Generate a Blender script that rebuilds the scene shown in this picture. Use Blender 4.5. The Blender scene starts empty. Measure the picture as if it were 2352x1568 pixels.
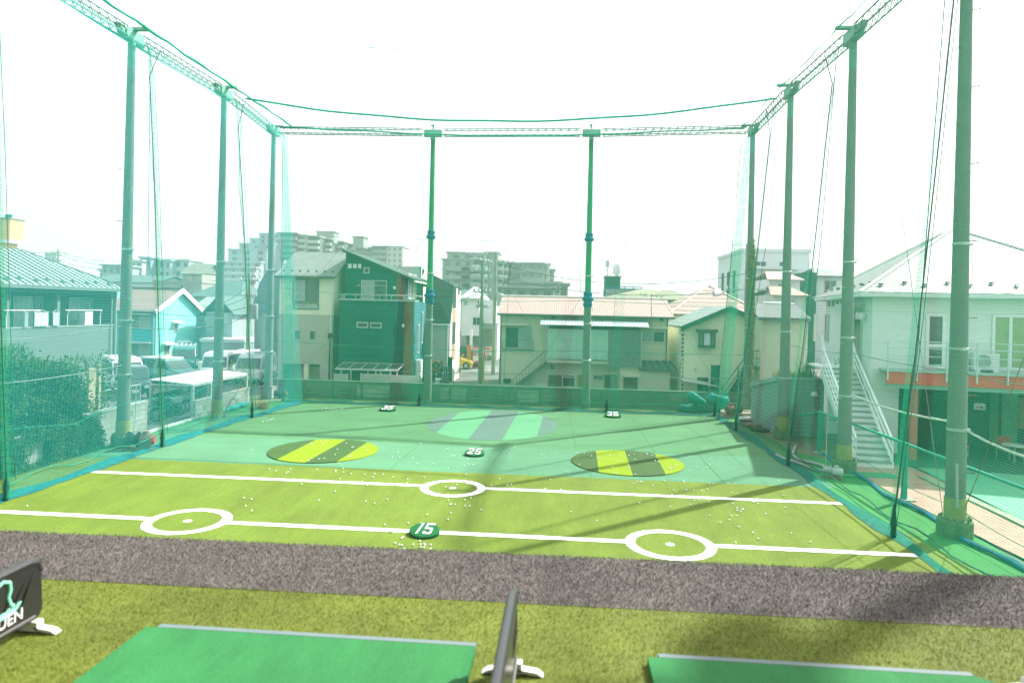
import bpy, bmesh, math, random
from math import radians, sin, cos, pi, tan, atan2, sqrt
from mathutils import Vector, Matrix
S = bpy.context.scene
COL = S.collection
# ------------------------------------------------------------------ camera
# world frame: X across the range, Y down the range, Z up; the lens is on the tee deck
H, F = 5.4, 1568.0
YAW, ROLL = radians(4.34), radians(1.28)
RM = Matrix.Rotation(YAW, 3, 'Z') @ Matrix.Rotation(pi/2, 3, 'X') @ Matrix.Rotation(ROLL, 3, 'Z')
cd = bpy.data.cameras.new('camera'); cam = bpy.data.objects.new('camera', cd); COL.objects.link(cam)
cam.matrix_world = Matrix.Translation((0, 0, H)) @ RM.to_4x4()
cd.sensor_width = 36; cd.lens = 24; cd.shift_y = -0.0327
cd.clip_start = 0.05; cd.clip_end = 3000
cd.dof.use_dof = True; cd.dof.focus_distance = 20; cd.dof.aperture_fstop = 2.0
S.camera = cam
# ------------------------------------------------------------------ light
SUN_EL, SUN_AZ = radians(43.5), atan2(.759, .651)
W = bpy.data.worlds.new('World'); S.world = W; W.use_nodes = True
wn = W.node_tree.nodes; wl = W.node_tree.links
bg = wn['Background']
sky = wn.new('ShaderNodeTexSky'); sky.sky_type = 'NISHITA'; sky.sun_disc = False
sky.sun_elevation = SUN_EL; sky.sun_rotation = SUN_AZ
sky.air_density = 1.0; sky.dust_density = 7.0; sky.ozone_density = 0.6; sky.altitude = 30
hz = wn.new('ShaderNodeMix'); hz.data_type = 'RGBA'; hz.inputs[0].default_value = 0.62
hz.inputs[7].default_value = (9.0, 9.2, 9.6, 1)      # bright even high cloud veiling the blue
wl.new(sky.outputs[0], hz.inputs[6]); wl.new(hz.outputs[2], bg.inputs[0])
bg.inputs[1].default_value = 0.105
sd = bpy.data.lights.new('sun', 'SUN'); sd.energy = 5.0; sd.angle = radians(0.8); sd.color = (1, .97, .925)
so = bpy.data.objects.new('sun', sd); COL.objects.link(so)
so.rotation_euler = Vector((-sin(SUN_AZ)*cos(SUN_EL), -cos(SUN_AZ)*cos(SUN_EL), -sin(SUN_EL))).to_track_quat('-Z', 'Y').to_euler()
V = S.view_settings
V.view_transform = 'Standard'; V.look = 'None'; V.gamma = 1; V.exposure = 1.2; V.use_curve_mapping = False
S.cycles.transparent_max_bounces = 24; S.cycles.max_bounces = 7; S.cycles.diffuse_bounces = 3
S.cycles.glossy_bounces = 3; S.cycles.use_denoising = True
# ------------------------------------------------------------------ helpers
R = random.Random(7)
def ray(px, py): return RM @ Vector(((px-1176)/F, -(py-707)/F, -1))
def P(px, py, x=None, y=None, z=None, pl=None):
    """the point of the place that the photo shows at (px, py) of a 2352 px wide copy, on a given plane"""
    d = ray(px, py); o = Vector((0, 0, H))
    if pl: t = (pl[0]-o).dot(pl[1])/d.dot(pl[1])
    elif x is not None: t = x/d.x
    elif y is not None: t = y/d.y
    else: t = (z-H)/d.z
    return o+d*t
def org(p):
    v = Vector((0, 0, 0))
    while p is not None: v += p.location; p = p.parent
    return v
class MB:
    def __init__(s): s.v = []; s.f = []; s.m = []
    def add(s, vs, fs, mi=0):
        n = len(s.v); s.v += [tuple(p) for p in vs]; s.f += [tuple(i+n for i in f) for f in fs]; s.m += [mi]*len(fs); return s
    def box(s, a, b, mi=0):
        x0, y0, z0 = a; x1, y1, z1 = b
        return s.add([(x0,y0,z0),(x1,y0,z0),(x1,y1,z0),(x0,y1,z0),(x0,y0,z1),(x1,y0,z1),(x1,y1,z1),(x0,y1,z1)],
                     [(0,3,2,1),(4,5,6,7),(0,1,5,4),(1,2,6,5),(2,3,7,6),(3,0,4,7)], mi)
    def prism(s, poly, vec, mi=0):
        n = len(poly); vec = Vector(vec); A = [Vector(p) for p in poly]; B = [p+vec for p in A]
        return s.add(A+B, [tuple(range(n-1, -1, -1)), tuple(range(n, 2*n))]+[(i, (i+1) % n, n+(i+1) % n, n+i) for i in range(n)], mi)
    def bar(s, p, q, w, h=None, mi=0):
        p, q = Vector(p), Vector(q); d = (q-p).normalized(); h = h or w
        a = d.cross(Vector((0, 0, 1)));
        if a.length < 1e-4: a = Vector((1, 0, 0))
        a.normalize(); b = a.cross(d)
        return s.prism([p+a*w/2+b*h/2, p-a*w/2+b*h/2, p-a*w/2-b*h/2, p+a*w/2-b*h/2], q-p, mi)
    def tube(s, pts, r, n=6, mi=0, cap=True):
        pts = [Vector(p) for p in pts]; N = len(pts); vs = []
        rs = r if isinstance(r, (list, tuple)) else [r]*N
        up = None
        for i, p in enumerate(pts):
            d = (pts[min(i+1, N-1)]-pts[max(i-1, 0)]).normalized()
            if up is None: up = Vector((0, 0, 1)) if abs(d.z) < .9 else Vector((1, 0, 0))
            a = (up-d*up.dot(d)).normalized(); b = d.cross(a); up = a
            vs += [p+(a*cos(2*pi*k/n)+b*sin(2*pi*k/n))*rs[i] for k in range(n)]
        fs = [(i*n+k, i*n+(k+1) % n, (i+1)*n+(k+1) % n, (i+1)*n+k) for i in range(N-1) for k in range(n)]
        if cap: fs += [tuple(range(n-1, -1, -1)), tuple(range((N-1)*n, N*n))]
        return s.add(vs, fs, mi)
    def cyl(s, p, q, r, r2=None, n=16, mi=0): return s.tube([p, q], [r, r if r2 is None else r2], n, mi)
    def lathe(s, c, prof, n=24, mi=0):
        c = Vector(c); vs = [c+Vector((r*cos(2*pi*k/n), r*sin(2*pi*k/n), z)) for r, z in prof for k in range(n)]; m = len(prof)
        fs = [(i*n+k, i*n+(k+1) % n, (i+1)*n+(k+1) % n, (i+1)*n+k) for i in range(m-1) for k in range(n)]
        fs += [tuple(range(n-1, -1, -1)), tuple(range((m-1)*n, m*n))]
        return s.add(vs, fs, mi)
    def ball(s, c, r, n=10, m=6, sc=(1, 1, 1), mi=0):
        c = Vector(c); vs = [c+Vector((0, 0, r*sc[2]))]
        for i in range(1, m):
            t = pi*i/m; vs += [c+Vector((r*sc[0]*sin(t)*cos(2*pi*k/n), r*sc[1]*sin(t)*sin(2*pi*k/n), r*sc[2]*cos(t))) for k in range(n)]
        vs.append(c-Vector((0, 0, r*sc[2]))); L = len(vs)-1
        fs = [(0, 1+k, 1+(k+1) % n) for k in range(n)]
        fs += [(1+i*n+k, 1+(i+1)*n+k, 1+(i+1)*n+(k+1) % n, 1+i*n+(k+1) % n) for i in range(m-2) for k in range(n)]
        fs += [(L, 1+(m-2)*n+(k+1) % n, 1+(m-2)*n+k) for k in range(n)]
        return s.add(vs, fs, mi)
    def build(s, name, mats, parent=None, smooth=False, fix=True):
        me = bpy.data.meshes.new(name); o = org(parent)
        me.from_pydata([(x-o.x, y-o.y, z-o.z) for x, y, z in s.v], [], s.f)
        mats = mats if isinstance(mats, (list, tuple)) else [mats]
        for m in mats: me.materials.append(m)
        if len(mats) > 1: me.polygons.foreach_set('material_index', s.m)
        if fix and len(s.f) < 20000:
            b = bmesh.new(); b.from_mesh(me); bmesh.ops.recalc_face_normals(b, faces=b.faces); b.to_mesh(me); b.free()
        if smooth:
            me.polygons.foreach_set('use_smooth', [True]*len(me.polygons))
            if smooth != 2: me.set_sharp_from_angle(angle=radians(35))
        ob = bpy.data.objects.new(name, me); COL.objects.link(ob)
        if parent is not None: ob.parent = parent
        return ob
def tag(o, label, cat, group=None):
    o['label'] = label; o['category'] = cat
    if group: o['group'] = group
    return o
def thing(name, label, cat, loc=(0, 0, 0), group=None):
    o = bpy.data.objects.new(name, None); COL.objects.link(o); o.empty_display_size = .2
    o.location = loc; return tag(o, label, cat, group)
def kind(o, k): o['kind'] = k; return o
def bev(o, w, seg=2):
    m = o.modifiers.new('bevel', 'BEVEL'); m.width = w; m.segments = seg; m.limit_method = 'ANGLE'; m.angle_limit = radians(40); return o
def copy_tree(o, loc, rz=None, label=None, parent=None):
    c = o.copy(); COL.objects.link(c)
    if parent is not None: c.parent = parent
    else:
        c.location = loc
        if rz is not None: c.rotation_euler.z = rz
        if label: c['label'] = label
    for ch in list(o.children): copy_tree(ch, None, parent=c)
    return c
# ------------------------------------------------------------------ materials
MC = {}
def mat(name, col, rough=.85, var=.1, sc=1.5, bump=0., bsc=20., metal=0., spec=.35, pat=None, trans=0., coat=0., obj=True, fine=.0, fsc=60., streak=None):
    if name in MC: return MC[name]
    m = bpy.data.materials.new(name); m.use_nodes = True; MC[name] = m
    nt = m.node_tree; N = nt.nodes.new; L = nt.links.new; b = nt.nodes['Principled BSDF']
    tc = N('ShaderNodeTexCoord'); vec = tc.outputs['Object']
    col = tuple(col)+(1,)
    def mul(sock, other, f):
        x = N('ShaderNodeMix'); x.data_type = 'RGBA'; x.blend_type = 'MIX'
        L(sock, x.inputs[6]) if not isinstance(sock, tuple) else setattr(x.inputs[6], 'default_value', sock)
        x.inputs[7].default_value = other
        L(f, x.inputs[0]) if not isinstance(f, float) else setattr(x.inputs[0], 'default_value', f)
        return x.outputs[2]
    def mr(s, a, bb, c, d):
        x = N('ShaderNodeMapRange'); L(s, x.inputs[0])
        for i, q in enumerate((a, bb, c, d)): x.inputs[1+i].default_value = q
        return x.outputs[0]
    def hsv(c, val):
        x = N('ShaderNodeHueSaturation'); L(val, x.inputs['Value'])
        L(c, x.inputs['Color']) if not isinstance(c, tuple) else setattr(x.inputs['Color'], 'default_value', c)
        return x.outputs[0]
    c = col; hsock = None
    if var:
        n = N('ShaderNodeTexNoise'); n.inputs['Scale'].default_value = sc; n.inputs['Detail'].default_value = 6; n.inputs['Roughness'].default_value = .65
        L(vec, n.inputs['Vector']); c = hsv(c, mr(n.outputs[0], .3, .7, 1-var, 1+var))
    if fine:
        n = N('ShaderNodeTexNoise'); n.inputs['Scale'].default_value = fsc; n.inputs['Detail'].default_value = 3
        L(vec, n.inputs['Vector']); c = hsv(c, mr(n.outputs[0], .3, .7, 1-fine, 1+fine))
    if streak:                                           # brushed or laid pile: long soft streaks
        mp = N('ShaderNodeMapping'); mp.inputs['Scale'].default_value = streak[0]; L(vec, mp.inputs['Vector'])
        n = N('ShaderNodeTexNoise'); n.inputs['Scale'].default_value = 1; n.inputs['Detail'].default_value = 5; n.inputs['Roughness'].default_value = .7
        L(mp.outputs[0], n.inputs['Vector']); c = hsv(c, mr(n.outputs[0], .35, .65, 1-streak[1], 1+streak[1]))
    if pat:
        sx = N('ShaderNodeSeparateXYZ'); L(vec, sx.inputs[0])
        def m2(op, a, bb):
            x = N('ShaderNodeMath'); x.operation = op
            for i, q in enumerate((a, bb)):
                L(q, x.inputs[i]) if not isinstance(q, (int, float)) else setattr(x.inputs[i], 'default_value', q)
            return x.outputs[0]
        def axis(a):
            if a == 'xy': return m2('ADD', sx.outputs[0], sx.outputs[1])
            if a == 'x-y': return m2('SUBTRACT', sx.outputs[0], sx.outputs[1])
            return sx.outputs['xyz'.index(a)]
        if pat[0] == 'brick':
            cb = N('ShaderNodeCombineXYZ'); L(axis(pat[4] if len(pat) > 4 else 'xy'), cb.inputs[0]); L(sx.outputs[2], cb.inputs[1])
            br = N('ShaderNodeTexBrick'); L(cb.outputs[0], br.inputs['Vector']); br.inputs['Scale'].default_value = 1
            br.inputs['Brick Width'].default_value = pat[1]; br.inputs['Row Height'].default_value = pat[2]; br.inputs['Mortar Size'].default_value = pat[5] if len(pat) > 5 else .012
            br.inputs['Color1'].default_value = (1, 1, 1, 1); br.inputs['Color2'].default_value = (.86, .86, .86, 1)
            c = hsv(c, br.outputs['Color']); c = mul(c, tuple(pat[3])+(1,), br.outputs['Fac'])
            hsock = m2('SUBTRACT', 1., br.outputs['Fac'])
        else:                                            # lines: list of (axis, pitch, width fraction, colour)
            for (ax, pitch, wd, lc) in pat[1:]:
                fr = m2('FRACT', m2('MULTIPLY', axis(ax), 1./pitch), 0); k = m2('LESS_THAN', fr, wd)
                c = mul(c, tuple(lc)+(1,), k)
                h1 = m2('SUBTRACT', 1., k); hsock = h1 if hsock is None else m2('MULTIPLY', hsock, h1)
    if isinstance(c, tuple): b.inputs['Base Color'].default_value = c
    else: L(c, b.inputs['Base Color'])
    b.inputs['Roughness'].default_value = rough; b.inputs['Metallic'].default_value = metal
    b.inputs['Specular IOR Level'].default_value = spec; b.inputs['Coat Weight'].default_value = coat
    nrm = None
    if bump:
        n = N('ShaderNodeTexNoise'); n.inputs['Scale'].default_value = bsc; n.inputs['Detail'].default_value = 4; L(vec, n.inputs['Vector'])
        bp = N('ShaderNodeBump'); bp.inputs['Strength'].default_value = min(1, bump*6); bp.inputs['Distance'].default_value = bump
        L(n.outputs[0], bp.inputs['Height']); nrm = bp.outputs[0]
    if hsock is not None:
        bp = N('ShaderNodeBump'); bp.inputs['Strength'].default_value = .6; bp.inputs['Distance'].default_value = .015
        L(hsock, bp.inputs['Height']);
        if nrm: L(nrm, bp.inputs['Normal'])
        nrm = bp.outputs[0]
    if nrm: L(nrm, b.inputs['Normal'])
    if trans:
        t = N('ShaderNodeBsdfTranslucent'); mx = N('ShaderNodeMixShader'); mx.inputs[0].default_value = trans
        if isinstance(c, tuple): t.inputs[0].default_value = c
        else: L(c, t.inputs[0])
        L(b.outputs[0], mx.inputs[1]); L(t.outputs[0], mx.inputs[2]); L(mx.outputs[0], nt.nodes['Material Output'].inputs[0])
    return m
def s2l(r, g, b): return tuple(((c/255+.055)/1.055)**2.4 if c > 10 else c/255/12.92 for c in (r, g, b))
def glass(name, tint=(.05, .07, .07), rough=.05):
    return mat(name, tint, rough=rough, var=.25, sc=.8, spec=.8)
# ------------------------------------------------------------------ palette
CONC = mat('weathered_concrete', (.27, .275, .255), var=.16, sc=2.2, bump=.004, bsc=25, fine=.06, fsc=40)
POLE = mat('pole_concrete', (.150, .168, .145), var=.14, sc=1.3, fine=.08, fsc=18, bump=.003, bsc=14)
POLEG = mat('net_tinted_pole', (.035, .25, .10), var=.2, sc=1.2, rough=.6)  # green veil of the doubled netting put into the shaft colour
YEL = mat('yellow_base_paint', (.24, .26, .08), var=.2, sc=4, rough=.7)
GSTEEL = mat('grey_green_steel', (.10, .27, .19), rough=.5, var=.15, metal=.0)
GPLATE = mat('green_plate_paint', (.12, .38, .26), rough=.55, var=.2, sc=3)
ROPE = mat('dark_rope', (.025, .10, .07), var=.2)
ROPEG = mat('green_rope', (.01, .20, .12), var=.2)
WIRE = mat('thin_wire', (.16, .17, .16), var=0, rough=.5)
BAND = mat('galvanised_band', (.42, .45, .44), rough=.35, metal=.6, var=.1)
NETL = mat('teal_netting', (.014, .42, .36), var=0, trans=.4)
NETG = mat('green_netting', (.008, .34, .18), var=0, trans=.5)
HEM = mat('blue_green_net_hem', (.008, .19, .185), var=.3, sc=6, trans=.35)
HEMD = mat('dark_green_net_hem', (.01, .16, .10), var=.25, sc=6, trans=.3)
WHITE = mat('white_turf_line', (.80, .81, .80), var=.05, sc=9, fine=.04, fsc=120)
RUST = mat('rusty_brown_steel', (.16, .09, .06), var=.3, sc=8)
BLK = mat('black_steel', (.02, .022, .022), var=.1, rough=.5)
GALV = mat('grey_galvanised', (.33, .35, .35), rough=.45, var=.15)
TURF_OLIVE = mat('olive_artificial_turf', (.108, .164, .021), var=.12, sc=.55, fine=.13, fsc=13, streak=((2.2, .35, 1), .10), bump=.012, bsc=60, spec=.15)
TURF_TEAL = mat('pale_teal_turf', (.078, .205, .110), streak=((.3, 1.6, 1), .06), var=.08, sc=.5, fine=.09, fsc=12, bump=.004, bsc=60, spec=.12)
TURF_TEAL2 = mat('greener_far_turf', (.070, .192, .086), streak=((.3, 1.6, 1), .06), var=.1, sc=.45, fine=.09, fsc=12, bump=.004, bsc=60, spec=.12)
TURF_BASE = mat('bright_green_turf', (.045, .19, .05), var=.1, sc=.7, fine=.08, fsc=40, bump=.004, bsc=60, spec=.12)
MOSS = mat('mossy_verge', (.13, .17, .055), var=.3, sc=1.1, fine=.15, fsc=30)
# ------------------------------------------------------------------ setting: grounds
def sheet(name, poly, z, m, k='structure'):
    mb = MB(); mb.add([(x, y, z) for x, y in poly], [tuple(range(len(poly)))])
    return kind(mb.build(name, m, fix=False), k)
ASPH = mat('asphalt', (.105, .105, .10), var=.2, sc=.5, fine=.1, fsc=20)
sheet('ground', [(-900, -60), (900, -60), (900, 1500), (-900, 1500)], -.03, mat('town_ground', (.10, .105, .10), var=.2, sc=.1))
sheet('field_base_turf', [(-16.7, 1), (10.55, 1), (10.1, 26), (9.3, 27.5), (8.9, 33), (8.9, 36.2), (-16.7, 36.2)], 0, TURF_BASE)
sheet('field_verge', [(-17.5, 36.1), (10.6, 36.1), (10.6, 38.6), (-17.5, 38.6)], -.012, MOSS)
sheet('field_verge', [(8.5, 27), (11.5, 25.6), (11.5, 38.6), (8.5, 38.6)], -.016, mat('trodden_dirt', (.15, .13, .085), var=.35, sc=1.2, fine=.2, fsc=12))
sheet('olive_turf', [(-16.6, 2), (10.3, 2), (8.9, 15.44), (8.13, 22.05), (-16.6, 22.05)], .008, TURF_OLIVE)
sheet('near_teal_turf', [(-16.4, 22.05), (8.6, 22.05), (8.75, 26.4), (-16.4, 26.4)], .004, TURF_TEAL)
sheet('far_teal_turf', [(-16.4, 26.404), (8.75, 26.404), (8.7, 34.6), (7.6, 36.2), (-13.2, 36.2), (-14.4, 34.6), (-16.3, 31)], .006, TURF_TEAL2)
# turf seams: slightly raised joints between the rolls
mb = MB()
for (a, b) in (((-2.4, 22.1), (-2.2, 26.3)), ((-5.6, 22.1), (-5.5, 26.3)), ((1.0, 22.1), (1.1, 26.3)), ((5.2, 22.1), (5.2, 26.3)), ((3.6, 26.5), (3.5, 36)), ((6.6, 26.5), (5.6, 35)), ((.6, 26.5), (.4, 36)), ((-8, 26.5), (-8, 36)), ((-11, 26.5), (-11, 36))):
    mb.bar((a[0], a[1], .008), (b[0], b[1], .008), .02, .006)
kind(mb.build('turf_seam', TURF_BASE), 'structure')
# white lines and rings laid into the turf
def jag(pts, a=.008):
    return [(x+R.uniform(-a, a), y+R.uniform(-a, a)) for x, y in pts]
def line(u0, u1, v, w=.24):
    n = max(2, int((u1-u0)/.12)); mb = MB()
    lo = jag([(u0+(u1-u0)*i/n, v-w/2) for i in range(n+1)]); hi = jag([(u0+(u1-u0)*i/n, v+w/2) for i in range(n+1)])
    mb.add([(x, y, .013) for x, y in lo+hi], [(i, i+1, n+2+i, n+1+i) for i in range(n)])
    return kind(mb.build('field_line', WHITE, fix=False), 'structure')
def ring(u, v, r0, r1, n=90):
    mb = MB(); a = jag([(u+r0*cos(2*pi*i/n), v+r0*sin(2*pi*i/n)) for i in range(n)]); b = jag([(u+r1*cos(2*pi*i/n), v+r1*sin(2*pi*i/n)) for i in range(n)])
    mb.add([(x, y, .013) for x, y in a+b], [(i, (i+1) % n, n+(i+1) % n, n+i) for i in range(n)])
    c = jag([(u+.11*cos(2*pi*i/8), v+.11*sin(2*pi*i/8)) for i in range(8)]); mb.add([(x, y, .013) for x, y in c], [tuple(range(8))])
    return kind(mb.build('field_ring', WHITE, fix=False), 'structure')
V1, V2 = 16.12, 20.25
RINGS = ((-9.07, V1-.03, 1.02), (2.58, V1-.05, 1.04), (-3.17, V2-.12, .97))
for u, v, r in RINGS: ring(u, v, r-.24, r)
line(-18, -9.07-1.0, V1); line(-9.07+1.0, 2.58-1.02, V1); line(2.58+1.02, 8.3, V1)
line(-14.5, -3.17-.95, V2); line(-3.17+.95, 8.05, V2)
# ------------------------------------------------------------------ striped round targets
DSTR = mat('dark_green_stripe', (.040, .095, .026), var=.12, sc=2, fine=.2, fsc=60, bump=.01, bsc=60, spec=.15)
LSTR = mat('lime_stripe', (.165, .255, .008), var=.08, sc=2, fine=.12, fsc=60, bump=.01, bsc=60, spec=.15)
GSTR = mat('grey_stripe', (.066, .150, .108), var=.08, sc=2, fine=.1, fsc=60)
MSTR = mat('mint_stripe', (.070, .26, .118), var=.06, sc=2, fine=.08, fsc=60)
def target(name, label, c, rx, ry, z, cuts, mats, dirx, edge):
    t = thing(name, label, 'target mat', (c[0], c[1], z), 'striped round target mats on the pale turf')
    n = 96
    def inside(lo, hi, zz):                              # slice of the ellipse between two slanted cut lines q = x - dirx*y
        poly = [(c[0]+rx*cos(2*pi*i/n), c[1]+ry*sin(2*pi*i/n)) for i in range(n)]
        for s, k in ((1, lo), (-1, hi)):
            out = []
            for i in range(len(poly)):
                a, b = poly[i], poly[(i+1) % len(poly)]
                qa = s*((a[0]-c[0])-dirx*(a[1]-c[1])-k); qb = s*((b[0]-c[0])-dirx*(b[1]-c[1])-k)
                if qa >= 0: out.append(a)
                if (qa >= 0) != (qb >= 0):
                    f = qa/(qa-qb); out.append((a[0]+(b[0]-a[0])*f, a[1]+(b[1]-a[1])*f))
            poly = out
        return [(x, y, zz) for x, y in poly]
    for i in range(len(cuts)-1):
        mb = MB(); mb.prism(inside(cuts[i], cuts[i+1], z), (0, 0, edge)); mb.build('stripe', mats[i % 2], t)
    return t
target('target_mat', 'round lime and dark green striped target mat left of the 25 marker', (-8.67, 24.5), 1.95, 2.05, .004, (-3, -1.0, .12, 1.1, 3), (DSTR, LSTR), .02, .03)
target('target_mat', 'round lime and dark green striped target mat right of the 25 marker', (2.36, 24.5), 1.97, 2.0, .004, (-3, -1.05, .05, 1.15, 3), (DSTR, LSTR), .02, .03)
target('target_mat', 'large pale mint and grey striped round target at the back of the field', (-3.16, 31.65), 2.98, 4.05, .006, (-4, -2.1, -.55, .85, 2.2, 4), (GSTR, MSTR), .02, .004)
# ------------------------------------------------------------------ number markers
MKG = mat('marker_green_turf', (.012, .115, .035), var=.12, sc=5, fine=.2, fsc=80, bump=.006, bsc=90, spec=.1)
NUMW = mat('white_numeral', (.62, .63, .63), var=.03)
def numeral(txt, size):
    """white block figures as flat raised strips: stroke polygons on a 3 x 5 grid"""
    seg = {'1': [[(.8, 0), (1.45, 0), (2.05, 5), (1.4, 5)]],
           '2': [[(0, 4.3), (0, 5), (2.6, 5), (3, 4.6), (3, 2.75), (2.6, 2.35), (.7, 1.2), (.7, .7), (3, .7), (3, 0), (0, 0), (0, 1.5), (2.25, 2.85), (2.25, 4.3), (.7, 4.3), (.7, 3.65), (0, 3.65)]],
           '3': [[(0, 4.3), (0, 5), (2.6, 5), (3, 4.6), (3, 2.8), (2.7, 2.5), (3, 2.2), (3, .4), (2.6, 0), (.4, 0), (0, .4), (0, 1.3), (.7, 1.3), (.7, .7), (2.25, .7), (2.25, 2.2), (.8, 2.2), (.8, 2.8), (2.25, 2.8), (2.25, 4.3)]],
           '5': [[(3, 4.3), (3, 5), (0, 5), (0, 2.3), (2.25, 2.3), (2.25, .7), (.7, .7), (.7, 1.3), (0, 1.3), (0, .4), (.4, 0), (2.6, 0), (3, .4), (3, 2.5), (2.6, 2.95), (.7, 2.95), (.7, 4.3)]]}
    out = []; x = 0
    for ch in txt:
        for poly in seg[ch]: out.append([((a+x+.10*b)*size*.132, b*size*.2) for a, b in poly])
        x += 4.0 if ch != '1' else 3.2
    w = max(a for p in out for a, b in p)
    return [[(a-w/2, b-size/2) for a, b in p] for p in out]
def marker(u, v, r, txt, label, tilt=.19):
    t = thing('distance_marker', label, 'distance marker', (u, v, .01), 'round green distance markers')
    def top(x, y): return .17*r+tilt*(y+r)*.9
    n = 48; mb = MB(); rings = []
    for rr, h in ((.97, 0), (1.0, .35), (1.0, .75), (.96, .93), (.88, 1.0)):
        rings.append([(u+r*rr*cos(2*pi*i/n), v+r*rr*sin(2*pi*i/n), .01+h*(top(r*rr*cos(2*pi*i/n), r*rr*sin(2*pi*i/n)) - (.012*(i % 2) if .2 < h < .8 else 0)))for i in range(n)])
    vs = [p for g in rings for p in g]
    fs = [(k*n+i, k*n+(i+1) % n, (k+1)*n+(i+1) % n, (k+1)*n+i) for k in range(4) for i in range(n)]+[tuple(range(4*n, 5*n))]
    mb.add(vs, fs); mb.build('pad', MKG, t, smooth=True)
    gap = 0
    for poly in numeral(txt, r*1.4):
        mb = MB(); A = [(u+a, v+b*1.0+.03*r, .01+top(a, b+.03*r)+.006) for a, b in poly]
        mb.prism(A, (0, 0, .008)); mb.build('numeral', NUMW, t)
    # stitched folds on the near rim
    for k in range(9):
        a = radians(200+k*17.5); mb = MB(); p = Vector((u+r*1.004*cos(a), v+r*1.004*sin(a), .03)); mb.bar(p, p+Vector((0, 0, .09*r)), .012, .012); mb.build('seam', HEMD, t)
    return t
marker(-3.17, 15.95, .36, '15', 'round green pad with white number 15 lying on the near white line')
marker(-3.13, 24.75, .36, '25', 'round green pad with white number 25 on the pale turf')
marker(-8.87, 34.4, .42, '35', 'round green pad with white number 35 left of the striped back target')
marker(2.59, 34.85, .42, '35', 'round green pad with white number 35 right of the striped back target')
# ------------------------------------------------------------------ poles
ZT = 14.86
def lean(u, v, z): return (u, v, z)
POLES = [  # u, v, footing style, label
    (-16.15, 17.3, 0, 'grey concrete net pole at the near left, outside the netting'),
    (-16.05, 23.95, 1, 'grey concrete net pole with yellow base and winch beside the hedge'),
    (-15.9, 30.5, 2, 'grey concrete net pole between the bicycle shelter and the field'),
    (-16.5, 37.3, 3, 'grey net pole at the back left corner in front of the cream house'),
    (-7.5, 37.75, 4, 'green topped net pole with blue wraps in front of the dark green house'),
    (1.3, 37.6, 4, 'green topped net pole with blue wraps in front of the pink roofed building'),
    (9.75, 36.9, 5, 'ivy covered net pole at the back right corner'),
    (9.6, 30.4, 1, 'grey concrete net pole with yellow base beside the siding shed'),
    (9.75, 24.35, 1, 'grey concrete net pole with yellow base in front of the white stairs'),
    (9.8, 17.75, 6, 'thick nearest grey concrete net pole at the right by the pink path'),
    (9.8, 10.6, 0, 'grey concrete net pole at the near right beside the tee deck')]
PT = {}
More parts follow.
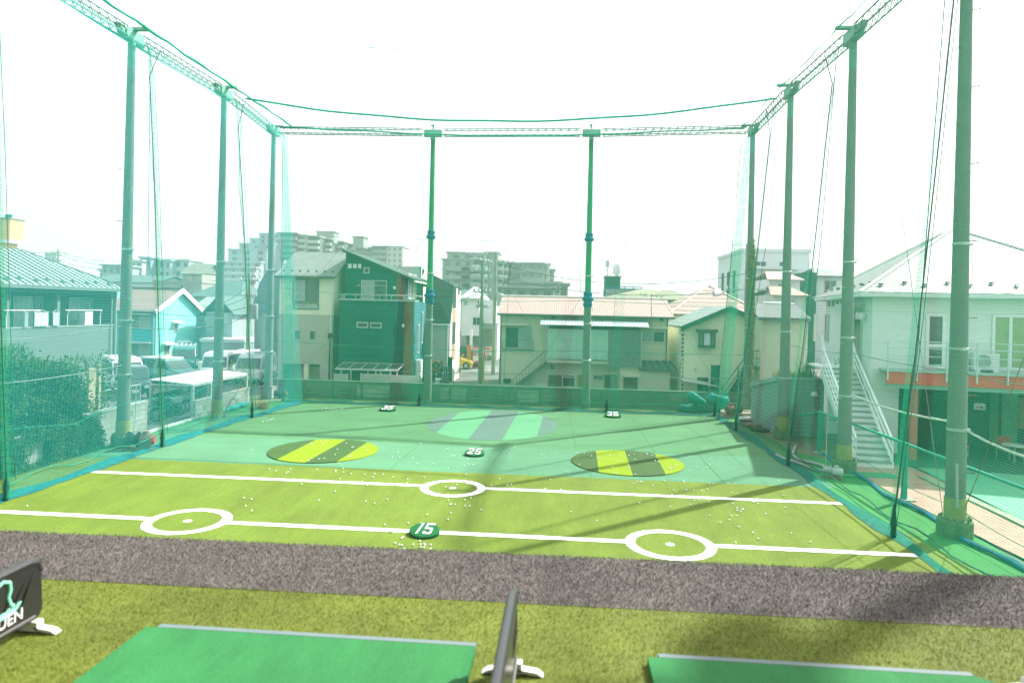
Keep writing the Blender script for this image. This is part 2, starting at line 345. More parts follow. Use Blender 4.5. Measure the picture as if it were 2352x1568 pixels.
for i, (u, v, st, label) in enumerate(POLES):
    t = thing('net_pole', label, 'pole', (u, v, 0), 'tall poles carrying the nets')
    rb, rt = (.235, .125)
    tx = {1: -.0, 2: .05}.get(st, 0)
    mb = MB(); zs = [0, .62]
    def rad(z): return rb+(rt-rb)*z/ZT
    if st == 4:
        zb = P(985, 690, y=v).z
        mb.tube([(u, v, 0), (u, v, zb)], [rad(0), rad(zb)], 20); mb.build('shaft', POLE, t, smooth=True)
        mb = MB(); mb.tube([(u, v, zb), (u, v, ZT)], [rad(zb)*.92, rad(ZT)], 20); mb.build('upper_shaft', POLEG, t, smooth=True)
        for yy in (545, 680):
            z = P(987, yy, y=v).z; mb = MB()
            mb.lathe((u, v, z), [(rad(z)+.03, -.42), (rad(z)+.05, -.3), (rad(z)+.03, -.1), (rad(z)+.10, 0), (rad(z)+.10, .06), (rad(z)+.03, .12), (rad(z)+.05, .32), (rad(z)+.02, .36)][2:] if yy == 545 else [(rad(z)+.03, -.42), (rad(z)+.06, -.3), (rad(z)+.03, -.1), (rad(z)+.13, 0), (rad(z)+.12, .1), (rad(z)+.04, .16), (rad(z)+.06, .36), (rad(z)+.02, .4)], 20)
            mb.build('blue_wrap', mat('blue_tarp_wrap', (.008, .10, .21), var=.3, sc=9, bump=.02, bsc=12), t, smooth=True)
    else:
        mb.tube([(u, v, 0), (u, v, 5), (u, v, 10), (u, v, ZT-1)], [rad(0), rad(5), rad(10), rad(ZT-1)], 22); mb.build('shaft', POLE, t, smooth=True)
        mb = MB(); mb.tube([(u, v, ZT-1), (u, v, ZT)], [rad(ZT)*1.06]*2, 22); mb.build('steel_cap', GSTEEL, t, smooth=True)
    if st in (1, 6):
        mb = MB(); mb.lathe((u, v, 0), [(rb+.012, .3), (rb+.012, .95), (rb+.002, .96)], 24); mb.build('yellow_base', YEL, t, smooth=True)
        mb = MB(); h = .42; mb.lathe((u, v, 0), [(.40, 0), (.40, h-.05), (.37, h), (rb, h)], 24)
        for k in range(12): a = 2*pi*k/12; mb.cyl((u+.33*cos(a), v+.33*sin(a), h-.02), (u+.33*cos(a), v+.33*sin(a), h+.07), .03, n=8)
        mb.build('footing', mat('green_stained_footing', (.10, .15, .075), var=.35, sc=5), t)
    if st == 2:
        mb = MB(); mb.lathe((u, v, 0), [(rb+.012, .1), (rb+.012, .85), (rb+.002, .86)], 24); mb.build('yellow_base', mat('faded_yellow_paint', (.20, .24, .08), var=.3, sc=4), t, smooth=True)
    for z in ((2.6, 4.6, 7.2) if st != 0 else ()):
        mb = MB(); r = rad(z)+.012; mb.lathe((u, v, z), [(r-.01, 0), (r, .01), (r, .06), (r-.01, .07)], 22)
        mb.box((u+r-.02, v-.05, z), (u+r+.07, v+.05, z+.06)); mb.build('steel_band', BAND, t)
    if st:
        for k in range(14 if st in (6, 4, 3, 5) else 10):
            z = 1.6+k*.95; sgn = -1 if k % 2 else 1; mb = MB(); r = rad(z)
            mb.cyl((u+sgn*r*.7, v-r*.6, z), (u+sgn*(r*.8+.13), v-r*.75-.05, z+.01), .013, n=6); mb.ball((u+sgn*(r*.8+.13), v-r*.75-.05, z+.01), .022, 6, 4); mb.build('step_bolt', RUST if st == 6 else GALV, t)
    # bracket that seats the truss
    sgn = 1 if u < -15 else (-1 if u > 9 else 0)
    mb = MB(); zb = ZT-.02
    if sgn:
        mb.box((u-.14, v-.55, zb), (u+.14, v+.55, zb+.05)); mb.box((u-.16, v-.5, zb+.05), (u-.13, v+.5, zb+.42)); mb.box((u+.13, v-.5, zb+.05), (u+.16, v+.5, zb+.42))
        mb.box((u-.16 if sgn > 0 else u-.6, v-.09, zb+.42), (u+.6 if sgn > 0 else u+.16, v+.09, zb+.52))
        mb.prism([(u-.1, v-.9, zb+.38), (u-.1, v-.5, zb+.38), (u-.1, v-.5, zb-.02)], (.2, 0, 0))
    else:
        mb.box((u-.5, v-.14, zb+.03), (u+.5, v+.14, zb+.4)); mb.box((u-.12, v-.2, zb-.2), (u+.12, v+.2, zb))
        mb.box((u-.05, v-.05, zb+.46), (u+.05, v+.05, zb+.72)); mb.box((u-.14, v-.04, zb+.6), (u+.02, v+.04, zb+.68))
    mb.build('truss_bracket', GPLATE, t)
    PT[i] = t
# ivy on the back right corner pole
# ------------------------------------------------------------------ trusses
def truss(a, b, label, lie):
    a, b = Vector(a), Vector(b); t = thing('roof_truss', label, 'truss', a, 'lattice trusses along the tops of the poles')
    d = (b-a).normalized(); s = Vector((-d.y, d.x, 0)); L = (b-a).length; w, h = .17, .34
    for su in (-1, 1):
        for z in (0, h):
            mb = MB(); mb.cyl(a+s*su*w+Vector((0, 0, z)), b+s*su*w+Vector((0, 0, z)), .03, n=6); mb.build('chord', GSTEEL, t)
    mb = MB(); n = int(L/.42)
    for i in range(n):
        p = a+d*L*i/n; q = a+d*L*(i+1)/n; m = (p+q)/2; Z = Vector((0, 0, h))
        for su in (-1, 1):
            mb.cyl(p+s*su*w, m+s*su*w+Z, .015, n=5); mb.cyl(m+s*su*w+Z, q+s*su*w, .015, n=5)
        mb.cyl(p-s*w, m+s*w, .009, n=5); mb.cyl(m+s*w, q-s*w, .009, n=5); mb.cyl(m-s*w+Z, m+s*w+Z, .009, n=5)
    mb.build('lattice_web', GSTEEL, t)
    return t
tz = ZT+.06
def pu(i, dv=0, du=0): return (POLES[i][0]+du, POLES[i][1]+dv, tz)
truss(pu(0, .5), pu(1, -.5), 'left side lattice truss running out of the top of the frame', 0)
truss(pu(1, .5), pu(2, -.5), 'left side lattice truss between the hedge pole and the shelter pole', 0)
truss(pu(2, .5), pu(3, -.5), 'left side lattice truss nearest the back left corner', 0)
truss(pu(3, 0, .3), pu(4, -.1, -.6), 'back lattice truss left of the first blue wrapped pole', 0)
truss(pu(4, 0, .6), pu(5, 0, -.6), 'back lattice truss between the two blue wrapped poles', 0)
truss(pu(5, 0, .6), pu(6, 0, -.3), 'back lattice truss right of the second blue wrapped pole', 0)
truss(pu(7, .5), pu(6, -.5), 'right side lattice truss nearest the back right corner', 0)
truss(pu(8, .5), pu(7, -.5), 'right side lattice truss between the shed pole and the stairs pole', 0)
truss(pu(9, .5), pu(8, -.5), 'right side lattice truss running out of the top of the frame', 0)
# ------------------------------------------------------------------ nets
def netmesh(mb, f, ls, lt, pitch, w, K=8, wt=None):
    """woven threads: flat strands along both directions of the surface f(s, t), s and t in 0..1"""
    for (n, L, swap) in ((int(ls/pitch), lt, 0), (int(lt/pitch), ls, 1)):
        for i in range(n+1):
            c = i/n; e = (w if swap else (wt or w))/2/(lt if swap else ls); vs = []
            for k in range(K+1):
                q = k/K
                for o in (-e, e):
                    cc = min(1, max(0, c+o)); vs.append(f(q, cc) if swap else f(cc, q))
            mb.add(vs, [(2*k, 2*k+1, 2*k+3, 2*k+2) for k in range(K)])
def bag(t, p, h, r=.075):
    mb = MB(); x, y, z = p; mb.lathe((x, y, z), [(r*.5, 0), (r, .06), (r*.75, .2), (r*1.05, .32), (r*.6, h*.75), (r*.25, h)], 9); mb.build('weight_bag', HEMD, t, smooth=True)
def wob(a, b): return .07*sin(a*31+b*3)+.05*sin(a*57+1.3)
# left net
tl = thing('side_net', 'teal golf net hanging along the whole left side of the field', 'net', (-14.6, 22, 0), 'tall green nets round the range')
def fl(s, t): v = 7+s*29.2; return (-14.62+.55*max(0, (v-28)/8)-(.95+.5*max(0, (v-28)/8))*t+(wob(s, t) if t < .98 else 0)*min(1, 6*t+.4), v, .02+14.8*t-.02)
mb = MB(); netmesh(mb, fl, 29.2, 14.8, .05, .0095, wt=.0065); mb.build('net_panel', NETL, tl, fix=False)
mb = MB(); pts = []
N_ = 60
for i in range(N_+1):
    s = i/N_; a = fl(s, 0); wv = .12+.07*sin(i*.9)+.04*sin(i*2.3); pts += [(a[0]-.2, a[1], .12+.05*sin(i*.7)), (a[0], a[1], .03), (a[0]+wv, a[1], .02)]
mb.add(pts, [f for i in range(N_) for f in ((3*i, 3*i+1, 3*i+4, 3*i+3), (3*i+1, 3*i+2, 3*i+5, 3*i+4))]); mb.build('net_hem', HEM, tl, fix=False)
mb = MB(); mb.tube([Vector(fl(i/40, .031+.006*sin(i*1.7)))+Vector((.03, 0, 0)) for i in range(41)], .016, 5); mb.build('bottom_rope', ROPEG, tl)
mb = MB(); mb.tube([Vector(fl(i/40, .10+.018*abs(sin(i*.35))))+Vector((-.5, 0, 0)) for i in range(41)], .012, 5); mb.build('tie_rope', ROPEG, tl)
for (px, py) in ((12, 1140), (372, 1038), (588, 950)):
    g = P(px, py, x=-14.6 if px < 500 else -14.2); s = (g.y-7)/29.2; z0 = .15
    b = Vector(fl(s, 0)); T = Vector(fl(s, 1)); pts = [b+Vector((.05, 0, .5)), b*.7+T*.3+Vector((.06, .05, 0)), b*.35+T*.65+Vector((.12, .02, 0)), b*.08+T*.92+Vector((.1, 0, 0)), T+Vector((0, .9, .1))]
    mb = MB(); mb.tube(pts, .017, 5); mb.build('lift_rope', ROPE, tl)
    mb = MB(); mb.tube([p+Vector((.02, .28, 0)) for p in pts[:-1]]+[T+Vector((0, .1, 0))], .010, 5); mb.build('lift_rope', ROPEG, tl)
    mb = MB()
    def fg(a, t): p = Vector(fl(s, t)); return tuple(p+Vector((.03, (a-.5)*(.36-.12*t)+.1, 0)))
    netmesh(mb, fg, .34, 14.8, .04, .010, 10); mb.build('gathered_net', NETG, tl, fix=False)
    bag(tl, (b.x+.05, b.y, .02), .75)
# right net
tr = thing('side_net', 'green golf net hanging along the whole right side of the field', 'net', (8.1, 24, 0), 'tall green nets round the range')
def fr(s, t): v = 5+s*31; return (8.12-.2*max(0, (v-26)/10)+1.35*t-(wob(s, t)*min(1, 6*t+.4) if t < .98 else 0), v, 14.8*t)
mb = MB(); netmesh(mb, fr, 31, 14.8, .05, .0068, wt=.005); mb.build('net_panel', NETG, tr, fix=False)
mb = MB(); pts = []
for i in range(N_+1):
    s = i/N_; a = fr(s, 0); wv = .18+.09*sin(i*.8)+.04*sin(i*2.1); pts += [(a[0]+.22+.12*sin(i*.55), a[1], .07), (a[0], a[1], .03), (a[0]-wv*.6, a[1], .02)]
mb.add(pts, [f for i in range(N_) for f in ((3*i, 3*i+1, 3*i+4, 3*i+3), (3*i+1, 3*i+2, 3*i+5, 3*i+4))]); mb.build('net_hem', mat('teal_hem', (.008, .19, .13), var=.3, sc=5, trans=.35), tr, fix=False)
mb = MB(); mb.tube([Vector(fr(i/40, .012+.004*sin(i*1.7)))+Vector((.55, 0, 0)) for i in range(41)], .02, 5); mb.build('bottom_rope', ROPE, tr)
for (px, py) in ((2055, 1235), (1817, 1070), (1690, 990)):
    g = P(px, py, z=0); s = (g.y-5)/31
    b = Vector(fr(s, 0)); T = Vector(fr(s, 1)); pts = [b+Vector((0, 0, .5)), b*.7+T*.3+Vector((.04, .05, 0)), b*.35+T*.65+Vector((.0, .02, 0)), b*.08+T*.92+Vector((-.05, 0, 0)), T+Vector((-.1, .9, .1))]
    mb = MB(); mb.tube(pts, .02, 5); mb.build('lift_rope', ROPE, tr)
    mb = MB(); mb.tube([p+Vector((-.02, -.22, 0)) for p in pts[:-1]]+[T+Vector((0, -.1, 0))], .010, 5); mb.build('lift_rope', ROPEG, tr)
    mb = MB()
    def fg(a, t): p = Vector(fr(s, t)); return tuple(p+Vector((-.03, (a-.5)*(.30-.1*t)+.1, 0)))
    netmesh(mb, fg, .3, 14.8, .04, .010, 10); mb.build('gathered_net', NETG, tr, fix=False)
    bag(tr, (b.x, b.y, .02), .8)
# back net with a denser apron along its foot
tb = thing('back_net', 'green golf net across the back of the field with a dark apron', 'net', (-3, 36.4, 0), 'tall green nets round the range')
def fb(s, t): u = -15.1+s*23.7; return (u+(-.9+2.3*s)*t, 36.35+.9*t+wob(s, t)*.8*min(1, 6*t+.3), 14.8*t)
mb = MB(); netmesh(mb, fb, 23.7, 14.8, .055, .008); mb.build('net_panel', NETG, tb, fix=False)
def fa(s, t): u = -15.0+s*23.4; return (u, 36.75+.1*sin(s*40), 1.38*t*(1-.06*abs(sin(s*19))))
mb = MB(); netmesh(mb, fa, 22.4, 1.38, .05, .0062); mb.build('net_apron', mat('dark_apron_netting', (.008, .23, .11), var=0, trans=.4), tb, fix=False)
mb = MB(); pts = []
for i in range(N_+1):
    s = i/N_; a = fb(s, 0); pts += [(a[0], a[1]+.3, .10+.04*sin(i)), (a[0], a[1], .05+.02*sin(i*1.3)), (a[0], a[1]-.18-.05*sin(i*.7), .022)]
mb.add(pts, [f for i in range(N_) for f in ((3*i, 3*i+1, 3*i+4, 3*i+3), (3*i+1, 3*i+2, 3*i+5, 3*i+4))]); mb.build('net_hem', HEMD, tb, fix=False)
for k in range(4):
    mb = MB(); mb.tube([Vector((-14.2+22.3*i/50, 36.5+.1*k+.04*sin(i*(1.1+.2*k)), .07+.13*k+.04*abs(sin(i*.45+k)))) for i in range(51)], .014, 5); mb.build('bottom_rope', ROPEG if k % 2 else ROPE, tb)
for px, py in ((650, 930), (963, 930), (1155, 935), (1393, 940), (1642, 955)):
    g = P(px, py, y=36.35); s = (g.x+15.1)/23.7; b = Vector(fb(s, 0)); T = Vector(fb(s, 1))
    mb = MB(); mb.tube([b+Vector((0, -.05, .2)), (b+T)/2+Vector((.03, -.05, 0)), b*.06+T*.94+Vector((.15 if px < 900 else -.05, -.05, 0)), T], .016 if px in (650, 1642) else .007, 5); mb.build('lift_rope', ROPE, tb)
    if px in (650, 1642, 963, 1393):
        mb = MB()
        def fg(a, t): p = Vector(fb(s, t)); return tuple(p+Vector(((a-.5)*(.6-.25*t)+(.3 if px != 963 else -.2), -.04, 0)))
        netmesh(mb, fg, .6, 14.8, .05, .009 if px in (650, 1642) else .004, 10); mb.build('gathered_net', NETG, tb, fix=False)
    if px != 1155: bag(tb, (b.x, b.y, .02), .7, .09)
# roof net: two sagging sheets with roped edges
tc_ = thing('roof_net', 'pale roof net sagging over the field with a green edge', 'net', (-3, 26, 14.9), 'tall green nets round the range')
def fc(s, t):
    v = 9+t*23.0; sag = (1.08 if t > .985 else 1.12)*4*s*(1-s)
    return (-15.6+s*25.0, v, 15.25-sag*(.78+.22*t))
mb = MB(); netmesh(mb, fc, 25, 23, .22, .006, 14); mb.build('net_panel', NETG, tc_, fix=False)
EDGE = mat('green_edge_rope', (.02, .46, .27), var=.2, trans=.3)
mb = MB(); mb.tube([Vector(fc(i/30, 1))+Vector((0, 0, .02*sin(i))) for i in range(31)], .05, 6); mb.build('edge_rope', EDGE, tc_)
mb = MB(); mb.tube([Vector(fc(i/30, .62)) for i in range(31)], .009, 5); mb.build('seam_rope', EDGE, tc_)
mb = MB(); mb.tube([Vector(fc(.05+.5*i/20, .78-.35*(i/20)**1.5))-Vector((0, 0, .02)) for i in range(21)], .007, 5); mb.build('seam_rope', ROPE, tc_)
for u0, nm in ((-15.6, 0), (9.4, 1)):
    mb = MB(); n = 46; pts = [(u0+.04*sin(i*1.9)+(.25 if nm == 0 else -.2), 8+i*29/n, 15.26+.012*sin(i*.8)) for i in range(n+1)]
    mb.tube(pts, [.05+.012*sin(i*1.3) if nm == 0 else .022+.006*sin(i*1.3) for i in range(n+1)], 7); mb.build('rolled_edge', EDGE, tc_)
mb = MB(); n = 40; mb.tube([(-15.9+i*25.3/n, 37.25, 15.22-.18*sin(pi*i/n)-.25*sin(pi*i/n)**2+.02*sin(i)) for i in range(n+1)], .045, 6); mb.build('rolled_edge', EDGE, tc_)
# ------------------------------------------------------------------ stay wires on the poles
def wire(label, pts, r=.008, sag=0, m=None, name='stay_wire', n=12, cat='wire', group='wires tied to the net poles'):
    mb = MB(); out = []
    pts = [Vector(p) for p in pts]
    for a, b in zip(pts[:-1], pts[1:]):
        out += [a.lerp(b, i/n)-Vector((0, 0, sag*4*(i/n)*(1-i/n))) for i in range(n)]
    out.append(pts[-1]); mb.tube(out, r, 4)
    return tag(mb.build(name, m or WIRE), label, cat, group)
def PY(px, py, y): return P(px, py, y=y)
wire('thin wire across the back poles at the height of the balcony railing', [PY(630, 660, 37.5), PY(985, 690, 37.5), PY(1345, 690, 37.5), PY(1720, 702, 37.5)], .011, .05, ROPEG)
wire('thin wire across the back poles high over the pink roof', [PY(635, 535, 37.5), PY(987, 548, 37.5), PY(1355, 552, 37.5), PY(1722, 562, 37.5)], .009, .1, WIRE)
wire('green rope across the back poles at first floor height', [PY(630, 782, 37.5), PY(982, 803, 37.5), PY(1348, 806, 37.5), PY(1715, 815, 37.5)], .014, .03, ROPEG)
wire('twisted rope across the back poles just above the yard wall', [PY(630, 832, 37.5), PY(980, 852, 37.5), PY(1345, 850, 37.5), PY(1712, 868, 37.5)], .014, .18, WIRE)
for i, (a, b, l) in enumerate((((635, 735), (1000, 330), 'diagonal stay rising right from the cream house corner'), ((1000, 860), (1040, 920), None), ((1055, 450), (1320, 930), 'diagonal stay falling right to the foot of the second blue wrapped pole'), ((1190, 920), (1360, 640), 'diagonal stay rising right towards the second blue wrapped pole'), ((1365, 450), (1680, 930), 'diagonal stay falling right in front of the small cream house'), ((660, 880), (1190, 330), 'long diagonal stay crossing the dark green house'))):
    if l: wire(l, [PY(*a, 37.55), PY(*b, 37.55)], .008)
wire('wire from the hedge pole to the frame edge above the hedge', [P(280, 838, x=-16), P(-60, 885, x=-16)], .016, .1, WIRE)
wire('wire from the hedge pole to the frame edge below the balcony', [P(280, 748, x=-16), P(-60, 782, x=-16)], .014, .1, WIRE)
wire('wire between the hedge pole and the shelter pole across the turquoise house', [P(288, 752, x=-16), P(506, 744, x=-16)], .013, .12, WIRE)
wire('stay wire crossing the open sky right of the hedge pole', [P(320, 90, x=-16.05), P(385, 720, x=-16.3)], .008)
wire('pair of hoist wires hanging beside the hedge pole', [P(345, 130, x=-15.6), P(340, 600, x=-15.8), P(352, 640, x=-15.8)], .012, 0, ROPE)
wire('hoist wire hanging beside the shelter pole', [P(555, 250, x=-15.6), P(548, 420, x=-15.7), P(575, 690, x=-15.5)], .014, 0, ROPEG)
wire('slack wire from the shelter pole to the back left corner pole', [P(515, 360, x=-15.95), P(640, 420, x=-16.4)], .012, .25, WIRE)
wire('wire from the stairs pole to the nearest pole above the path', [P(1955, 905, x=9.85), P(2190, 968, x=9.9), P(2400, 1060, x=9.95)], .035, .12, mat('old_pale_rope', (.38, .42, .36), var=.3, sc=9))
wire('wire from the stairs pole to the right frame edge under the balcony', [P(1950, 808, x=9.85), P(2195, 850, x=9.9), P(2400, 885, x=9.95)], .012, .08, WIRE)
wire('wire from the shed pole to the stairs pole', [P(1812, 792, x=9.65), P(1948, 812, x=9.75)], .012, .06, WIRE)
wire('stay wire falling to the nearest pole from the upper left', [P(2070, 480, x=9.5), P(2165, 1175, x=9.7)], .010)
wire('stay wire leaning left from the nearest pole foot', [P(2400, 700, x=9.9), P(2215, 1170, x=9.8)], .010, 0, RUST)
wire('slender hoist line left of the nearest pole', [P(2170, 0, x=9.4), P(2108, 800, x=9.0), P(2060, 1140, x=8.3)], .014, 0, ROPE)
wire('slender hoist line left of the stairs pole', [P(1920, 150, x=9.4), P(1885, 560, x=9.2), P(1828, 1040, x=8.3)], .014, 0, ROPE)
wire('slender hoist line beside the ivy covered pole', [P(1790, 290, x=9.4), P(1760, 560, x=9.2), P(1695, 960, x=8.1)], .014, 0, ROPE)
# ------------------------------------------------------------------ building helpers
class Fac:
    """an upright wall plane: o a point of it, d its direction seen from outside left to right"""
    def __init__(s, o, d=(1, 0)):
        s.o = Vector((o[0], o[1], 0)); s.d = Vector((d[0], d[1], 0)).normalized(); s.n = Vector((s.d.y, -s.d.x, 0))
    def az(s, px, py):
        p = P(px, py, pl=(s.o, s.n)); return ((p-s.o).dot(s.d), p.z)
    def pt(s, a, z, out=0.): return s.o+s.d*a+s.n*out+Vector((0, 0, z))
    def box(s, mb, a0, a1, z0, z1, o0, o1, mi=0):
        return mb.prism([s.pt(a0, z0, o0), s.pt(a1, z0, o0), s.pt(a1, z1, o0), s.pt(a0, z1, o0)], s.n*(o1-o0), mi)
    def poly(s, mb, pts, o0, o1, mi=0): return mb.prism([s.pt(a, z, o0) for a, z in pts], s.n*(o1-o0), mi)
    def rect(s, x0, y0, x1, y1):
        a0, z1 = s.az(x0, y0); a1, z0 = s.az(x1, y1); return a0, a1, z0, z1
def part(t, name, m, fn, label=None, smooth=False):
    mb = MB(); fn(mb); o = mb.build(name, m, t, smooth=smooth)
    if label: o['label'] = label
    return o
GL = glass('window_glass', (.045, .075, .07)); GLC = mat('curtained_glass', (.30, .36, .34), rough=.25, var=.25, sc=2.5, spec=.6)
GLG = mat('green_curtained_glass', (.25, .33, .16), rough=.25, var=.12, sc=2, spec=.6); GLD = glass('dark_window_glass', (.02, .03, .03))
ALU = mat('aluminium_frame', (.42, .44, .42), rough=.45, var=.05); ALUD = mat('bronze_frame', (.10, .11, .10), rough=.5, var=.05); WFR = mat('white_frame', (.7, .71, .7), rough=.5, var=.04)
def win(t, f, a0, a1, z0, z1, m=ALU, g=GL, split=2, hs=(), fw=.055, out=.05, name='window', g2=None):
    mb = MB()
    f.box(mb, a0, a1, z0, z0+fw, 0, out); f.box(mb, a0, a1, z1-fw, z1, 0, out); f.box(mb, a0, a0+fw, z0+fw, z1-fw, 0, out); f.box(mb, a1-fw, a1, z0+fw, z1-fw, 0, out)
    for i in range(1, split): a = a0+(a1-a0)*i/split; f.box(mb, a-fw/2, a+fw/2, z0+fw, z1-fw, 0, out*.9)
    for h in hs: z = z0+(z1-z0)*h; f.box(mb, a0+fw, a1-fw, z-fw/2, z+fw/2, 0, out*.8)
    w = mb.build(name, m, t); n = max(1, split if g2 else 1)
    for i in range(n):
        b0 = a0+fw+(a1-a0-2*fw)*i/n; b1 = a0+fw+(a1-a0-2*fw)*(i+1)/n
        mb = MB(); f.box(mb, b0+.005, b1-.005, z0+fw, z1-fw, .002, out*.4); mb.build('pane', g2 if (g2 and i % 2) else g, w)
    return w
def winp(t, f, x0, y0, x1, y1, **k): return win(t, f, *f.rect(x0, y0, x1, y1), **k)
def roofslab(mb, A, B, C_, D, th=.12, mi=0):
    A, B, C_, D = map(Vector, (A, B, C_, D)); n = (B-A).cross(D-A).normalized()
    if n.z < 0: n = -n
    mb.prism([A, B, C_, D], -n*th, mi)
def house(name, label, cat='house', loc=(0, 0, 0), group='houses beyond the nets'): return thing(name, label, cat, loc, group)
# ------------------------------------------------------------------ yard wall behind the field
YW = 38.35
t = thing('block_wall', 'long low stained concrete block wall along the back of the field', 'wall', (-3, YW, 0))
f = Fac((-17, YW)); zt = P(1200, 887, y=YW).z
BLOCK = mat('stained_block_wall', (.165, .172, .145), var=.4, sc=.9, fine=.15, fsc=9, pat=('brick', 1.6, .32, (.10, .10, .085), 'xy', .014), bump=.006, bsc=18)
part(t, 'wall_body', BLOCK, lambda mb: f.box(mb, 0, 28.3, -.05, zt-.1, -.16, 0))
part(t, 'coping', mat('dark_coping', (.12, .12, .10), var=.3, sc=2), lambda mb: f.box(mb, -.03, 28.33, zt-.1, zt, -.19, .03))
for i in range(17):
    part(t, 'pier', mat('wall_pier', (.13, .14, .11), var=.3, sc=1.5, fine=.12, fsc=9), lambda mb: f.box(mb, .4+i*1.7, .56+i*1.7, -.05, zt-.1, 0, .035))
for x0, x1 in ((820, 900), (1012, 1072), (1190, 1240)):       # pale newer patches of block
    a0, z1 = f.az(x0, 884); a1, _ = f.az(x1, 884); part(t, 'pale_block_patch', mat('pale_blocks', (.30, .33, .28), var=.3, sc=1.2, pat=('brick', 1.2, .32, (.15, .15, .13), 'xy', .014)), lambda mb: f.box(mb, a0, a1, .1, zt-.22, 0, .02))
# ------------------------------------------------------------------ cream house
yA = 43.6
t = house('cream_house', 'tall cream house with beige lower half left of the dark green house', loc=P(700, 875, y=yA))
f = Fac((0, yA)); aL, zE = f.az(643, 626); aR, _ = f.az(768, 629); zE -= .05; _, zM = f.az(700, 722)
CREAM = mat('cream_render', (.74, .71, .54), var=.05, sc=1, fine=.03, fsc=30); BEIGE = mat('beige_render', (.43, .42, .345), var=.06, sc=1, fine=.03, fsc=30)
D = 6.2
g0, g1, gz0, gz1 = f.rect(640, 834, 734, 890); g0 = aL+.35
part(t, 'upper_wall', CREAM, lambda mb: f.poly(mb, [(aL, zM), (aR, zM), (aR, zE), (aL, zE)], -D, 0))
def lw(mb):
    f.box(mb, g1, aR, 0, zM, -D, .012); f.box(mb, aL, g0, 0, zM, -D, .012); f.box(mb, g0, g1, gz1, zM, -D, .012); f.box(mb, g0, g1, 0, gz1, -D, -1.6)
part(t, 'lower_wall', BEIGE, lw)
q = f.az(698, 840)[0]; part(t, 'garage_post', CREAM, lambda mb: f.box(mb, q, q+.3, 0, gz1, -.35, 0))
part(t, 'garage_panel', BEIGE, lambda mb: f.box(mb, g0+.05, g0+2.2, 0, 1.25, -.9, -.8))
SLATE = mat('grey_slate', (.20, .225, .215), var=.12, sc=1.5, pat=('lines', ('y', .28, .12, (.12, .135, .13))), fine=.1, fsc=8)
SLATEX = mat('grey_slate_side', (.22, .245, .235), var=.12, sc=1.5, pat=('lines', ('x', .28, .12, (.12, .135, .13))), fine=.1, fsc=8)
zr = P(740, 580, y=yA+3.1).z
gw = lambda mb, a: f.d and mb.prism([f.pt(a, zE, 0), f.pt(a, zE, -D), f.pt(a, zr-.12, -D/2)], f.d*.12)
part(t, 'gable_wall', CREAM, lambda mb: (gw(mb, aL), gw(mb, aR-.12)))
rf = part(t, 'roof', SLATE, lambda mb: (roofslab(mb, f.pt(aL-.25, zE-.15, .4), f.pt(aR+.2, zE-.15, .4), f.pt(aR+.2, zr, -D/2), f.pt(aL-.25, zr, -D/2)), roofslab(mb, f.pt(aL-.25, zr, -D/2), f.pt(aR+.2, zr, -D/2), f.pt(aR+.2, zE-.15, -D-.4), f.pt(aL-.25, zE-.15, -D-.4))))
def sg(mb):
    for i in range(7): a = aL+.3+i*.55; p = f.pt(a, zE+.12, .1); mb.box(p-Vector((.06, .03, .0)), p+Vector((.06, .03, .12)))
part(rf, 'snow_guard', ALUD, sg)
part(t, 'gutter', mat('dark_gutter', (.07, .08, .07), var=.1), lambda mb: mb.cyl(f.pt(aL-.25, zE-.22, .42), f.pt(aR+.22, zE-.22, .42), .055, n=8))
winp(t, f, 673, 640, 732, 694, m=ALUD, g=GLC, g2=GL); winp(t, f, 673, 694.5, 732, 711, m=ALUD, g=GLC, split=1)
winp(t, f, 676, 757, 690, 780, split=1, m=ALU); winp(t, f, 711, 758, 725, 781, split=1, m=ALU)
a = aR-.12; part(t, 'downpipe', WFR, lambda mb: mb.cyl(f.pt(a, 0, .06), f.pt(a, zE-.2, .06), .045, n=8))
a2 = f.az(764, 770)[0]; zz = f.az(764, 764)[1]
uu = thing('service_pole', 'slim dark service pole with cable box between cream and green houses', 'pole', f.pt(a2, 0, .5))
part(uu, 'shaft', BLK, lambda mb: mb.cyl(f.pt(a2, 0, .5), f.pt(a2, zz, .5), .06, .05, 10)); part(uu, 'cable_box', BLK, lambda mb: f.box(mb, a2-.12, a2+.14, zz-.35, zz, .42, .58))
# ------------------------------------------------------------------ dark green house
yB = 43.0; f = Fac((0, yB)); f2 = Fac((0, yB+1.25))
t = house('green_house', 'tall dark green tiled house with brown corner strip and slanted roof', loc=P(860, 878, y=yB))
GRN = mat('dark_teal_stone_cladding', (.008, .108, .082), var=.12, sc=2.5, fine=.08, fsc=20, rough=.7, pat=('brick', .85, .42, (.004, .055, .045), 'xy', .012), bump=.004)
GRN2 = mat('teal_side_wall', (.035, .15, .19), var=.1, sc=1.5, pat=('lines', ('z', .45, .04, (.02, .1, .12))))
BRN = mat('brown_corner_cladding', (.17, .085, .045), var=.12, sc=2)
aL, zB = f.az(780, 692); aR, _ = f.az(951, 692); aS, _ = f.az(929, 692); zB = (f.az(780, 687)[1]+f.az(951, 694)[1])/2
D = 7.2
part(t, 'lower_wall', GRN, lambda mb: f.box(mb, aL, aS, 0, zB, -D, 0)); part(t, 'brown_strip', BRN, lambda mb: f.box(mb, aS, aR-.01, 0, zB, -D, -.003))
part(t, 'side_wall', GRN2, lambda mb: f.box(mb, aR-.01, aR+.03, 0, zB, -D, -.02))
uL, zu1 = f2.az(795, 575); uR, _ = f2.az(930, 600); uS, _ = f2.az(911, 600); zl = f2.az(930, 632)[1]
zS = zu1+(zl-zu1)*(uS-uL)/(uR-uL)
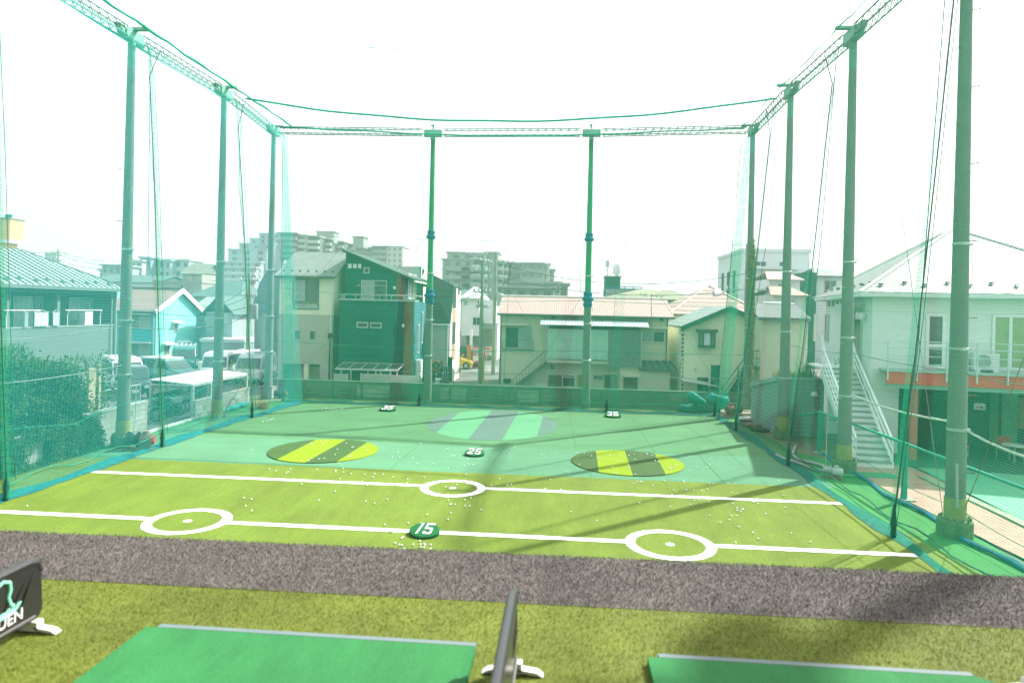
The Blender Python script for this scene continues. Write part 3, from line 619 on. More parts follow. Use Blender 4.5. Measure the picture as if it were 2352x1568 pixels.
part(t, 'upper_wall', GRN, lambda mb: f2.poly(mb, [(uL, zB), (uS, zB), (uS, zS-.05), (uL, zu1-.05)], -(D-1.25), 0))
part(t, 'upper_brown_strip', BRN, lambda mb: f2.poly(mb, [(uS, zB), (uR, zB), (uR, zl-.05), (uS, zS-.05)], -(D-1.25), -.003))
part(t, 'upper_side_wall', GRN2, lambda mb: f2.box(mb, uR, uR+.03, zB, zl-.1, -(D-1.25), -.02))
sl = (zl-zu1)/(uR-uL)
rf = part(t, 'roof', mat('dark_metal_roof', (.04, .075, .06), var=.2, sc=1, pat=('lines', ('y', .4, .06, (.02, .04, .03)))), lambda mb: roofslab(mb, f2.pt(uL-.12, zu1+.05, .35), f2.pt(uR+.75, zl+.05+sl*.75, .35), f2.pt(uR+.75, zl+.05+sl*.75, -D+1), f2.pt(uL-.12, zu1+.05, -D+1), .16))
part(t, 'gutter', WFR, lambda mb: mb.tube([f2.pt(uR+.78, zl-.12+sl*.75, .4), f2.pt(uR+.78, zl-.12+sl*.75, -D+1)], .06, 8))
part(t, 'balcony_edge', ALU, lambda mb: (f.box(mb, aL-.03, aR+.05, zB, zB+.09, -1.25, .05)))
def rail(mb):
    zt = zB+.09+.28
    for a in [aL+.25+i*.78 for i in range(7)]+[aL+.06, aL+.16, aL+.3]: f.box(mb, a, a+.035, zB+.09, zt, -.03, .005)
    mb.cyl(f.pt(aL-.02, zt, -.02), f.pt(aR+.04, zt, -.02), .03, n=8); mb.cyl(f.pt(aR+.04, zt, -.02), f.pt(aR+.04, zt, -D), .03, n=8)
part(t, 'railing', ALU, rail)
winp(t, f2, 830, 643, 888, 691, m=ALU, g=GLC, g2=GL)
part(t, 'laundry_pole', ALU, lambda mb: (mb.cyl(f2.pt(*f2.az(824, 656), .5), f2.pt(*f2.az(892, 657), .5), .02, n=6), [mb.cyl(f2.pt(*f2.az(x, 657), .52), f2.pt(*f2.az(x, 653), 0), .02, n=6) for x in (826, 890)]))
winp(t, f2, 836, 614, 849, 628, split=1, m=ALU, fw=.07)
for x0 in (800, 811.5, 822.5): winp(t, f2, x0, 606, x0+7.5, 616, split=1, m=WFR, g=mat('bright_frosted_pane', (.75, .77, .74), rough=.4, var=.03), fw=.03)
winp(t, f, 819.5, 739, 846, 753, split=1, m=ALU, fw=.08); winp(t, f, 850.5, 740, 877, 754, split=1, m=ALU, fw=.08)
for (ff, x, y) in ((f2, 907, 661), (f, 927, 748)):
    a, z = ff.az(x, y); part(t, 'wall_lamp', WFR, lambda mb: mb.ball(ff.pt(a, z, .1), .09, 8, 6, (1, 1, 1.4)))
part(t, 'conduit', GRN2, lambda mb: mb.cyl(f.pt(f.az(911, 694)[0], zB-2.4, .04), f.pt(f.az(911, 694)[0], zB, .04), .05, n=8))
fS = Fac((f.pt(aR, 0).x+.03, yB), (0, 1))
for a in (2.2, 3.6): win(t, fS, a, a+.35, 2.9, 5.0, m=WFR, split=1)
win(t, fS, 1.1, 1.5, 2.3, 4.2, m=WFR, split=1)
part(t, 'air_conditioner', WFR, lambda mb: fS.box(mb, .5, 1.3, .7, 1.9, .05, .35))
for a in (.9, 2.3): win(t, Fac((f2.pt(uR, 0).x+.03, yB+1.25), (0, 1)), a, a+1.1, zB+.15, zB+1.9, m=WFR, g=GLC)
# porch roof, lattice fence and storage in front of the green house
tp = thing('patio_canopy', 'glazed lean-to canopy on white posts against the dark green house', 'canopy', P(840, 870, y=41.9))
fp = Fac((0, 41.6)); p0, pz = fp.az(771, 847); p1, _ = fp.az(914, 851); zb_ = f.az(840, 837)[1]
def can(mb):
    mb.cyl(fp.pt(p0, pz, 0), fp.pt(p1, pz, 0), .06, n=8)
    for i in range(6): a = p0+(p1-p0)*i/5; mb.bar(fp.pt(a, pz+.04, 0), f.pt(a+.05, zb_+.1, .02), .04)
    mb.bar(f.pt(p0, zb_+.1, .03), f.pt(p1, zb_+.1, .03), .05)
part(tp, 'frame', ALU, can)
part(tp, 'roof_panel', mat('smoked_canopy_sheet', (.10, .15, .14), rough=.2, var=.1, trans=.3), lambda mb: roofslab(mb, fp.pt(p0, pz+.03, 0), fp.pt(p1, pz+.03, 0), f.pt(p1, zb_+.09, .03), f.pt(p0, zb_+.09, .03), .012))
for x in (784, 806, 845, 863, 874, 897, 912):
    a = fp.az(x, 860)[0]; part(tp, 'post', ALU, lambda mb: fp.box(mb, a-.035, a+.035, 0, pz, -.04, .04))
def fence(nm, label, x0, x1, ytop, y, m, group='pale garden fences'):
    ff = Fac((0, y)); a0, zt = ff.az(x0, ytop); a1, _ = ff.az(x1, ytop); tt = thing(nm, label, 'fence', ff.pt((a0+a1)/2, 0), group)
    part(tt, 'slat_panel', m, lambda mb: ff.box(mb, a0, a1, .05, zt, -.04, 0))
    for a in (a0, a1): part(tt, 'post', ALU, lambda mb: ff.box(mb, a-.04, a+.04, 0, zt+.04, -.06, .02))
SLAT = mat('pale_slat_fence', (.48, .50, .44), var=.05, pat=('lines', ('z', .11, .18, (.22, .24, .21))))
fence('garden_fence', 'short pale slatted fence in front of the left end of the canopy', 768, 798, 858, 41.2, SLAT)
fence('garden_fence', 'pale beige slatted fence in front of the canopy middle', 829, 896, 858, 41.1, SLAT)
fence('garden_fence', 'brighter pale slatted fence beside the first blue wrapped pole', 897, 966, 861, 40.9, mat('white_slat_fence', (.62, .64, .58), var=.05, pat=('lines', ('z', .11, .18, (.32, .34, .31)))))
# ------------------------------------------------------------------ roof peeping behind the green house
t = house('slate_house', 'dark slate roofed house peeping out behind the green house', loc=P(920, 700, y=53))
fq = Fac((0, 53)); a0, z0 = fq.az(880, 655); a1, z1 = fq.az(966, 645); ztop = P(930, 610, y=56).z
part(t, 'wall', CREAM, lambda mb: fq.poly(mb, [(a0, 0), (a1-.1, 0), (a1-.1, z1-.2), (a0, z1-.2)], -6, 0))
part(t, 'roof', mat('dark_slate', (.085, .125, .11), var=.15, sc=1.5, pat=('lines', ('y', .3, .12, (.05, .075, .065))), fine=.12, fsc=6), lambda mb: (roofslab(mb, fq.pt(a0-.3, z1-.3, .4), fq.pt(a1+.1, z1-.3, .4), P(969, 612, y=56), P(870, 611, y=56)), roofslab(mb, P(969, 612, y=56), P(870, 611, y=56), fq.pt(a0-.3, z1-.3, -6.4), fq.pt(a1+.1, z1-.3, -6.4))))
part(t, 'gable_wall', CREAM, lambda mb: mb.prism([fq.pt(a1-.1, z1-.4, 0), fq.pt(a1-.1, z1-.4, -6), fq.pt(a1-.1, ztop-.2, -3)], (-.1, 0, 0)))
part(t, 'bargeboard', WFR, lambda mb: mb.bar(fq.pt(a1+.12, z1-.35, .4), P(969.5, 612, y=56), .06, .2))
# ------------------------------------------------------------------ dark shingled house by the lane
t = house('shingled_house', 'narrow house with steep dark shingles right of the first blue wrapped pole', loc=P(1015, 880, y=47))
fq = Fac((0, 47)); a0, _ = fq.az(975, 745); a1, zE = fq.az(1032, 743); zR = P(1000, 645, y=49.5).z
WARM = mat('warm_grey_render', (.42, .42, .37), var=.08, sc=1); SHIN = mat('dark_shingles', (.06, .08, .075), var=.15, sc=2, pat=('brick', .6, .25, (.035, .045, .04), 'xy', .02))
part(t, 'wall', WARM, lambda mb: fq.box(mb, a0, a1, 0, zE, -4.6, 0))
zK = P(1036, 655, y=48).z
part(t, 'roof', SHIN, lambda mb: roofslab(mb, fq.pt(a0-.1, zE, .25), fq.pt(a1+.1, zE, .25), fq.pt(a1+.1, zK, -1.2), fq.pt(a0-.1, zK+.9, -1.2), .15))
sw = mat('sunlit_side_render', (.66, .66, .62), var=.05)  # whiter than the front wall: sunlight on this side put into the colour
part(t, 'side_wall', sw, lambda mb: mb.prism([fq.pt(a1, 0, -.02), fq.pt(a1, 0, -4.6), fq.pt(a1, zK-.3, -4.6), fq.pt(a1, zK-.05, -1.2), fq.pt(a1, zE, -.02)], (.06, 0, 0)))
part(t, 'roof_back', SHIN, lambda mb: roofslab(mb, fq.pt(a0-.1, zK+.9, -1.2), fq.pt(a1+.1, zK, -1.2), fq.pt(a1+.1, zK-.2, -4.8), fq.pt(a0-.1, zK+.7, -4.8), .12))
fS = Fac((fq.pt(a1, 0).x+.06, 47), (0, 1))
for z in (2.7, 5.3): win(t, fS, 1.0, 2.1, z, z+1.6, m=ALUD, g=GLD)
win(t, fS, 3.2, 3.8, 6.3, 7.1, m=ALUD, g=GLD, split=1)
part(t, 'tan_panel', mat('tan_tile', (.42, .26, .15), var=.1, sc=4), lambda mb: (fS.box(mb, .95, 2.3, 4.3, 5.2, 0, .02), fS.box(mb, .95, 2.3, 1.6, 2.6, 0, .02)))
part(t, 'gutter', WFR, lambda mb: (mb.cyl(fq.pt(a0, zE-.08, .28), fq.pt(a1+.1, zE-.08, .28), .05, n=8), mb.cyl(fq.pt(a1-.08, 0, .08), fq.pt(a1-.08, zE-.1, .08), .045, n=8)))
# ------------------------------------------------------------------ lane, cross street
kind(MB().add([(-9.6, 39, -.026), (-5.3, 39, -.026), (-6.6, 57.5, -.026), (-9.6, 57.5, -.026)], [(0, 1, 2, 3)]).build('lane', ASPH, fix=False), 'structure')
sheet('street', [(-40, 57.5), (30, 57.5), (30, 64), (-40, 64)], -.022, mat('pale_asphalt', (.17, .17, .165), var=.12, sc=.6))
sheet('street_line', [(-40, 58.6), (30, 58.6), (30, 58.85), (-40, 58.85)], -.018, mat('worn_road_paint', (.62, .62, .6), var=.1))
# ------------------------------------------------------------------ white house at the end of the lane
t = house('white_house', 'white boxy house with an overhanging upper floor at the end of the lane', loc=P(1085, 800, y=66))
fq = Fac((0, 66)); a0, a1, z0, z1 = fq.rect(1061, 684, 1100, 771)
OFFW = mat('white_siding', (.62, .65, .66), var=.05, pat=('lines', ('z', .4, .05, (.45, .48, .49)))); 
part(t, 'upper_wall', OFFW, lambda mb: fq.box(mb, a0, a1, z0, z1, -7, 0)); b1 = fq.az(1109, 700)[0]
part(t, 'side_bay', OFFW, lambda mb: fq.box(mb, a1, b1+1.2, z0+1.2, z1-.3, -8, -.8))
part(t, 'ground_floor', mat('grey_stone', (.30, .31, .30), var=.15, sc=3), lambda mb: (fq.box(mb, a0, a0+.45, 0, z0, -7, 0), fq.box(mb, a0+.45, a1, 0, z0, -7, -2.2)))
part(t, 'shutter', mat('beige_shutter', (.33, .32, .26), pat=('lines', ('z', .16, .2, (.2, .2, .17)))), lambda mb: fq.box(mb, a0+1.9, a1-.1, 0, z0-.1, -2.2, -2.15))
part(t, 'roof', mat('pale_grey_roof', (.42, .45, .45), var=.1), lambda mb: (mb.prism([fq.pt(a0-.2, z1, .3), fq.pt(a1+.2, z1, .3), fq.pt((a0+a1)/2, z1+1.2, -2)], (0, .05, 0)), roofslab(mb, fq.pt(a0-.2, z1, .3), fq.pt((a0+a1)/2, z1+1.2, -2), fq.pt((a0+a1)/2, z1+1.2, -6), fq.pt(a0-.2, z1, -7)), roofslab(mb, fq.pt(a1+.2, z1, .3), fq.pt((a0+a1)/2, z1+1.2, -2), fq.pt((a0+a1)/2, z1+1.2, -6), fq.pt(a1+.2, z1, -7)), mb.box(fq.pt(a0-.2, z1-.1, .3), fq.pt(a1+.2, z1-.001, -7))))
winp(t, fq, 1064, 690, 1074, 701, split=1, m=ALU, g=GLC); winp(t, fq, 1086, 728, 1103, 747, m=ALU, g=GL)
winp(t, fq, 1096, 690, 1101, 708, split=1, m=ALU, g=GL)
t = house('white_house', 'second white house behind the utility poles with a beige garage', loc=P(1125, 800, y=70))
fq = Fac((0, 70)); a0, a1, z0, z1 = fq.rect(1103, 697, 1141, 812)
part(t, 'wall', OFFW, lambda mb: fq.box(mb, a0, a1, 0, z1, -6, 0)); part(t, 'roof', mat('white_parapet', (.6, .62, .62)), lambda mb: fq.box(mb, a0-.2, a1+.2, z1, z1+.35, -6.2, .2))
part(t, 'garage_shutter', MC['beige_shutter'], lambda mb: fq.box(mb, a0+.2, a1-.4, 0, 3.2, 0, .04)); winp(t, fq, 1122, 712, 1134, 730, m=ALU)
t = house('blue_roofed_house', 'small pale house with a blue-grey roof left of the white boxy house', loc=P(1053, 800, y=74))
fq = Fac((0, 74)); a0, a1, z0, z1 = fq.rect(1040, 688, 1064, 812)
part(t, 'wall', mat('pale_green_render', (.45, .5, .46), var=.05), lambda mb: fq.box(mb, a0, a1, 0, z1, -6, 0)); part(t, 'roof', mat('blue_grey_roof', (.10, .16, .17), pat=('lines', ('y', .4, .15, (.05, .09, .1)))), lambda mb: roofslab(mb, fq.pt(a0-.3, z1, .4), fq.pt(a1+.3, z1, .4), fq.pt(a1+.3, z1+1.2, -3), fq.pt(a0-.3, z1+1.2, -3)))
for x, y in ((1043, 712), (1043, 745), (1054, 760)): winp(t, fq, x, y, x+6, y+13, split=1, m=ALU, g=GLD)
# ------------------------------------------------------------------ long building with the pink corrugated roof
yC = 45.2; f = Fac((0, yC)); fb_ = Fac((0, yC-1.05)); fn = Fac((0, yC-.85))
t = house('pink_roofed_building', 'long two-storey beige flats with pink corrugated roof and boarded balcony', 'apartment building', P(1340, 893, y=yC))
BG = mat('beige_mortar', (.62, .595, .455), var=.07, sc=.9, fine=.04, fsc=25, pat=('lines', ('z', .45, .02, (.54, .52, .4))))
aL, zEl = f.az(1152, 718); aR, zEr = f.az(1534, 727); zE = (zEl+zEr)/2
part(t, 'wall', BG, lambda mb: f.box(mb, aL, aR, 0, zE, -7, 0))
PINK = mat('pink_corrugated_roof', (.40, .285, .265), var=.06, sc=1, pat=('lines', ('x', .16, .3, (.29, .20, .185))))
zR = (P(1148, 680, y=yC+3).z+P(1532, 688, y=yC+3).z)/2
rf = part(t, 'roof', PINK, lambda mb: (roofslab(mb, f.pt(aL-.25, zE-.02, .45), f.pt(aR+.35, zE-.02, .45), f.pt(aR+.35, zR, -3), f.pt(aL-.25, zR, -3), .07), roofslab(mb, f.pt(aL-.25, zR, -3), f.pt(aR+.35, zR, -3), f.pt(aR+.35, zE, -7.4), f.pt(aL-.25, zE, -7.4), .07)))
part(rf, 'ridge_cap', mat('pale_ridge', (.55, .52, .48)), lambda mb: mb.cyl(f.pt(aL-.3, zR+.02, -3), f.pt(aR+.4, zR+.02, -3), .08, n=8))
part(t, 'gable_wall', BG, lambda mb: [mb.prism([f.pt(a, zE-.1, 0), f.pt(a, zE-.1, -7), f.pt(a, zR-.1, -3)], f.d*.1) for a in (aL, aR-.1)])
DG = MC['dark_gutter']
part(t, 'gutter', DG, lambda mb: mb.cyl(f.pt(aL-.25, zE-.1, .5), f.pt(aR+.4, zE-.1, .5), .06, n=8))
for a in (aL-.02, aR-.05): part(t, 'downpipe', DG, lambda mb: mb.tube([f.pt(a, 0, .08), f.pt(a, zE-.5, .08), f.pt(a, zE-.15, .45)], .045, 8))
winp(t, f, 1160, 750, 1222, 801, g=GL, g2=GLC, hs=()); winp(t, f, 1473, 759, 1527, 787, g=GLC, g2=GL, m=WFR)
a0, a1, z0, z1 = f.rect(1155, 779, 1226, 804)
part(t, 'window_guard', ALUD, lambda mb: (f.box(mb, a0, a1, z1-.03, z1, .15, .18), f.box(mb, a0, a1, z0, z0+.04, .0, .18), [f.box(mb, a, a+.025, z0, z1, .155, .175) for a in (a0, a1-.03)]))
for x0, x1, y in ((1151, 1214, 744), (1478, 1536, 752)):
    a0, zz = f.az(x0, y); a1, _ = f.az(x1, y); part(t, 'window_eave', BG, lambda mb: f.box(mb, a0, a1, zz-.05, zz+.05, 0, .35))
for x0, y0, x1, y1 in ((1268, 720, 1276, 731), (1516, 726, 1524, 737), (1265, 837, 1274, 848)):
    a0, a1, z0, z1 = f.rect(x0, y0, x1, y1); part(t, 'vent', BLK, lambda mb: f.box(mb, a0, a1, z0, z1, 0, .06))
# balcony box with corrugated sheets
bl = fb_
a0, a1, z0, z1 = bl.rect(1259, 756, 1397, 827); b0, b1, y0, y1 = bl.rect(1397, 757, 1471, 843)
def corr(mb, f, a0, a1, z0, z1, out, n):
    pts = [(a0+(a1-a0)*i/(2*n), out+(.025 if i % 2 else 0)) for i in range(2*n+1)]
    mb.add([f.pt(a, z, o) for z in (z0, z1) for a, o in pts]+[f.pt(a, z, o-.012) for z in (z0, z1) for a, o in pts], [(i, i+1, 2*n+2+i, 2*n+1+i) for i in range(2*n)]+[(4*n+2+i, 6*n+3+i, 6*n+4+i, 4*n+3+i) for i in range(2*n)])
bal = part(t, 'balcony', BG, lambda mb: (bl.box(mb, a0, b1, z0-.25, z0-.08, -1.05, -.05)))
part(bal, 'corrugated_panel', mat('mint_corrugated_sheet', (.60, .82, .69), var=.05, sc=2, rough=.5, trans=.35), lambda mb: corr(mb, bl, a0, a1, z0, z1, .03, 58), 'pale mint corrugated panel')
part(bal, 'corrugated_panel', mat('smoky_corrugated_sheet', (.27, .36, .32), var=.08, sc=2, rough=.45, trans=.35), lambda mb: corr(mb, bl, b0+.01, b1, y0, y1, .05, 32), 'smoky grey corrugated panel')
def dots(mb):
    for i in range(15):
        for z in (z0+.12, z0+.68, z0+1.22, z1-.1):
            if i < 15: a = a0+.25+i*(b1-a0-.3)/14; bl.box(mb, a-.015, a+.015, z-.03, z+.03, .05, .09)
part(bal, 'fixing', BLK, dots)
part(bal, 'top_rail', ALU, lambda mb: (bl.box(mb, a0-.03, b1+.03, z1, z1+.05, -.04, .03), bl.box(mb, b1-.01, b1+.05, y0, z1, -.03, .10), bl.box(mb, a0-.05, a0, z0-.25, z1, -.03, .05)))
c0, c1, cz0, cz1 = bl.rect(1241, 740, 1489, 751)
def cr(mb):
    n = 70; A = [bl.pt(c0+(c1-c0)*i/n, cz0+.02*(i % 2), .35) for i in range(n+1)]; B = [bl.pt(c0+(c1-c0)*i/n, cz0+.26+.02*(i % 2), -.25) for i in range(n+1)]; C2 = [bl.pt(c0+(c1-c0)*i/n, cz0+.42+.02*(i % 2), -1.0) for i in range(n+1)]
    m = n+1; mb.add(A+B+C2, [(i, i+1, m+i+1, m+i) for i in range(n)]+[(m+i, m+i+1, 2*m+i+1, 2*m+i) for i in range(n)])
part(bal, 'canopy', mat('silvery_corrugated_canopy', (.45, .52, .52), rough=.3, metal=.4, var=.1), cr)
part(bal, 'shaded_back', ALUD, lambda mb: f.box(mb, a0, b1, z1+.02, cz0+.1, .01, .04))
# outside stair up to the balcony
st0 = bl.az(1172, 893); st1 = bl.az(1257, 830); r0 = bl.az(1168, 878); r1 = bl.az(1257, 800)
ts = part(t, 'staircase', ALUD, lambda mb: [mb.bar(bl.pt(st0[0], st0[1]-.2, o), bl.pt(st1[0], st1[1]-.1, o), .05, .2) for o in (-.95, 0)])
def trd(mb):
    for i in range(13): q = i/13; bl.box(mb, st0[0]+(st1[0]-st0[0])*q, st0[0]+(st1[0]-st0[0])*(q+.09), st0[1]+(st1[1]-st0[1])*q, st0[1]+(st1[1]-st0[1])*q+.04, -.93, -.03)
part(ts, 'tread', ALUD, trd)
def hr(mb):
    mb.bar(bl.pt(st0[0]-.2, r0[1]-.15, 0), bl.pt(st1[0], r1[1], 0), .05)
    for i in range(13): q = i/12; a = st0[0]+(st1[0]-st0[0])*q; mb.bar(bl.pt(a, st0[1]+(st1[1]-st0[1])*q, 0), bl.pt(a, r0[1]-.1+(r1[1]-r0[1]+.1)*q, 0), .022)
part(ts, 'handrail', ALUD, hr)
# ground floor
e0, e1, ez0, ez1 = f.rect(1260, 860, 1290, 893); part(t, 'shutter_door', mat('olive_shutter', (.15, .16, .11), pat=('lines', ('z', .1, .2, (.1, .11, .08)))), lambda mb: f.box(mb, e0, e1, 0, ez1, 0, .04))
winp(t, f, 1291, 860, 1321, 889, m=WFR, g=GL, split=1, hs=(.8,)); 
e0, e1, ez0, ez1 = f.rect(1327, 860, 1347, 895); part(t, 'door', mat('mustard_door', (.27, .27, .07), var=.1), lambda mb: f.box(mb, e0, e1, 0, ez1, 0, .04))
winp(t, f, 1362, 860, 1385, 873, m=ALU, g=GL); e0, e1, ez0, ez1 = f.rect(1388, 860, 1416, 895)
win(t, f, e0, e1, .1, ez1, m=ALUD, g=GLD, g2=GLC); 
a0, a1, z0, z1 = fn.rect(1424, 842, 1538, 893); part(t, 'annex', BG, lambda mb: fn.box(mb, a0, a1, 0, z1, -.85, 0))
r0_, rz0 = fn.az(1466, 847); r1_, _ = fn.az(1553, 848); rzt = f.az(1470, 827)[1]
rr = part(t, 'lean_to_roof', mat('green_metal_lean_to', (.10, .13, .10), var=.12), lambda mb: roofslab(mb, fn.pt(r0_, rz0, .3), fn.pt(r1_, rz0, .3), f.pt(r1_-.3, rzt, 0), f.pt(r0_, rzt, 0), .07))
part(rr, 'seam_rib', DG, lambda mb: [mb.bar(fn.pt(r0_+(r1_-r0_)*i/5, rz0+.05, .3), f.pt(r0_+(r1_-r0_-.3)*i/5, rzt+.05, 0), .05) for i in range(6)])
a0, a1, z0, z1 = fn.rect(1432, 865, 1464, 897); part(t, 'door', mat('brown_door', (.13, .11, .07), var=.1), lambda mb: fn.box(mb, a0, a1, 0, z1, 0, .04))
a0, zz = fn.az(1428, 861); a1, _ = fn.az(1468, 861); part(t, 'door_hood', BG, lambda mb: fn.box(mb, a0, a1, zz-.06, zz+.06, 0, .55))
for x in (1161, 1169): a, z = f.az(x, 873); part(t, 'meter', BLK, lambda mb: (mb.cyl(f.pt(a, z, 0), f.pt(a, z, .16), .14, n=14), f.box(mb, a-.12, a+.12, z-.22, z-.05, 0, .1)))
a, z = f.az(1242, 888); part(t, 'water_heater', WFR, lambda mb: f.box(mb, a-.42, a+.4, z-.3, z+.25, .01, .28))
def aerial(px, py0, py1, y, label, n=5):
    b = P(px, py0, y=y); tpt = P(px, py1, y=y); tt = thing('tv_aerial', label, 'antenna', b, 'television aerials on the roofs')
    part(tt, 'mast', ALUD, lambda mb: mb.cyl(b-Vector((0, 0, .3)), tpt, .02, n=6)); L = (tpt.z-b.z)*.35
    def bm(mb):
        mb.cyl(tpt+Vector((-L, 0, .05)), tpt+Vector((L, .1, -.1)), .014, n=5)
        for i in range(n): p = tpt+Vector((-L+2*L*i/(n-1), .1*i/n, .05-.15*i/n)); mb.cyl(p+Vector((0, -.3, .08)), p+Vector((0, .3, -.08)), .01, n=5); mb.cyl(p+Vector((0, 0, -.12)), p+Vector((0, 0, .12)), .01, n=5)
    part(tt, 'beam', ALUD, bm)
aerial(1496, 750, 678, 44.3, 'tall thin TV aerial rising from the silvery balcony canopy')
aerial(1253, 685, 622, 60, 'TV aerial mast behind the left half of the pink roof')
aerial(1333, 690, 622, 62, 'thin aerial mast behind the middle of the pink roof', 3)
# ------------------------------------------------------------------ small cream house at the right of the yard wall
yD = 43.4; f = Fac((0, yD)); aL, zl = f.az(1569, 747); aR, zr_ = f.az(1783, 755); aP, zp = f.az(1674, 703)
t = house('cream_cottage', 'cream gabled house with green roof edge and dark bay window', loc=P(1660, 890, y=yD))
CR2 = mat('cream_siding', (.80, .78, .57), var=.05, pat=('lines', ('xy', .16, .06, (.52, .52, .38))))
o0, o1, oz0, oz1 = f.rect(1731, 770, 1760, 862)
def wl_(mb):
    f.poly(mb, [(aL, 0), (o0, 0), (o0, zp-(zp-zr_)*(o0-aP)/(aR-aP)-.1), (aP, zp-.1), (aL, zl-.05)], -7, 0)
    zo = lambda a: zp-(zp-zr_)*(a-aP)/(aR-aP)-.1
    f.poly(mb, [(o0, oz1), (o1, oz1), (o1, zo(o1)), (o0, zo(o0))], -7, 0); f.poly(mb, [(o1, 0), (aR, 0), (aR, zo(aR)), (o1, zo(o1))], -7, 0)
    f.box(mb, o0, o1, 0, oz0, -7, 0); f.box(mb, o0, o1, oz0, oz1, -7, -1.4)
part(t, 'wall', CR2, wl_)
part(t, 'porch_door', mat('dark_green_door', (.01, .07, .06), var=.1), lambda mb: f.box(mb, o0+.1, o1-.1, oz0, oz1-.3, -1.4, -1.34))
RG = mat('grey_green_shingles', (.22, .27, .255), var=.12, sc=2, pat=('brick', .5, .22, (.14, .18, .17), 'y', .02))
ovh = .45
lz = zl-(zp-zl)/(aP-aL)*.15; rz_ = zr_-(zp-zr_)/(aR-aP)*.15
part(t, 'roof', RG, lambda mb: (roofslab(mb, f.pt(aL-.15, lz, ovh), f.pt(aP, zp, ovh), f.pt(aP, zp, -7.4), f.pt(aL-.15, lz, -7.4), .1), roofslab(mb, f.pt(aR+.15, rz_, ovh), f.pt(aP, zp, ovh), f.pt(aP, zp, -7.4), f.pt(aR+.15, rz_, -7.4), .1)))
BARG = mat('green_bargeboard', (.03, .11, .07), var=.1)
part(t, 'bargeboard', BARG, lambda mb: (mb.bar(f.pt(aL-.2, lz-.13, ovh+.02), f.pt(aP, zp-.13, ovh+.02), .05, .28), mb.bar(f.pt(aP, zp-.13, ovh+.025), f.pt(aR+.2, rz_-.13, ovh+.025), .05, .28)))
b0, b1, bz0, bz1 = f.rect(1603, 758, 1639, 798)
bw = part(t, 'bay_window', mat('dark_bronze_bay', (.06, .075, .055), var=.1), lambda mb: (f.box(mb, b0-.1, b1+.12, bz1-.12, bz1+.08, 0, .55), f.box(mb, b0, b1, bz0, bz0+.14, 0, .5), [f.box(mb, a, a+.08, bz0+.14, bz1-.12, .4, .5) for a in (b0, b0+.2, b1-.28, b1-.08)]))
part(bw, 'pane', GLC, lambda mb: f.box(mb, b0+.03, b1-.03, bz0+.14, bz1-.12, .02, .4))
part(bw, 'curtain', mat('white_curtain', (.68, .72, .72), var=.1, sc=6), lambda mb: corr(mb, f, b0+.3, b1-.3, bz0+.16, bz1-.14, .43, 8))
def QB(a, b, c, d, o): part(t, 'brick_quoin', mat('brown_quoin_brick', (.14, .10, .06), var=.2), lambda mb: f.box(mb, a, b, c, d, o, .03))
def quoin(mb):
    z = 0
    while z < zl-.3: QB(aL-.12, aL+.06, z, z+.14, -.1); z += .26
    z = oz0
    while z < oz1: QB(o0-.12, o0, z, z+.12, -.05); z += .25
    n = 9
    for i in range(n): a = o0+(o1-o0)*(i+.5)/n; QB(a-.09, a+.07, oz1-.05+.25*sin(pi*i/(n-1)), oz1+.12+.25*sin(pi*i/(n-1)), 0)
quoin(None)
a, z = f.az(1728, 777); part(t, 'porch_lamp', mat('lantern', (.4, .42, .38)), lambda mb: (mb.lathe(f.pt(a, z-.2, .18), [(.03, 0), (.09, .08), (.09, .3), (.02, .4)], 8), mb.bar(f.pt(a, z+.1, 0), f.pt(a, z+.1, .18), .03)))
g0, gz = f.az(1562, 866); g1, gz1 = f.az(1646, 880)
aw = part(t, 'awning', mat('pale_awning_sheet', (.45, .5, .42), var=.1), lambda mb: roofslab(mb, f.pt(g0, gz, .1), f.pt(g1, gz1, .1), f.pt(g1, gz1-.1, 1.1), f.pt(g0, gz-.1, 1.1), .04))
part(t, 'back_door', GLD, lambda mb: f.box(mb, *f.rect(1602, 858, 1626, 893)[:2], 0, f.az(1602, 866)[1], 0, .03))
part(t, 'flue', ALU, lambda mb: mb.tube([f.pt(*f.az(1596, 846), 0), f.pt(*f.az(1596, 846), .2), f.pt(*f.az(1596, 852), .25)], .06, 8))
# side extension with a pipe at left
yl = Fac((f.pt(aL, 0).x-.02, yD), (0, -1))
part(t, 'downpipe', mat('white_pipe', (.6, .6, .55)), lambda mb: mb.tube([f.pt(aL-.15, zl-.4, .1), f.pt(aL-.15, 2.6, .1), f.pt(aL-.05, 2.3, .12), f.pt(aL-.1, 0, .12)], .05, 8))
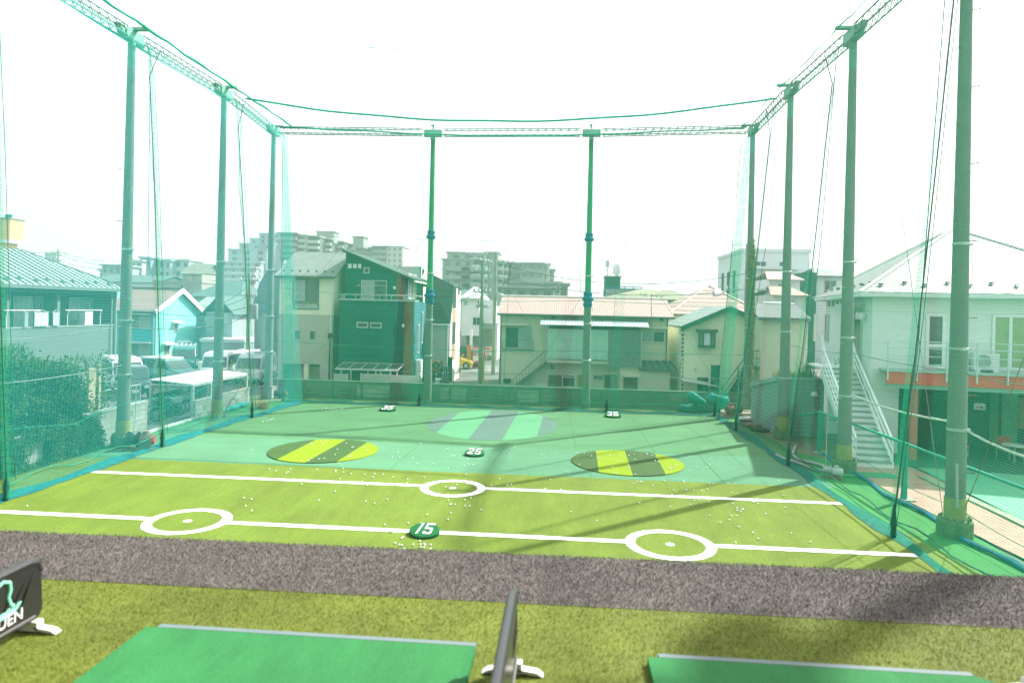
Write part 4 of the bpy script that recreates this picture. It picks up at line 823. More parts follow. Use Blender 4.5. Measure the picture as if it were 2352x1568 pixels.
# dark steel steps at the porch
ss = thing('steel_stair', 'dark green steel stair leading up to the cream cottage porch', 'stairs', P(1700, 895, y=41.4))
fs = Fac((0, 41.6)); s0, sz0 = fs.az(1668, 893); s1, sz1 = fs.az(1722, 842); sz0 = 0
part(ss, 'stringer', BARG, lambda mb: [mb.prism([fs.pt(s0, 0, o), fs.pt(s0+.5, 0, o), fs.pt(s1+.1, sz1-.4, o), fs.pt(s1, sz1, o)], (0, .05, 0)) for o in (0, -.9)])
part(ss, 'tread', BARG, lambda mb: [fs.box(mb, s0+(s1-s0)*i/8, s0+(s1-s0)*(i+1.2)/8, sz1*i/8, sz1*i/8+.05, -.85, 0) for i in range(8)])
e1_ = fs.az(1765, 842)[0]; part(ss, 'landing', BARG, lambda mb: fs.box(mb, s1, e1_, sz1-.1, sz1, -1.5, 0))
def hr2(mb):
    for dz in (.5, .95): mb.bar(fs.pt(s0-.2, dz, 0), fs.pt(s1, sz1+dz, 0), .045); mb.bar(fs.pt(s1, sz1+dz, 0), fs.pt(e1_, sz1+dz, 0), .045); mb.bar(fs.pt(s0-1.3, dz-.1, 0), fs.pt(s0-.2, dz-.1, 0), .045)
    for a, z in ((s0-.2, 0), (s0-1.3, 0), (s1, sz1-.4), (e1_, sz1-.4), ((s0+s1)/2, sz1/2)): mb.bar(fs.pt(a, z, 0), fs.pt(a, z+1.1 if z else 1.0, 0), .05)
    for a in (s1+.4, s1+.8): mb.bar(fs.pt(a, sz1, 0), fs.pt(a, sz1+.95, 0), .03)
    mb.bar(fs.pt(e1_-.05, 0, -.1), fs.pt(e1_-.05, sz1+2.4, -.1), .08)
part(ss, 'handrail', BARG, hr2)
tt = thing('green_board', 'tall dark green board standing against the cream cottage', 'board', P(1642, 893, y=42.6)); fg_ = Fac((0, 42.6))
part(tt, 'sheet', mat('green_painted_board', (.015, .17, .09), var=.2, sc=2), lambda mb: (fg_.box(mb, fg_.az(1634, 850)[0], fg_.az(1652, 850)[0], 0, fg_.az(1640, 838)[1], -.06, 0)))
part(tt, 'edge_batten', BARG, lambda mb: [fg_.box(mb, fg_.az(x, 850)[0]-.03, fg_.az(x, 850)[0]+.03, 0, fg_.az(1640, 837)[1], 0, .03) for x in (1634, 1652)])
# ------------------------------------------------------------------ big pink striped hip roof behind
y = 53.; f = Fac((0, y)); aL, zl = f.az(1538, 722); aR, zr_ = f.az(1765, 722); ap = P(1628, 656, y=y+5.5)
t = house('striped_roof_house', 'house with a big pink striped hip roof and skylight behind the cream cottage', loc=P(1640, 860, y=y))
STR = mat('pink_striped_roof', (.41, .29, .265), var=.05, pat=('lines', ('z', .34, .32, (.22, .155, .14))))
zl = (zl+zr_)/2
part(t, 'wall', mat('peach_render', (.55, .48, .37), var=.06), lambda mb: f.box(mb, aL+.5, aR-.5, 0, zl, -11, -.5))
ap2 = ap+Vector((0, 1, 0))
rf = part(t, 'roof', STR, lambda mb: mb.add([f.pt(aL, zl, 0), f.pt(aR, zl, 0), f.pt(aR, zl, -12), f.pt(aL, zl, -12), ap, ap2], [(0, 1, 4), (1, 2, 5, 4), (2, 3, 5), (3, 0, 4, 5), (3, 2, 1, 0)]))
nrm = (f.pt(aR, zl)-f.pt(aL, zl)).cross(ap-f.pt(aL, zl)).normalized()
def onr(px, py, o=0): return P(px, py, pl=(f.pt(aL, zl), nrm))+nrm*o
part(rf, 'skylight', mat('skylight_glass', (.65, .68, .68), rough=.2), lambda mb: mb.prism([onr(1640, 669, .02), onr(1655, 667, .02), onr(1657, 677, .02), onr(1642, 679, .02)], nrm*.15))
part(rf, 'hip_cap', mat('pale_hip', (.58, .5, .45)), lambda mb: (mb.bar(f.pt(aL, zl, 0), ap, .15), mb.bar(f.pt(aR, zl, 0), ap, .15)))
for x, yy in ((1543, 745), (1556, 745)): winp(t, Fac((0, y+.5)), x, yy, x+7, yy+40, split=1, m=ALU, g=GLC)
# ------------------------------------------------------------------ olive hip roof and dark tower behind the pink roof
y = 78.; f = Fac((0, y)); a0, z0 = f.az(1392, 681); a1, _ = f.az(1588, 681); zt = P(1480, 664, y=y+4).z
t = house('hip_roofed_flats', 'pale flats with a low olive hip roof behind the pink corrugated roof', 'apartment building', P(1480, 720, y=y))
part(t, 'wall', mat('pale_tan_render', (.46, .45, .36), var=.06, pat=('lines', ('xy', 1.2, .03, (.36, .36, .3)))), lambda mb: f.box(mb, a0+.6, a1-.6, 0, z0, -9, -.6))
OLR = mat('olive_roof', (.21, .22, .14), var=.15, sc=.6)
def hip(mb, a0, a1, z0, z1, d0, d1, ins):
    mb.add([f.pt(a0, z0, d0), f.pt(a1, z0, d0), f.pt(a1, z0, d1), f.pt(a0, z0, d1), f.pt(a0+ins, z1, (d0+d1)/2), f.pt(a1-ins, z1, (d0+d1)/2)], [(0, 1, 5, 4), (1, 2, 5), (2, 3, 4, 5), (3, 0, 4), (3, 2, 1, 0)])
part(t, 'roof', OLR, lambda mb: hip(mb, a0, a1, z0, zt, .3, -9, 4.2)); part(t, 'roof_wing', OLR, lambda mb: hip(mb, a1-5.2, a1+.5, z0-.2, zt-.1, 1.2, -7, 2.2))
part(t, 'eave', mat('dark_eave', (.10, .13, .10)), lambda mb: f.box(mb, a0, a1, z0-.25, z0-.01, -9, .3))
for x in (1410, 1452, 1478, 1505): winp(t, Fac((0, y+.6)), x, 686, x+12, 696, m=ALU, g=GL)
t = thing('roof_tower', 'dark green stair tower with antennas and a blue railing beside it', 'tower', P(1405, 700, y=84), None); f = Fac((0, 84))
a0, a1, z0, z1 = f.rect(1391, 636, 1424, 690); DKG = mat('dark_green_cladding', (.02, .10, .07), var=.1)
part(t, 'body', DKG, lambda mb: f.box(mb, a0, a1, 0, z1, -3, 0)); part(t, 'roof_cap', ALUD, lambda mb: f.box(mb, a0-.1, a1+.1, z1, z1+.15, -3.1, .1))
b0, b1, q0, q1 = f.rect(1391, 657, 1474, 665)
part(t, 'railing', mat('blue_rail_frame', (.03, .15, .33)), lambda mb: (f.box(mb, b0, b1, q1-.1, q1, .3, .4), f.box(mb, b0, b1, q0, q0+.1, .3, .4), [f.box(mb, a, a+.1, q0, q1, .3, .4) for a in (b0, b0+1.1*(b1-b0)/4.4, b0+(b1-b0)*.5, b0+(b1-b0)*.75, b1-.1)]))
part(t, 'base', mat('grey_podium', (.25, .3, .27)), lambda mb: f.box(mb, b0, b1, 0, q0, -5, .35))
for x, yt in ((1397, 612), (1418, 622)): part(t, 'antenna', ALU, lambda mb: (mb.cyl(f.pt(f.az(x, 640)[0], z1, -1), f.pt(*f.az(x, yt), -1), .06, n=6), f.box(mb, f.az(x, 640)[0]-.3, f.az(x, 640)[0]+.15, f.az(x, yt)[1], f.az(x, yt)[1]+.8, -1.1, -.9)))
a, z = f.az(1418, 618); part(t, 'dish', WFR, lambda mb: mb.ball(f.pt(a, z, -1), .65, 14, 8, (.8, .25, 1.2)))
# ------------------------------------------------------------------ white blocks right of the ivy pole
y = 82.; f = Fac((0, y)); a0, a1, z0, z1 = f.rect(1707, 578, 1855, 740)
t = house('white_block', 'tall plain white concrete building behind the back right corner pole', 'building', P(1780, 740, y=y))
WB = mat('white_concrete', (.60, .63, .63), var=.05, sc=.4, pat=('lines', ('z', 3.0, .015, (.5, .53, .53))))
a0, z1 = f.az(1707, 578); part(t, 'wall', WB, lambda mb: f.box(mb, a0, a1, 0, z1, -13, 0)); part(t, 'parapet', WB, lambda mb: f.box(mb, a0-.15, a1+.15, z1, z1+.4, -13.1, .15))
winp(t, f, 1733, 600, 1760, 612, m=ALU, g=GL); winp(t, f, 1790, 601, 1800, 612, m=ALU, g=GL, split=1)
x0, x1, q0, q1 = f.rect(1733, 612, 1830, 620); part(t, 'balcony', WB, lambda mb: f.box(mb, x0, x1, q0, q1, 0, 1.2))
fl_ = Fac((f.pt(a0, 0).x, y+13), (0, -1))
for i in range(3):
    for j in range(2): win(t, fl_, 2.5+i*3, 3.6+i*3, z1-4.5-j*3.6-.3, z1-2-j*3.6, m=ALUD, g=GLD, split=1)
part(t, 'billboard_frame', ALUD, lambda mb: [mb.box((fl_.o.x-.25, y+2+i*1.3, z1-9.5), (fl_.o.x-.12, y+2.12+i*1.3, z1-5)) for i in range(4)])
for (nm, lb, yy, r, mm, rm) in (('white_house', 'white house with a faded red roof in front of the tall white building', 70, (1768, 640, 1836, 720), WB, mat('faded_red_roof', (.46, .33, .29), var=.08)),
                               ('dark_shed_roof_house', 'small grey house with a dark flat roof right of the tall white building', 66, (1776, 676, 1850, 725), mat('grey_siding', (.42, .45, .43), pat=('lines', ('z', .3, .06, (.33, .36, .34)))), mat('brown_roof', (.26, .2, .17), var=.15)),
                               ('white_house', 'pale house with grey slates seen over the left end of the white hip roof', 74, (1876, 632, 1942, 700), WB, SLATE)):
    f = Fac((0, yy)); a0, a1, z0, z1 = f.rect(*r); t = house(nm, lb, loc=f.pt((a0+a1)/2, 0)); part(t, 'wall', mm, lambda mb: f.box(mb, a0, a1, 0, z1, -7, 0))
    part(t, 'roof', rm, lambda mb: (roofslab(mb, f.pt(a0-.4, z1-.05, .5), f.pt(a1+.3, z1-.05, .5), f.pt(a1-.6, z1+.9, -3), f.pt(a0+.4, z1+.9, -3)), roofslab(mb, f.pt(a0+.4, z1+.9, -3), f.pt(a1-.6, z1+.9, -3), f.pt(a1+.3, z1-.05, -7.4), f.pt(a0-.4, z1-.05, -7.4))))
    win(t, f, a0+.8, a0+2, z1-1.6, z1-.5, m=ALU, g=GL)
f = Fac((0, 72)); a0, a1, z0, z1 = f.rect(1848, 630, 1873, 700); t = house('dark_block', 'small dark green rooftop block right of the tall white building', 'building', f.pt(a0, 0)); part(t, 'wall', DKG, lambda mb: f.box(mb, a0, a1, 0, z1, -3, 0)); part(t, 'parapet', DKG, lambda mb: f.box(mb, a0-.1, a1+.1, z1, z1+.2, -3.1, .1))
# tiled roof bungalow behind the shed
y = 41.; f = Fac((0, y)); a0, zE = f.az(1742, 730); a1, _ = f.az(1862, 730); zR = P(1800, 700, y=y+3).z
t = house('tiled_bungalow', 'cream bungalow with silvery pantile roof between the cottage and the white hip roof', loc=P(1800, 860, y=y))
PAN = mat('silvery_pantiles', (.10, .12, .115), var=.1, sc=3, rough=.35, spec=.7, pat=('lines', ('x', .26, .35, (.17, .19, .18)), ('y', .3, .2, (.05, .06, .06))))
part(t, 'wall', mat('yellowish_render', (.55, .55, .42), var=.06), lambda mb: f.box(mb, a0+.3, a1, 0, zE, -6, -.4))
def pan(mb):
    n = 26
    for i in range(n):
        a = a0+(a1-a0)*(i+.5)/n; mb.tube([f.pt(a, zE-.02, .1), f.pt(a, zR, -3)], .09, 6)
rf = part(t, 'roof', PAN, lambda mb: (roofslab(mb, f.pt(a0, zE-.05, .1), f.pt(a1, zE-.05, .1), f.pt(a1, zR, -3), f.pt(a0+1.2, zR, -3), .1), roofslab(mb, f.pt(a0+1.2, zR, -3), f.pt(a1, zR, -3), f.pt(a1, zE, -6.2), f.pt(a0, zE, -6.2), .1), pan(mb)))
part(rf, 'ridge', mat('bright_ridge_tile', (.5, .54, .52), rough=.35), lambda mb: mb.tube([f.pt(a0+1.1, zR+.05, -3), f.pt(a1, zR+.05, -3)], .13, 8))
# ------------------------------------------------------------------ left: grey flats with balcony
LX = -34.7; f = Fac((LX, 0), (0, 1)); aF = f.az(266, 700)[0]; aN = 24.
zE = f.az(200, 666)[1]; zP = f.az(200, 748)[1]
t = house('balcony_flats', 'grey two-storey flats with ribbed hip roof and shaded balcony at the far left', 'apartment building', (LX, aF, 0))
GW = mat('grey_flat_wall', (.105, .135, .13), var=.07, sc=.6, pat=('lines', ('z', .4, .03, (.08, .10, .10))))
DW = mat('shaded_balcony_wall', (.05, .065, .06), var=.1)  # darker than the outer wall: shade of the recess put into the colour
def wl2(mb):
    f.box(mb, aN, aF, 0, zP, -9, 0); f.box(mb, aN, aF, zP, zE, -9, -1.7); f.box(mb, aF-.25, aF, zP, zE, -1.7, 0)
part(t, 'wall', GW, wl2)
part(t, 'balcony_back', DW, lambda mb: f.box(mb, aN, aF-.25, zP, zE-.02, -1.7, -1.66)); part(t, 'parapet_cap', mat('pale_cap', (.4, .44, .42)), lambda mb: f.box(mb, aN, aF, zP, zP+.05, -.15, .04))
part(t, 'fascia', mat('grey_fascia', (.10, .13, .125), var=.05), lambda mb: (f.box(mb, aN, aF+.5, zE-.03, zE+.2, .3, .65), f.box(mb, aN, aF, zE-.3, zE-.03, -.4, .05)))
for x in (135, 20): a = f.az(x, 700)[0]; part(t, 'column', GW, lambda mb: f.box(mb, a-.14, a+.14, zP, zE-.3, -.3, 0))
RIB = mat('ribbed_grey_roof', (.20, .24, .235), var=.06, sc=.5)
rp = P(48, 573, x=LX-4.6)
def hipr(mb):
    A = f.pt(aN-4, zE+.2, .65); B = f.pt(aF+.5, zE+.2, .65); mb.add([A, B, rp, Vector((rp.x, aN-4, rp.z)), f.pt(aF+.5, zE+.2, -9.9), f.pt(aN-4, zE+.2, -9.9)], [(0, 1, 2, 3), (1, 4, 2), (4, 5, 3, 2)])
rf = part(t, 'roof', RIB, hipr)
def ribs(mb):
    B = f.pt(aF+.5, zE+.22, .65); n = 52
    for i in range(n):
        a = aN-4+(aF+.5-aN+4)*i/n; e = f.pt(a, zE+.23, .65); q = (a-rp.y)/(aF+.5-rp.y)
        tp = Vector((rp.x, a, rp.z+.03)) if q <= 0 else B.lerp(rp, 1-q)*1.0
        if q > 0: tp = Vector((B.x+(rp.x-B.x)*(1-q), a, B.z+(rp.z-B.z)*(1-q)))
        mb.bar(e, tp, .05, .07)
part(rf, 'roof_rib', mat('dark_rib', (.10, .14, .14)), ribs)
part(rf, 'hip_cap', RIB, lambda mb: mb.bar(f.pt(aF+.5, zE+.25, .65), rp, .2, .08))
def sgl(mb):
    for i in range(16):
        a = aF-1-i*1.2
        p = f.pt(a, zE+.2, .65).lerp(Vector((rp.x, a, rp.z)), .1+.03*(i % 2)); part(rf, 'snow_guard', mat('snow_guard', (.06, .13, .12)), lambda mb: mb.box(p-Vector((.08, .18, 0)), p+Vector((.08, .18, .13))))
sgl(None)
for (x0, x1, m) in ((30, 75, GLC), (158, 205, GLC), (206, 226, GLG), (80, 96, GLD)):
    fbk = Fac((LX-1.66, 0), (0, 1)); a0 = fbk.az(x0, 700)[0]; a1 = fbk.az(x1, 700)[0]; win(t, fbk, a0, a1, zP-.4, zE-.55, m=ALU, g=m)
for x0, x1 in ((5, 92), (147, 232)):
    a0 = f.az(x0, 715)[0]; a1 = f.az(x1, 715)[0]; zz = f.az(150, 712)[1]
    part(t, 'drying_rail', WFR, lambda mb: (mb.cyl(f.pt(a0, zz, .1), f.pt(a1, zz, .1), .025, n=6), [mb.tube([f.pt(a, zP, .03), f.pt(a, zz-.35, .03), f.pt(a, zz, .12)], .03, 6) for a in (a0+.3, a1-.1)]))
a = f.az(222, 700)[0]; part(t, 'air_conditioner', WFR, lambda mb: f.box(mb, a-.5, a+.3, zP+.05, zP+1.0, -.9, -.5))
part(t, 'downpipe', GALV, lambda mb: (mb.cyl(f.pt(aF-.1, 0, .1), f.pt(aF-.1, zE, .1), .06, n=8), mb.cyl(f.pt(aF-.6, 0, .1), f.pt(aF-.6, zE, .1), .04, n=8)))
CL = mat('white_laundry', (.42, .47, .5), var=.06, sc=4, bump=.01, bsc=8)
for nm, x0, x1, y1, lb in (('laundry', 50, 62, 748, 'white shirt hanging at the left of the balcony washing line'), ('laundry', 73, 108, 748, 'wide white cloth hanging on the balcony washing line'), ('laundry', 116, 133, 748, 'narrow white towel at the right of the balcony washing line')):
    a0, z1, a1, z0 = *f.az(x0, 715), *f.az(x1, y1); tt = thing(nm, lb, 'laundry', f.pt(a0, z0), 'washing on the balcony line')
    part(tt, 'cloth', CL, lambda mb: corr(mb, f, a0+.1, a1-.05, zP+.1, z1-.05, .12, 5)); part(tt, 'hanger', ALU, lambda mb: mb.tube([f.pt(a0, z1-.06, .13), f.pt((a0+a1)/2, z1+.1, .13), f.pt(a1, z1-.06, .13)], .02, 5))
# yellow tiled block
f = Fac((-58, 84)); a0, z1, a1, z0 = *f.az(-14, 503), *f.az(22, 557)
t = house('yellow_block', 'orange-yellow tiled building with a jutting upper floor at the far left edge', 'building', f.pt(a0, 0)); YT = mat('yellow_tile_wall', (.72, .47, .19), var=.05, pat=('brick', .6, .35, (.60, .38, .15), 'xy', .02))
part(t, 'upper_wall', YT, lambda mb: f.box(mb, a0, a1, z0, z1, -2.3, 0)); part(t, 'lower_wall', YT, lambda mb: f.box(mb, a0-8, a1-.6, 0, z0, -2.0, -.3))
part(t, 'parapet_cap', mat('brown_cap', (.2, .15, .13)), lambda mb: f.box(mb, a0-.2, a1+.1, z1, z1+.2, -2.4, .15)); part(t, 'white_band', WFR, lambda mb: f.box(mb, a0, a1+.03, z0-.02, z0+.35, -2.33, .04))
part(t, 'green_screen', mat('green_screen', (.08, .3, .24), pat=('lines', ('z', .5, .2, (.05, .2, .16)))), lambda mb: f.box(mb, a1-1.2, a1-.2, z1+.2, z1+.7, -.6, -.5))
# ------------------------------------------------------------------ turquoise house
Yc = 58; c = P(358, 760, y=58.0); f = Fac((0, 58)); fg2 = Fac((c.x, 0), (0, 1))
t = house('turquoise_house', 'turquoise gabled house with brown pantile roof and white bargeboards', loc=(c.x, 58, 0))
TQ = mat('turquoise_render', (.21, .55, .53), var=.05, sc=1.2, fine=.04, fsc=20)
aE, zp = fg2.az(450, 760)[0], fg2.az(412, 664)[1]; ap = fg2.az(412, 664)[0]; zl = fg2.az(358, 708)[1]; zr2 = fg2.az(451, 704)[1]
part(t, 'gable_wall', TQ, lambda mb: fg2.poly(mb, [(58, 0), (aE, 0), (aE, zr2-.25), (ap, zp-.2), (58, zl-.1)], -9, 0))
aW = f.az(270, 760)[0]
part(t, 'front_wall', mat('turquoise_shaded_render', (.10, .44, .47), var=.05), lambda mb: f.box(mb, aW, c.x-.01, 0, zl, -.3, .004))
PT2 = mat('brown_pantiles', (.27, .20, .175), var=.1, sc=3, pat=('lines', ('x', .42, .22, (.15, .11, .10)), ('y', .46, .2, (.14, .10, .09))), bump=.01, bsc=5)
rf = part(t, 'roof', PT2, lambda mb: (roofslab(mb, (aW-1, 57.4, zl-.15), (c.x+.35, 57.4, zl-.15), (c.x+.35, ap, zp), (aW-1, ap, zp), .12), roofslab(mb, (aW-1, ap, zp), (c.x+.35, ap, zp), (c.x+.35, aE+.5, zr2-.25), (aW-1, aE+.5, zr2-.25), .12)))
part(rf, 'ridge', mat('brown_ridge', (.16, .12, .11)), lambda mb: (mb.cyl((aW-1, ap, zp+.06), (c.x+.4, ap, zp+.06), .14, n=8), mb.ball((c.x+.3, ap, zp+.35), .16, 6, 5)))
part(t, 'bargeboard', mat('white_bargeboard', (.78, .78, .77), var=.03), lambda mb: (mb.bar((c.x+.38, 57.3, zl-.32), (c.x+.38, ap, zp-.12), .07, .42), mb.bar((c.x+.385, ap, zp-.12), (c.x+.385, aE+.6, zr2-.42), .07, .42)))
part(t, 'gutter', GALV, lambda mb: (mb.cyl((aW, 57.35, zl-.25), (c.x+.3, 57.35, zl-.25), .07, n=8), mb.cyl((c.x-.1, 57.8, 0), (c.x-.1, 57.8, zl), .06, n=8)))
for x0, y0, x1, y1 in ((298, 722, 345, 755), (300, 788, 345, 818)):
    w = winp(t, f, x0, y0, x1, y1, m=ALU, g=GLC, g2=mat('closed_shutter', (.38, .40, .38), pat=('lines', ('z', .12, .2, (.3, .32, .3))))); a0, a1, z0, z1 = f.rect(x0, y0, x1, y1)
    part(w, 'window_bars', ALUD, lambda mb: [f.box(mb, a, a+.03, z0, z1, .1, .14) for a in [a0+i*.22 for i in range(int((a1-a0)/.44))]])
    part(t, 'window_eave', WFR, lambda mb: f.box(mb, a0-.3, a1+.2, z1+.05, z1+.15, 0, .5))
for x0, y0, x1, y1 in ((399, 744, 408, 762), (376, 794, 389, 815), (409, 790, 428, 819)):
    w = winp(t, fg2, x0, y0, x1, y1, m=WFR, g=GLC, split=2 if x1 > 400 else 1); a0, a1, z0, z1 = fg2.rect(x0, y0, x1, y1)
    part(w, 'window_bars', ALUD, lambda mb: [fg2.box(mb, a, a+.03, z0, z1, .08, .12) for a in [a0+.1+i*.25 for i in range(max(2, int((a1-a0)/.25)))]])
    part(t, 'window_hood', WFR, lambda mb: mb.prism([fg2.pt(a0-.3, z1+.3, 0), fg2.pt(a0-.3, z1+.12, .55), fg2.pt(a0-.3, z1+.05, 0)], fg2.d*(a1-a0+.6)))
a0, z0 = fg2.az(420, 816); part(t, 'window_box', mat('pale_concrete_box', (.5, .5, .43)), lambda mb: fg2.box(mb, a0, a0+1.8, z0-.5, z0+.2, .05, .5))
p_ = Vector((c.x+.6, aE+.9, fg2.az(455, 735)[1])); tt = thing('satellite_dish', 'white satellite dish at the right corner of the turquoise house', 'satellite dish', p_); part(tt, 'dish', WFR, lambda mb: mb.ball(p_, .42, 12, 8, (.25, .6, 1))); part(tt, 'arm', WFR, lambda mb: mb.tube([p_+Vector((-.5, .2, -.3)), p_, p_+Vector((.5, -.2, -.25))], .04, 6))
# low concrete wall at its foot
tt = thing('block_wall', 'low pale block wall at the foot of the turquoise house', 'wall', P(400, 820, x=c.x+2)); fw_ = Fac((c.x+2, 0), (0, 1)); a0 = fw_.az(352, 830)[0]; a1 = fw_.az(450, 800)[0]; zt = fw_.az(400, 815)[1]
part(tt, 'wall_body', mat('pale_block', (.36, .35, .29), var=.2, pat=('brick', .9, .35, (.25, .25, .2), 'xy', .02)), lambda mb: fw_.box(mb, a0, a1, 0, zt, -.2, 0)); part(tt, 'coping', MC['pale_block'], lambda mb: fw_.box(mb, a0, a1, zt, zt+.1, -.25, .05))
# ------------------------------------------------------------------ houses further back on the left
def simple(name, label, y, r, roofm, wallm, kind_='gable', rise=1.2, dep=7, wins=(), cat='house', ov=.4):
    f = Fac((0, y)); a0, a1, z0, z1 = f.rect(*r); t = house(name, label, cat, f.pt((a0+a1)/2, 0)); part(t, 'wall', wallm, lambda mb: f.box(mb, a0, a1, 0, z1, -dep, 0))
    if kind_ == 'gable': part(t, 'roof', roofm, lambda mb: (roofslab(mb, f.pt(a0-ov, z1-.1, ov), f.pt(a1+ov, z1-.1, ov), f.pt(a1+ov, z1+rise, -dep/2), f.pt(a0-ov, z1+rise, -dep/2)), roofslab(mb, f.pt(a0-ov, z1+rise, -dep/2), f.pt(a1+ov, z1+rise, -dep/2), f.pt(a1+ov, z1-.1, -dep-ov), f.pt(a0-ov, z1-.1, -dep-ov)), mb.prism([f.pt(a1-.1, z1-.12, 0), f.pt(a1-.1, z1-.12, -dep), f.pt(a1-.1, z1+rise-.12, -dep/2)], f.d*.1), mb.prism([f.pt(a0, z1-.12, 0), f.pt(a0, z1-.12, -dep), f.pt(a0, z1+rise-.12, -dep/2)], f.d*.1)))
    elif kind_ == 'front': part(t, 'roof', roofm, lambda mb: (roofslab(mb, f.pt(a0-ov, z1-.2, ov), f.pt((a0+a1)/2, z1+rise, ov), f.pt((a0+a1)/2, z1+rise, -dep), f.pt(a0-ov, z1-.2, -dep)), roofslab(mb, f.pt(a1+ov, z1-.2, ov), f.pt((a0+a1)/2, z1+rise, ov), f.pt((a0+a1)/2, z1+rise, -dep), f.pt(a1+ov, z1-.2, -dep)), mb.prism([f.pt(a0, z1-.02, -.02), f.pt(a1, z1-.02, -.02), f.pt((a0+a1)/2, z1+rise-.12, -.02)], (0, .1, 0))))
    elif kind_ == 'hip': part(t, 'roof', roofm, lambda mb: mb.add([f.pt(a0-ov, z1, ov), f.pt(a1+ov, z1, ov), f.pt(a1+ov, z1, -dep), f.pt(a0-ov, z1, -dep), f.pt(a0+1.8, z1+rise, -dep/2), f.pt(a1-1.8, z1+rise, -dep/2)], [(0, 1, 5, 4), (1, 2, 5), (2, 3, 4, 5), (3, 0, 4), (3, 2, 1, 0)]))
    else: part(t, 'parapet', roofm, lambda mb: f.box(mb, a0-.1, a1+.1, z1, z1+.3, -dep-.1, .1))
    for w in wins: winp(t, f, *w, m=ALU, g=GLC)
    return t, f, a0, a1, z1
GRW = mat('blue_grey_render', (.27, .31, .31), var=.06); DKR = mat('dark_green_slates', (.085, .13, .12), var=.12, pat=('lines', ('y', .4, .12, (.05, .08, .075)))); LGT = mat('pale_green_tiles', (.27, .36, .29), var=.08, pat=('lines', ('x', .5, .25, (.18, .25, .2)), ('y', .5, .15, (.18, .25, .2))))
BRW = mat('brown_grey_siding', (.30, .26, .23), var=.08, pat=('lines', ('z', .4, .08, (.24, .21, .19))))
simple('slate_house', 'house with a broad dark green slate roof behind the turquoise house', 78, (440, 680, 548, 790), DKR, BRW, 'hip', 2.0, 9, ((470, 690, 490, 708),))
simple('green_tiled_house', 'small house with pale green tiled roof right of the turquoise house', 66, (447, 708, 512, 800), LGT, GRW, 'gable', 1.2, 6)
t, f, a0, a1, z1 = simple('grey_house', 'blue-grey front gabled house behind the shelter pole', 64, (474, 716, 532, 800), DKR, GRW, 'front', 1.6, 7, ((515, 720, 523, 748),))
simple('garage_shed', 'low grey shed with a pale canopy roof behind the white van', 61, (462, 784, 560, 850), mat('pale_canopy', (.52, .56, .57), var=.05), GRW, 'flat', .5, 5)
simple('brown_house', 'narrow brownish house with steep gable above the pantile roof', 110, (420, 627, 462, 700), mat('brown_slates', (.17, .17, .14), var=.15), BRW, 'gable', 1.8, 7, ((432, 634, 440, 652),))
simple('brown_flat_house', 'flat topped brown building behind the brown pantile roof', 100, (352, 648, 462, 720), BRW, BRW, 'flat', .3, 8, cat='building')
simple('long_roof_hall', 'long hall with a dark teal roof beyond the grey flats', 130, (205, 645, 352, 720), DKR, mat('pale_hall_wall', (.5, .55, .56), var=.05), 'gable', 1.6, 14, cat='building')
simple('mansard_house', 'grey-blue house with steep mansard roof left of the back left corner pole', 50, (585, 718, 642, 900), mat('unused_cap', (.3, .3, .3)), GRW, 'none', .2, 7)
mt = COL.objects['mansard_house']; f = Fac((0, 50)); a0, a1, z0, z1 = f.rect(585, 632, 648, 719)
part(mt, 'roof', mat('blue_grey_slates', (.20, .245, .255), var=.12, pat=('brick', .5, .25, (.15, .19, .2), 'xy', .02)), lambda mb: f.poly(mb, [(a0-.2, z0), (a1, z0), (a1, z1+.4), (a0+1.0, z1+.4), (a0+.45, z1-.6)], -7, .15)); part(mt, 'roof_top', mat('pale_slate_top', (.40, .43, .42)), lambda mb: f.poly(mb, [(a0+1.0, z1+.42), (a1, z1+.42), (a1, z1+1.3), (a0+2.3, z1+1.3)], -5, .1))
part(mt, 'grey_pier', mat('pier_render', (.33, .36, .34)), lambda mb: f.box(mb, a0+.9, a0+1.7, 0, z0, 0, .6)); winp(mt, f, 612, 735, 622, 770, m=ALUD, g=GLD, split=1)
win(mt, f, a0+1.9, a1-.3, 3.0, z0-.3, m=ALU, g=GL)
# far apartment clusters: each block with slabs, windows
def block(t, f, r, m, fl, bays=0, dep=14, bandm=None, wm=None, proj=1.2, roof=True, wfrac=.55):
    a0, a1, z0, z1 = f.rect(*r); z0 = 0 if r[3] > 640 else z0
    part(t, 'wall', m, lambda mb: f.box(mb, a0, a1, z0, z1, -dep, 0)); n = max(1, int(round((z1-max(z0, 3))/fl)))
    if roof: part(t, 'roof_slab', bandm or m, lambda mb: f.box(mb, a0-.5, a1+.5, z1, z1+.5, -dep-.5, (proj if bandm else .5)+.1))
    for i in range(n):
        zz = z1-fl*(i+1)
        if bandm: part(t, 'balcony', bandm, lambda mb: f.box(mb, a0+.3, a1-.1, zz-.25, zz+1.15, .02, proj))
        for j in range(bays):
            if i > 5: break
            w0 = a0+(a1-a0)*(j+.5-wfrac/2)/bays; w1 = a0+(a1-a0)*(j+.5+wfrac/2)/bays; part(t, 'window', wm or GL, lambda mb: f.box(mb, w0, w1, zz+.9, zz+fl-.6, .02, .1))
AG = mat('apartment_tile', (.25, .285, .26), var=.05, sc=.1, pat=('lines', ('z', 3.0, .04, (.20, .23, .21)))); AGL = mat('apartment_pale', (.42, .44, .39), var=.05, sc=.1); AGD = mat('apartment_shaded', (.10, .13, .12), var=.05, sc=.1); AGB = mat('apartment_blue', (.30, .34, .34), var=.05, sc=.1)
def c2(x, y): return ((900+.4677*x)/1.7415, (850+.4677*y)/1.7415)
def R2(x0, y0, x1, y1): return (*c2(x0, y0), *c2(x1, y1))
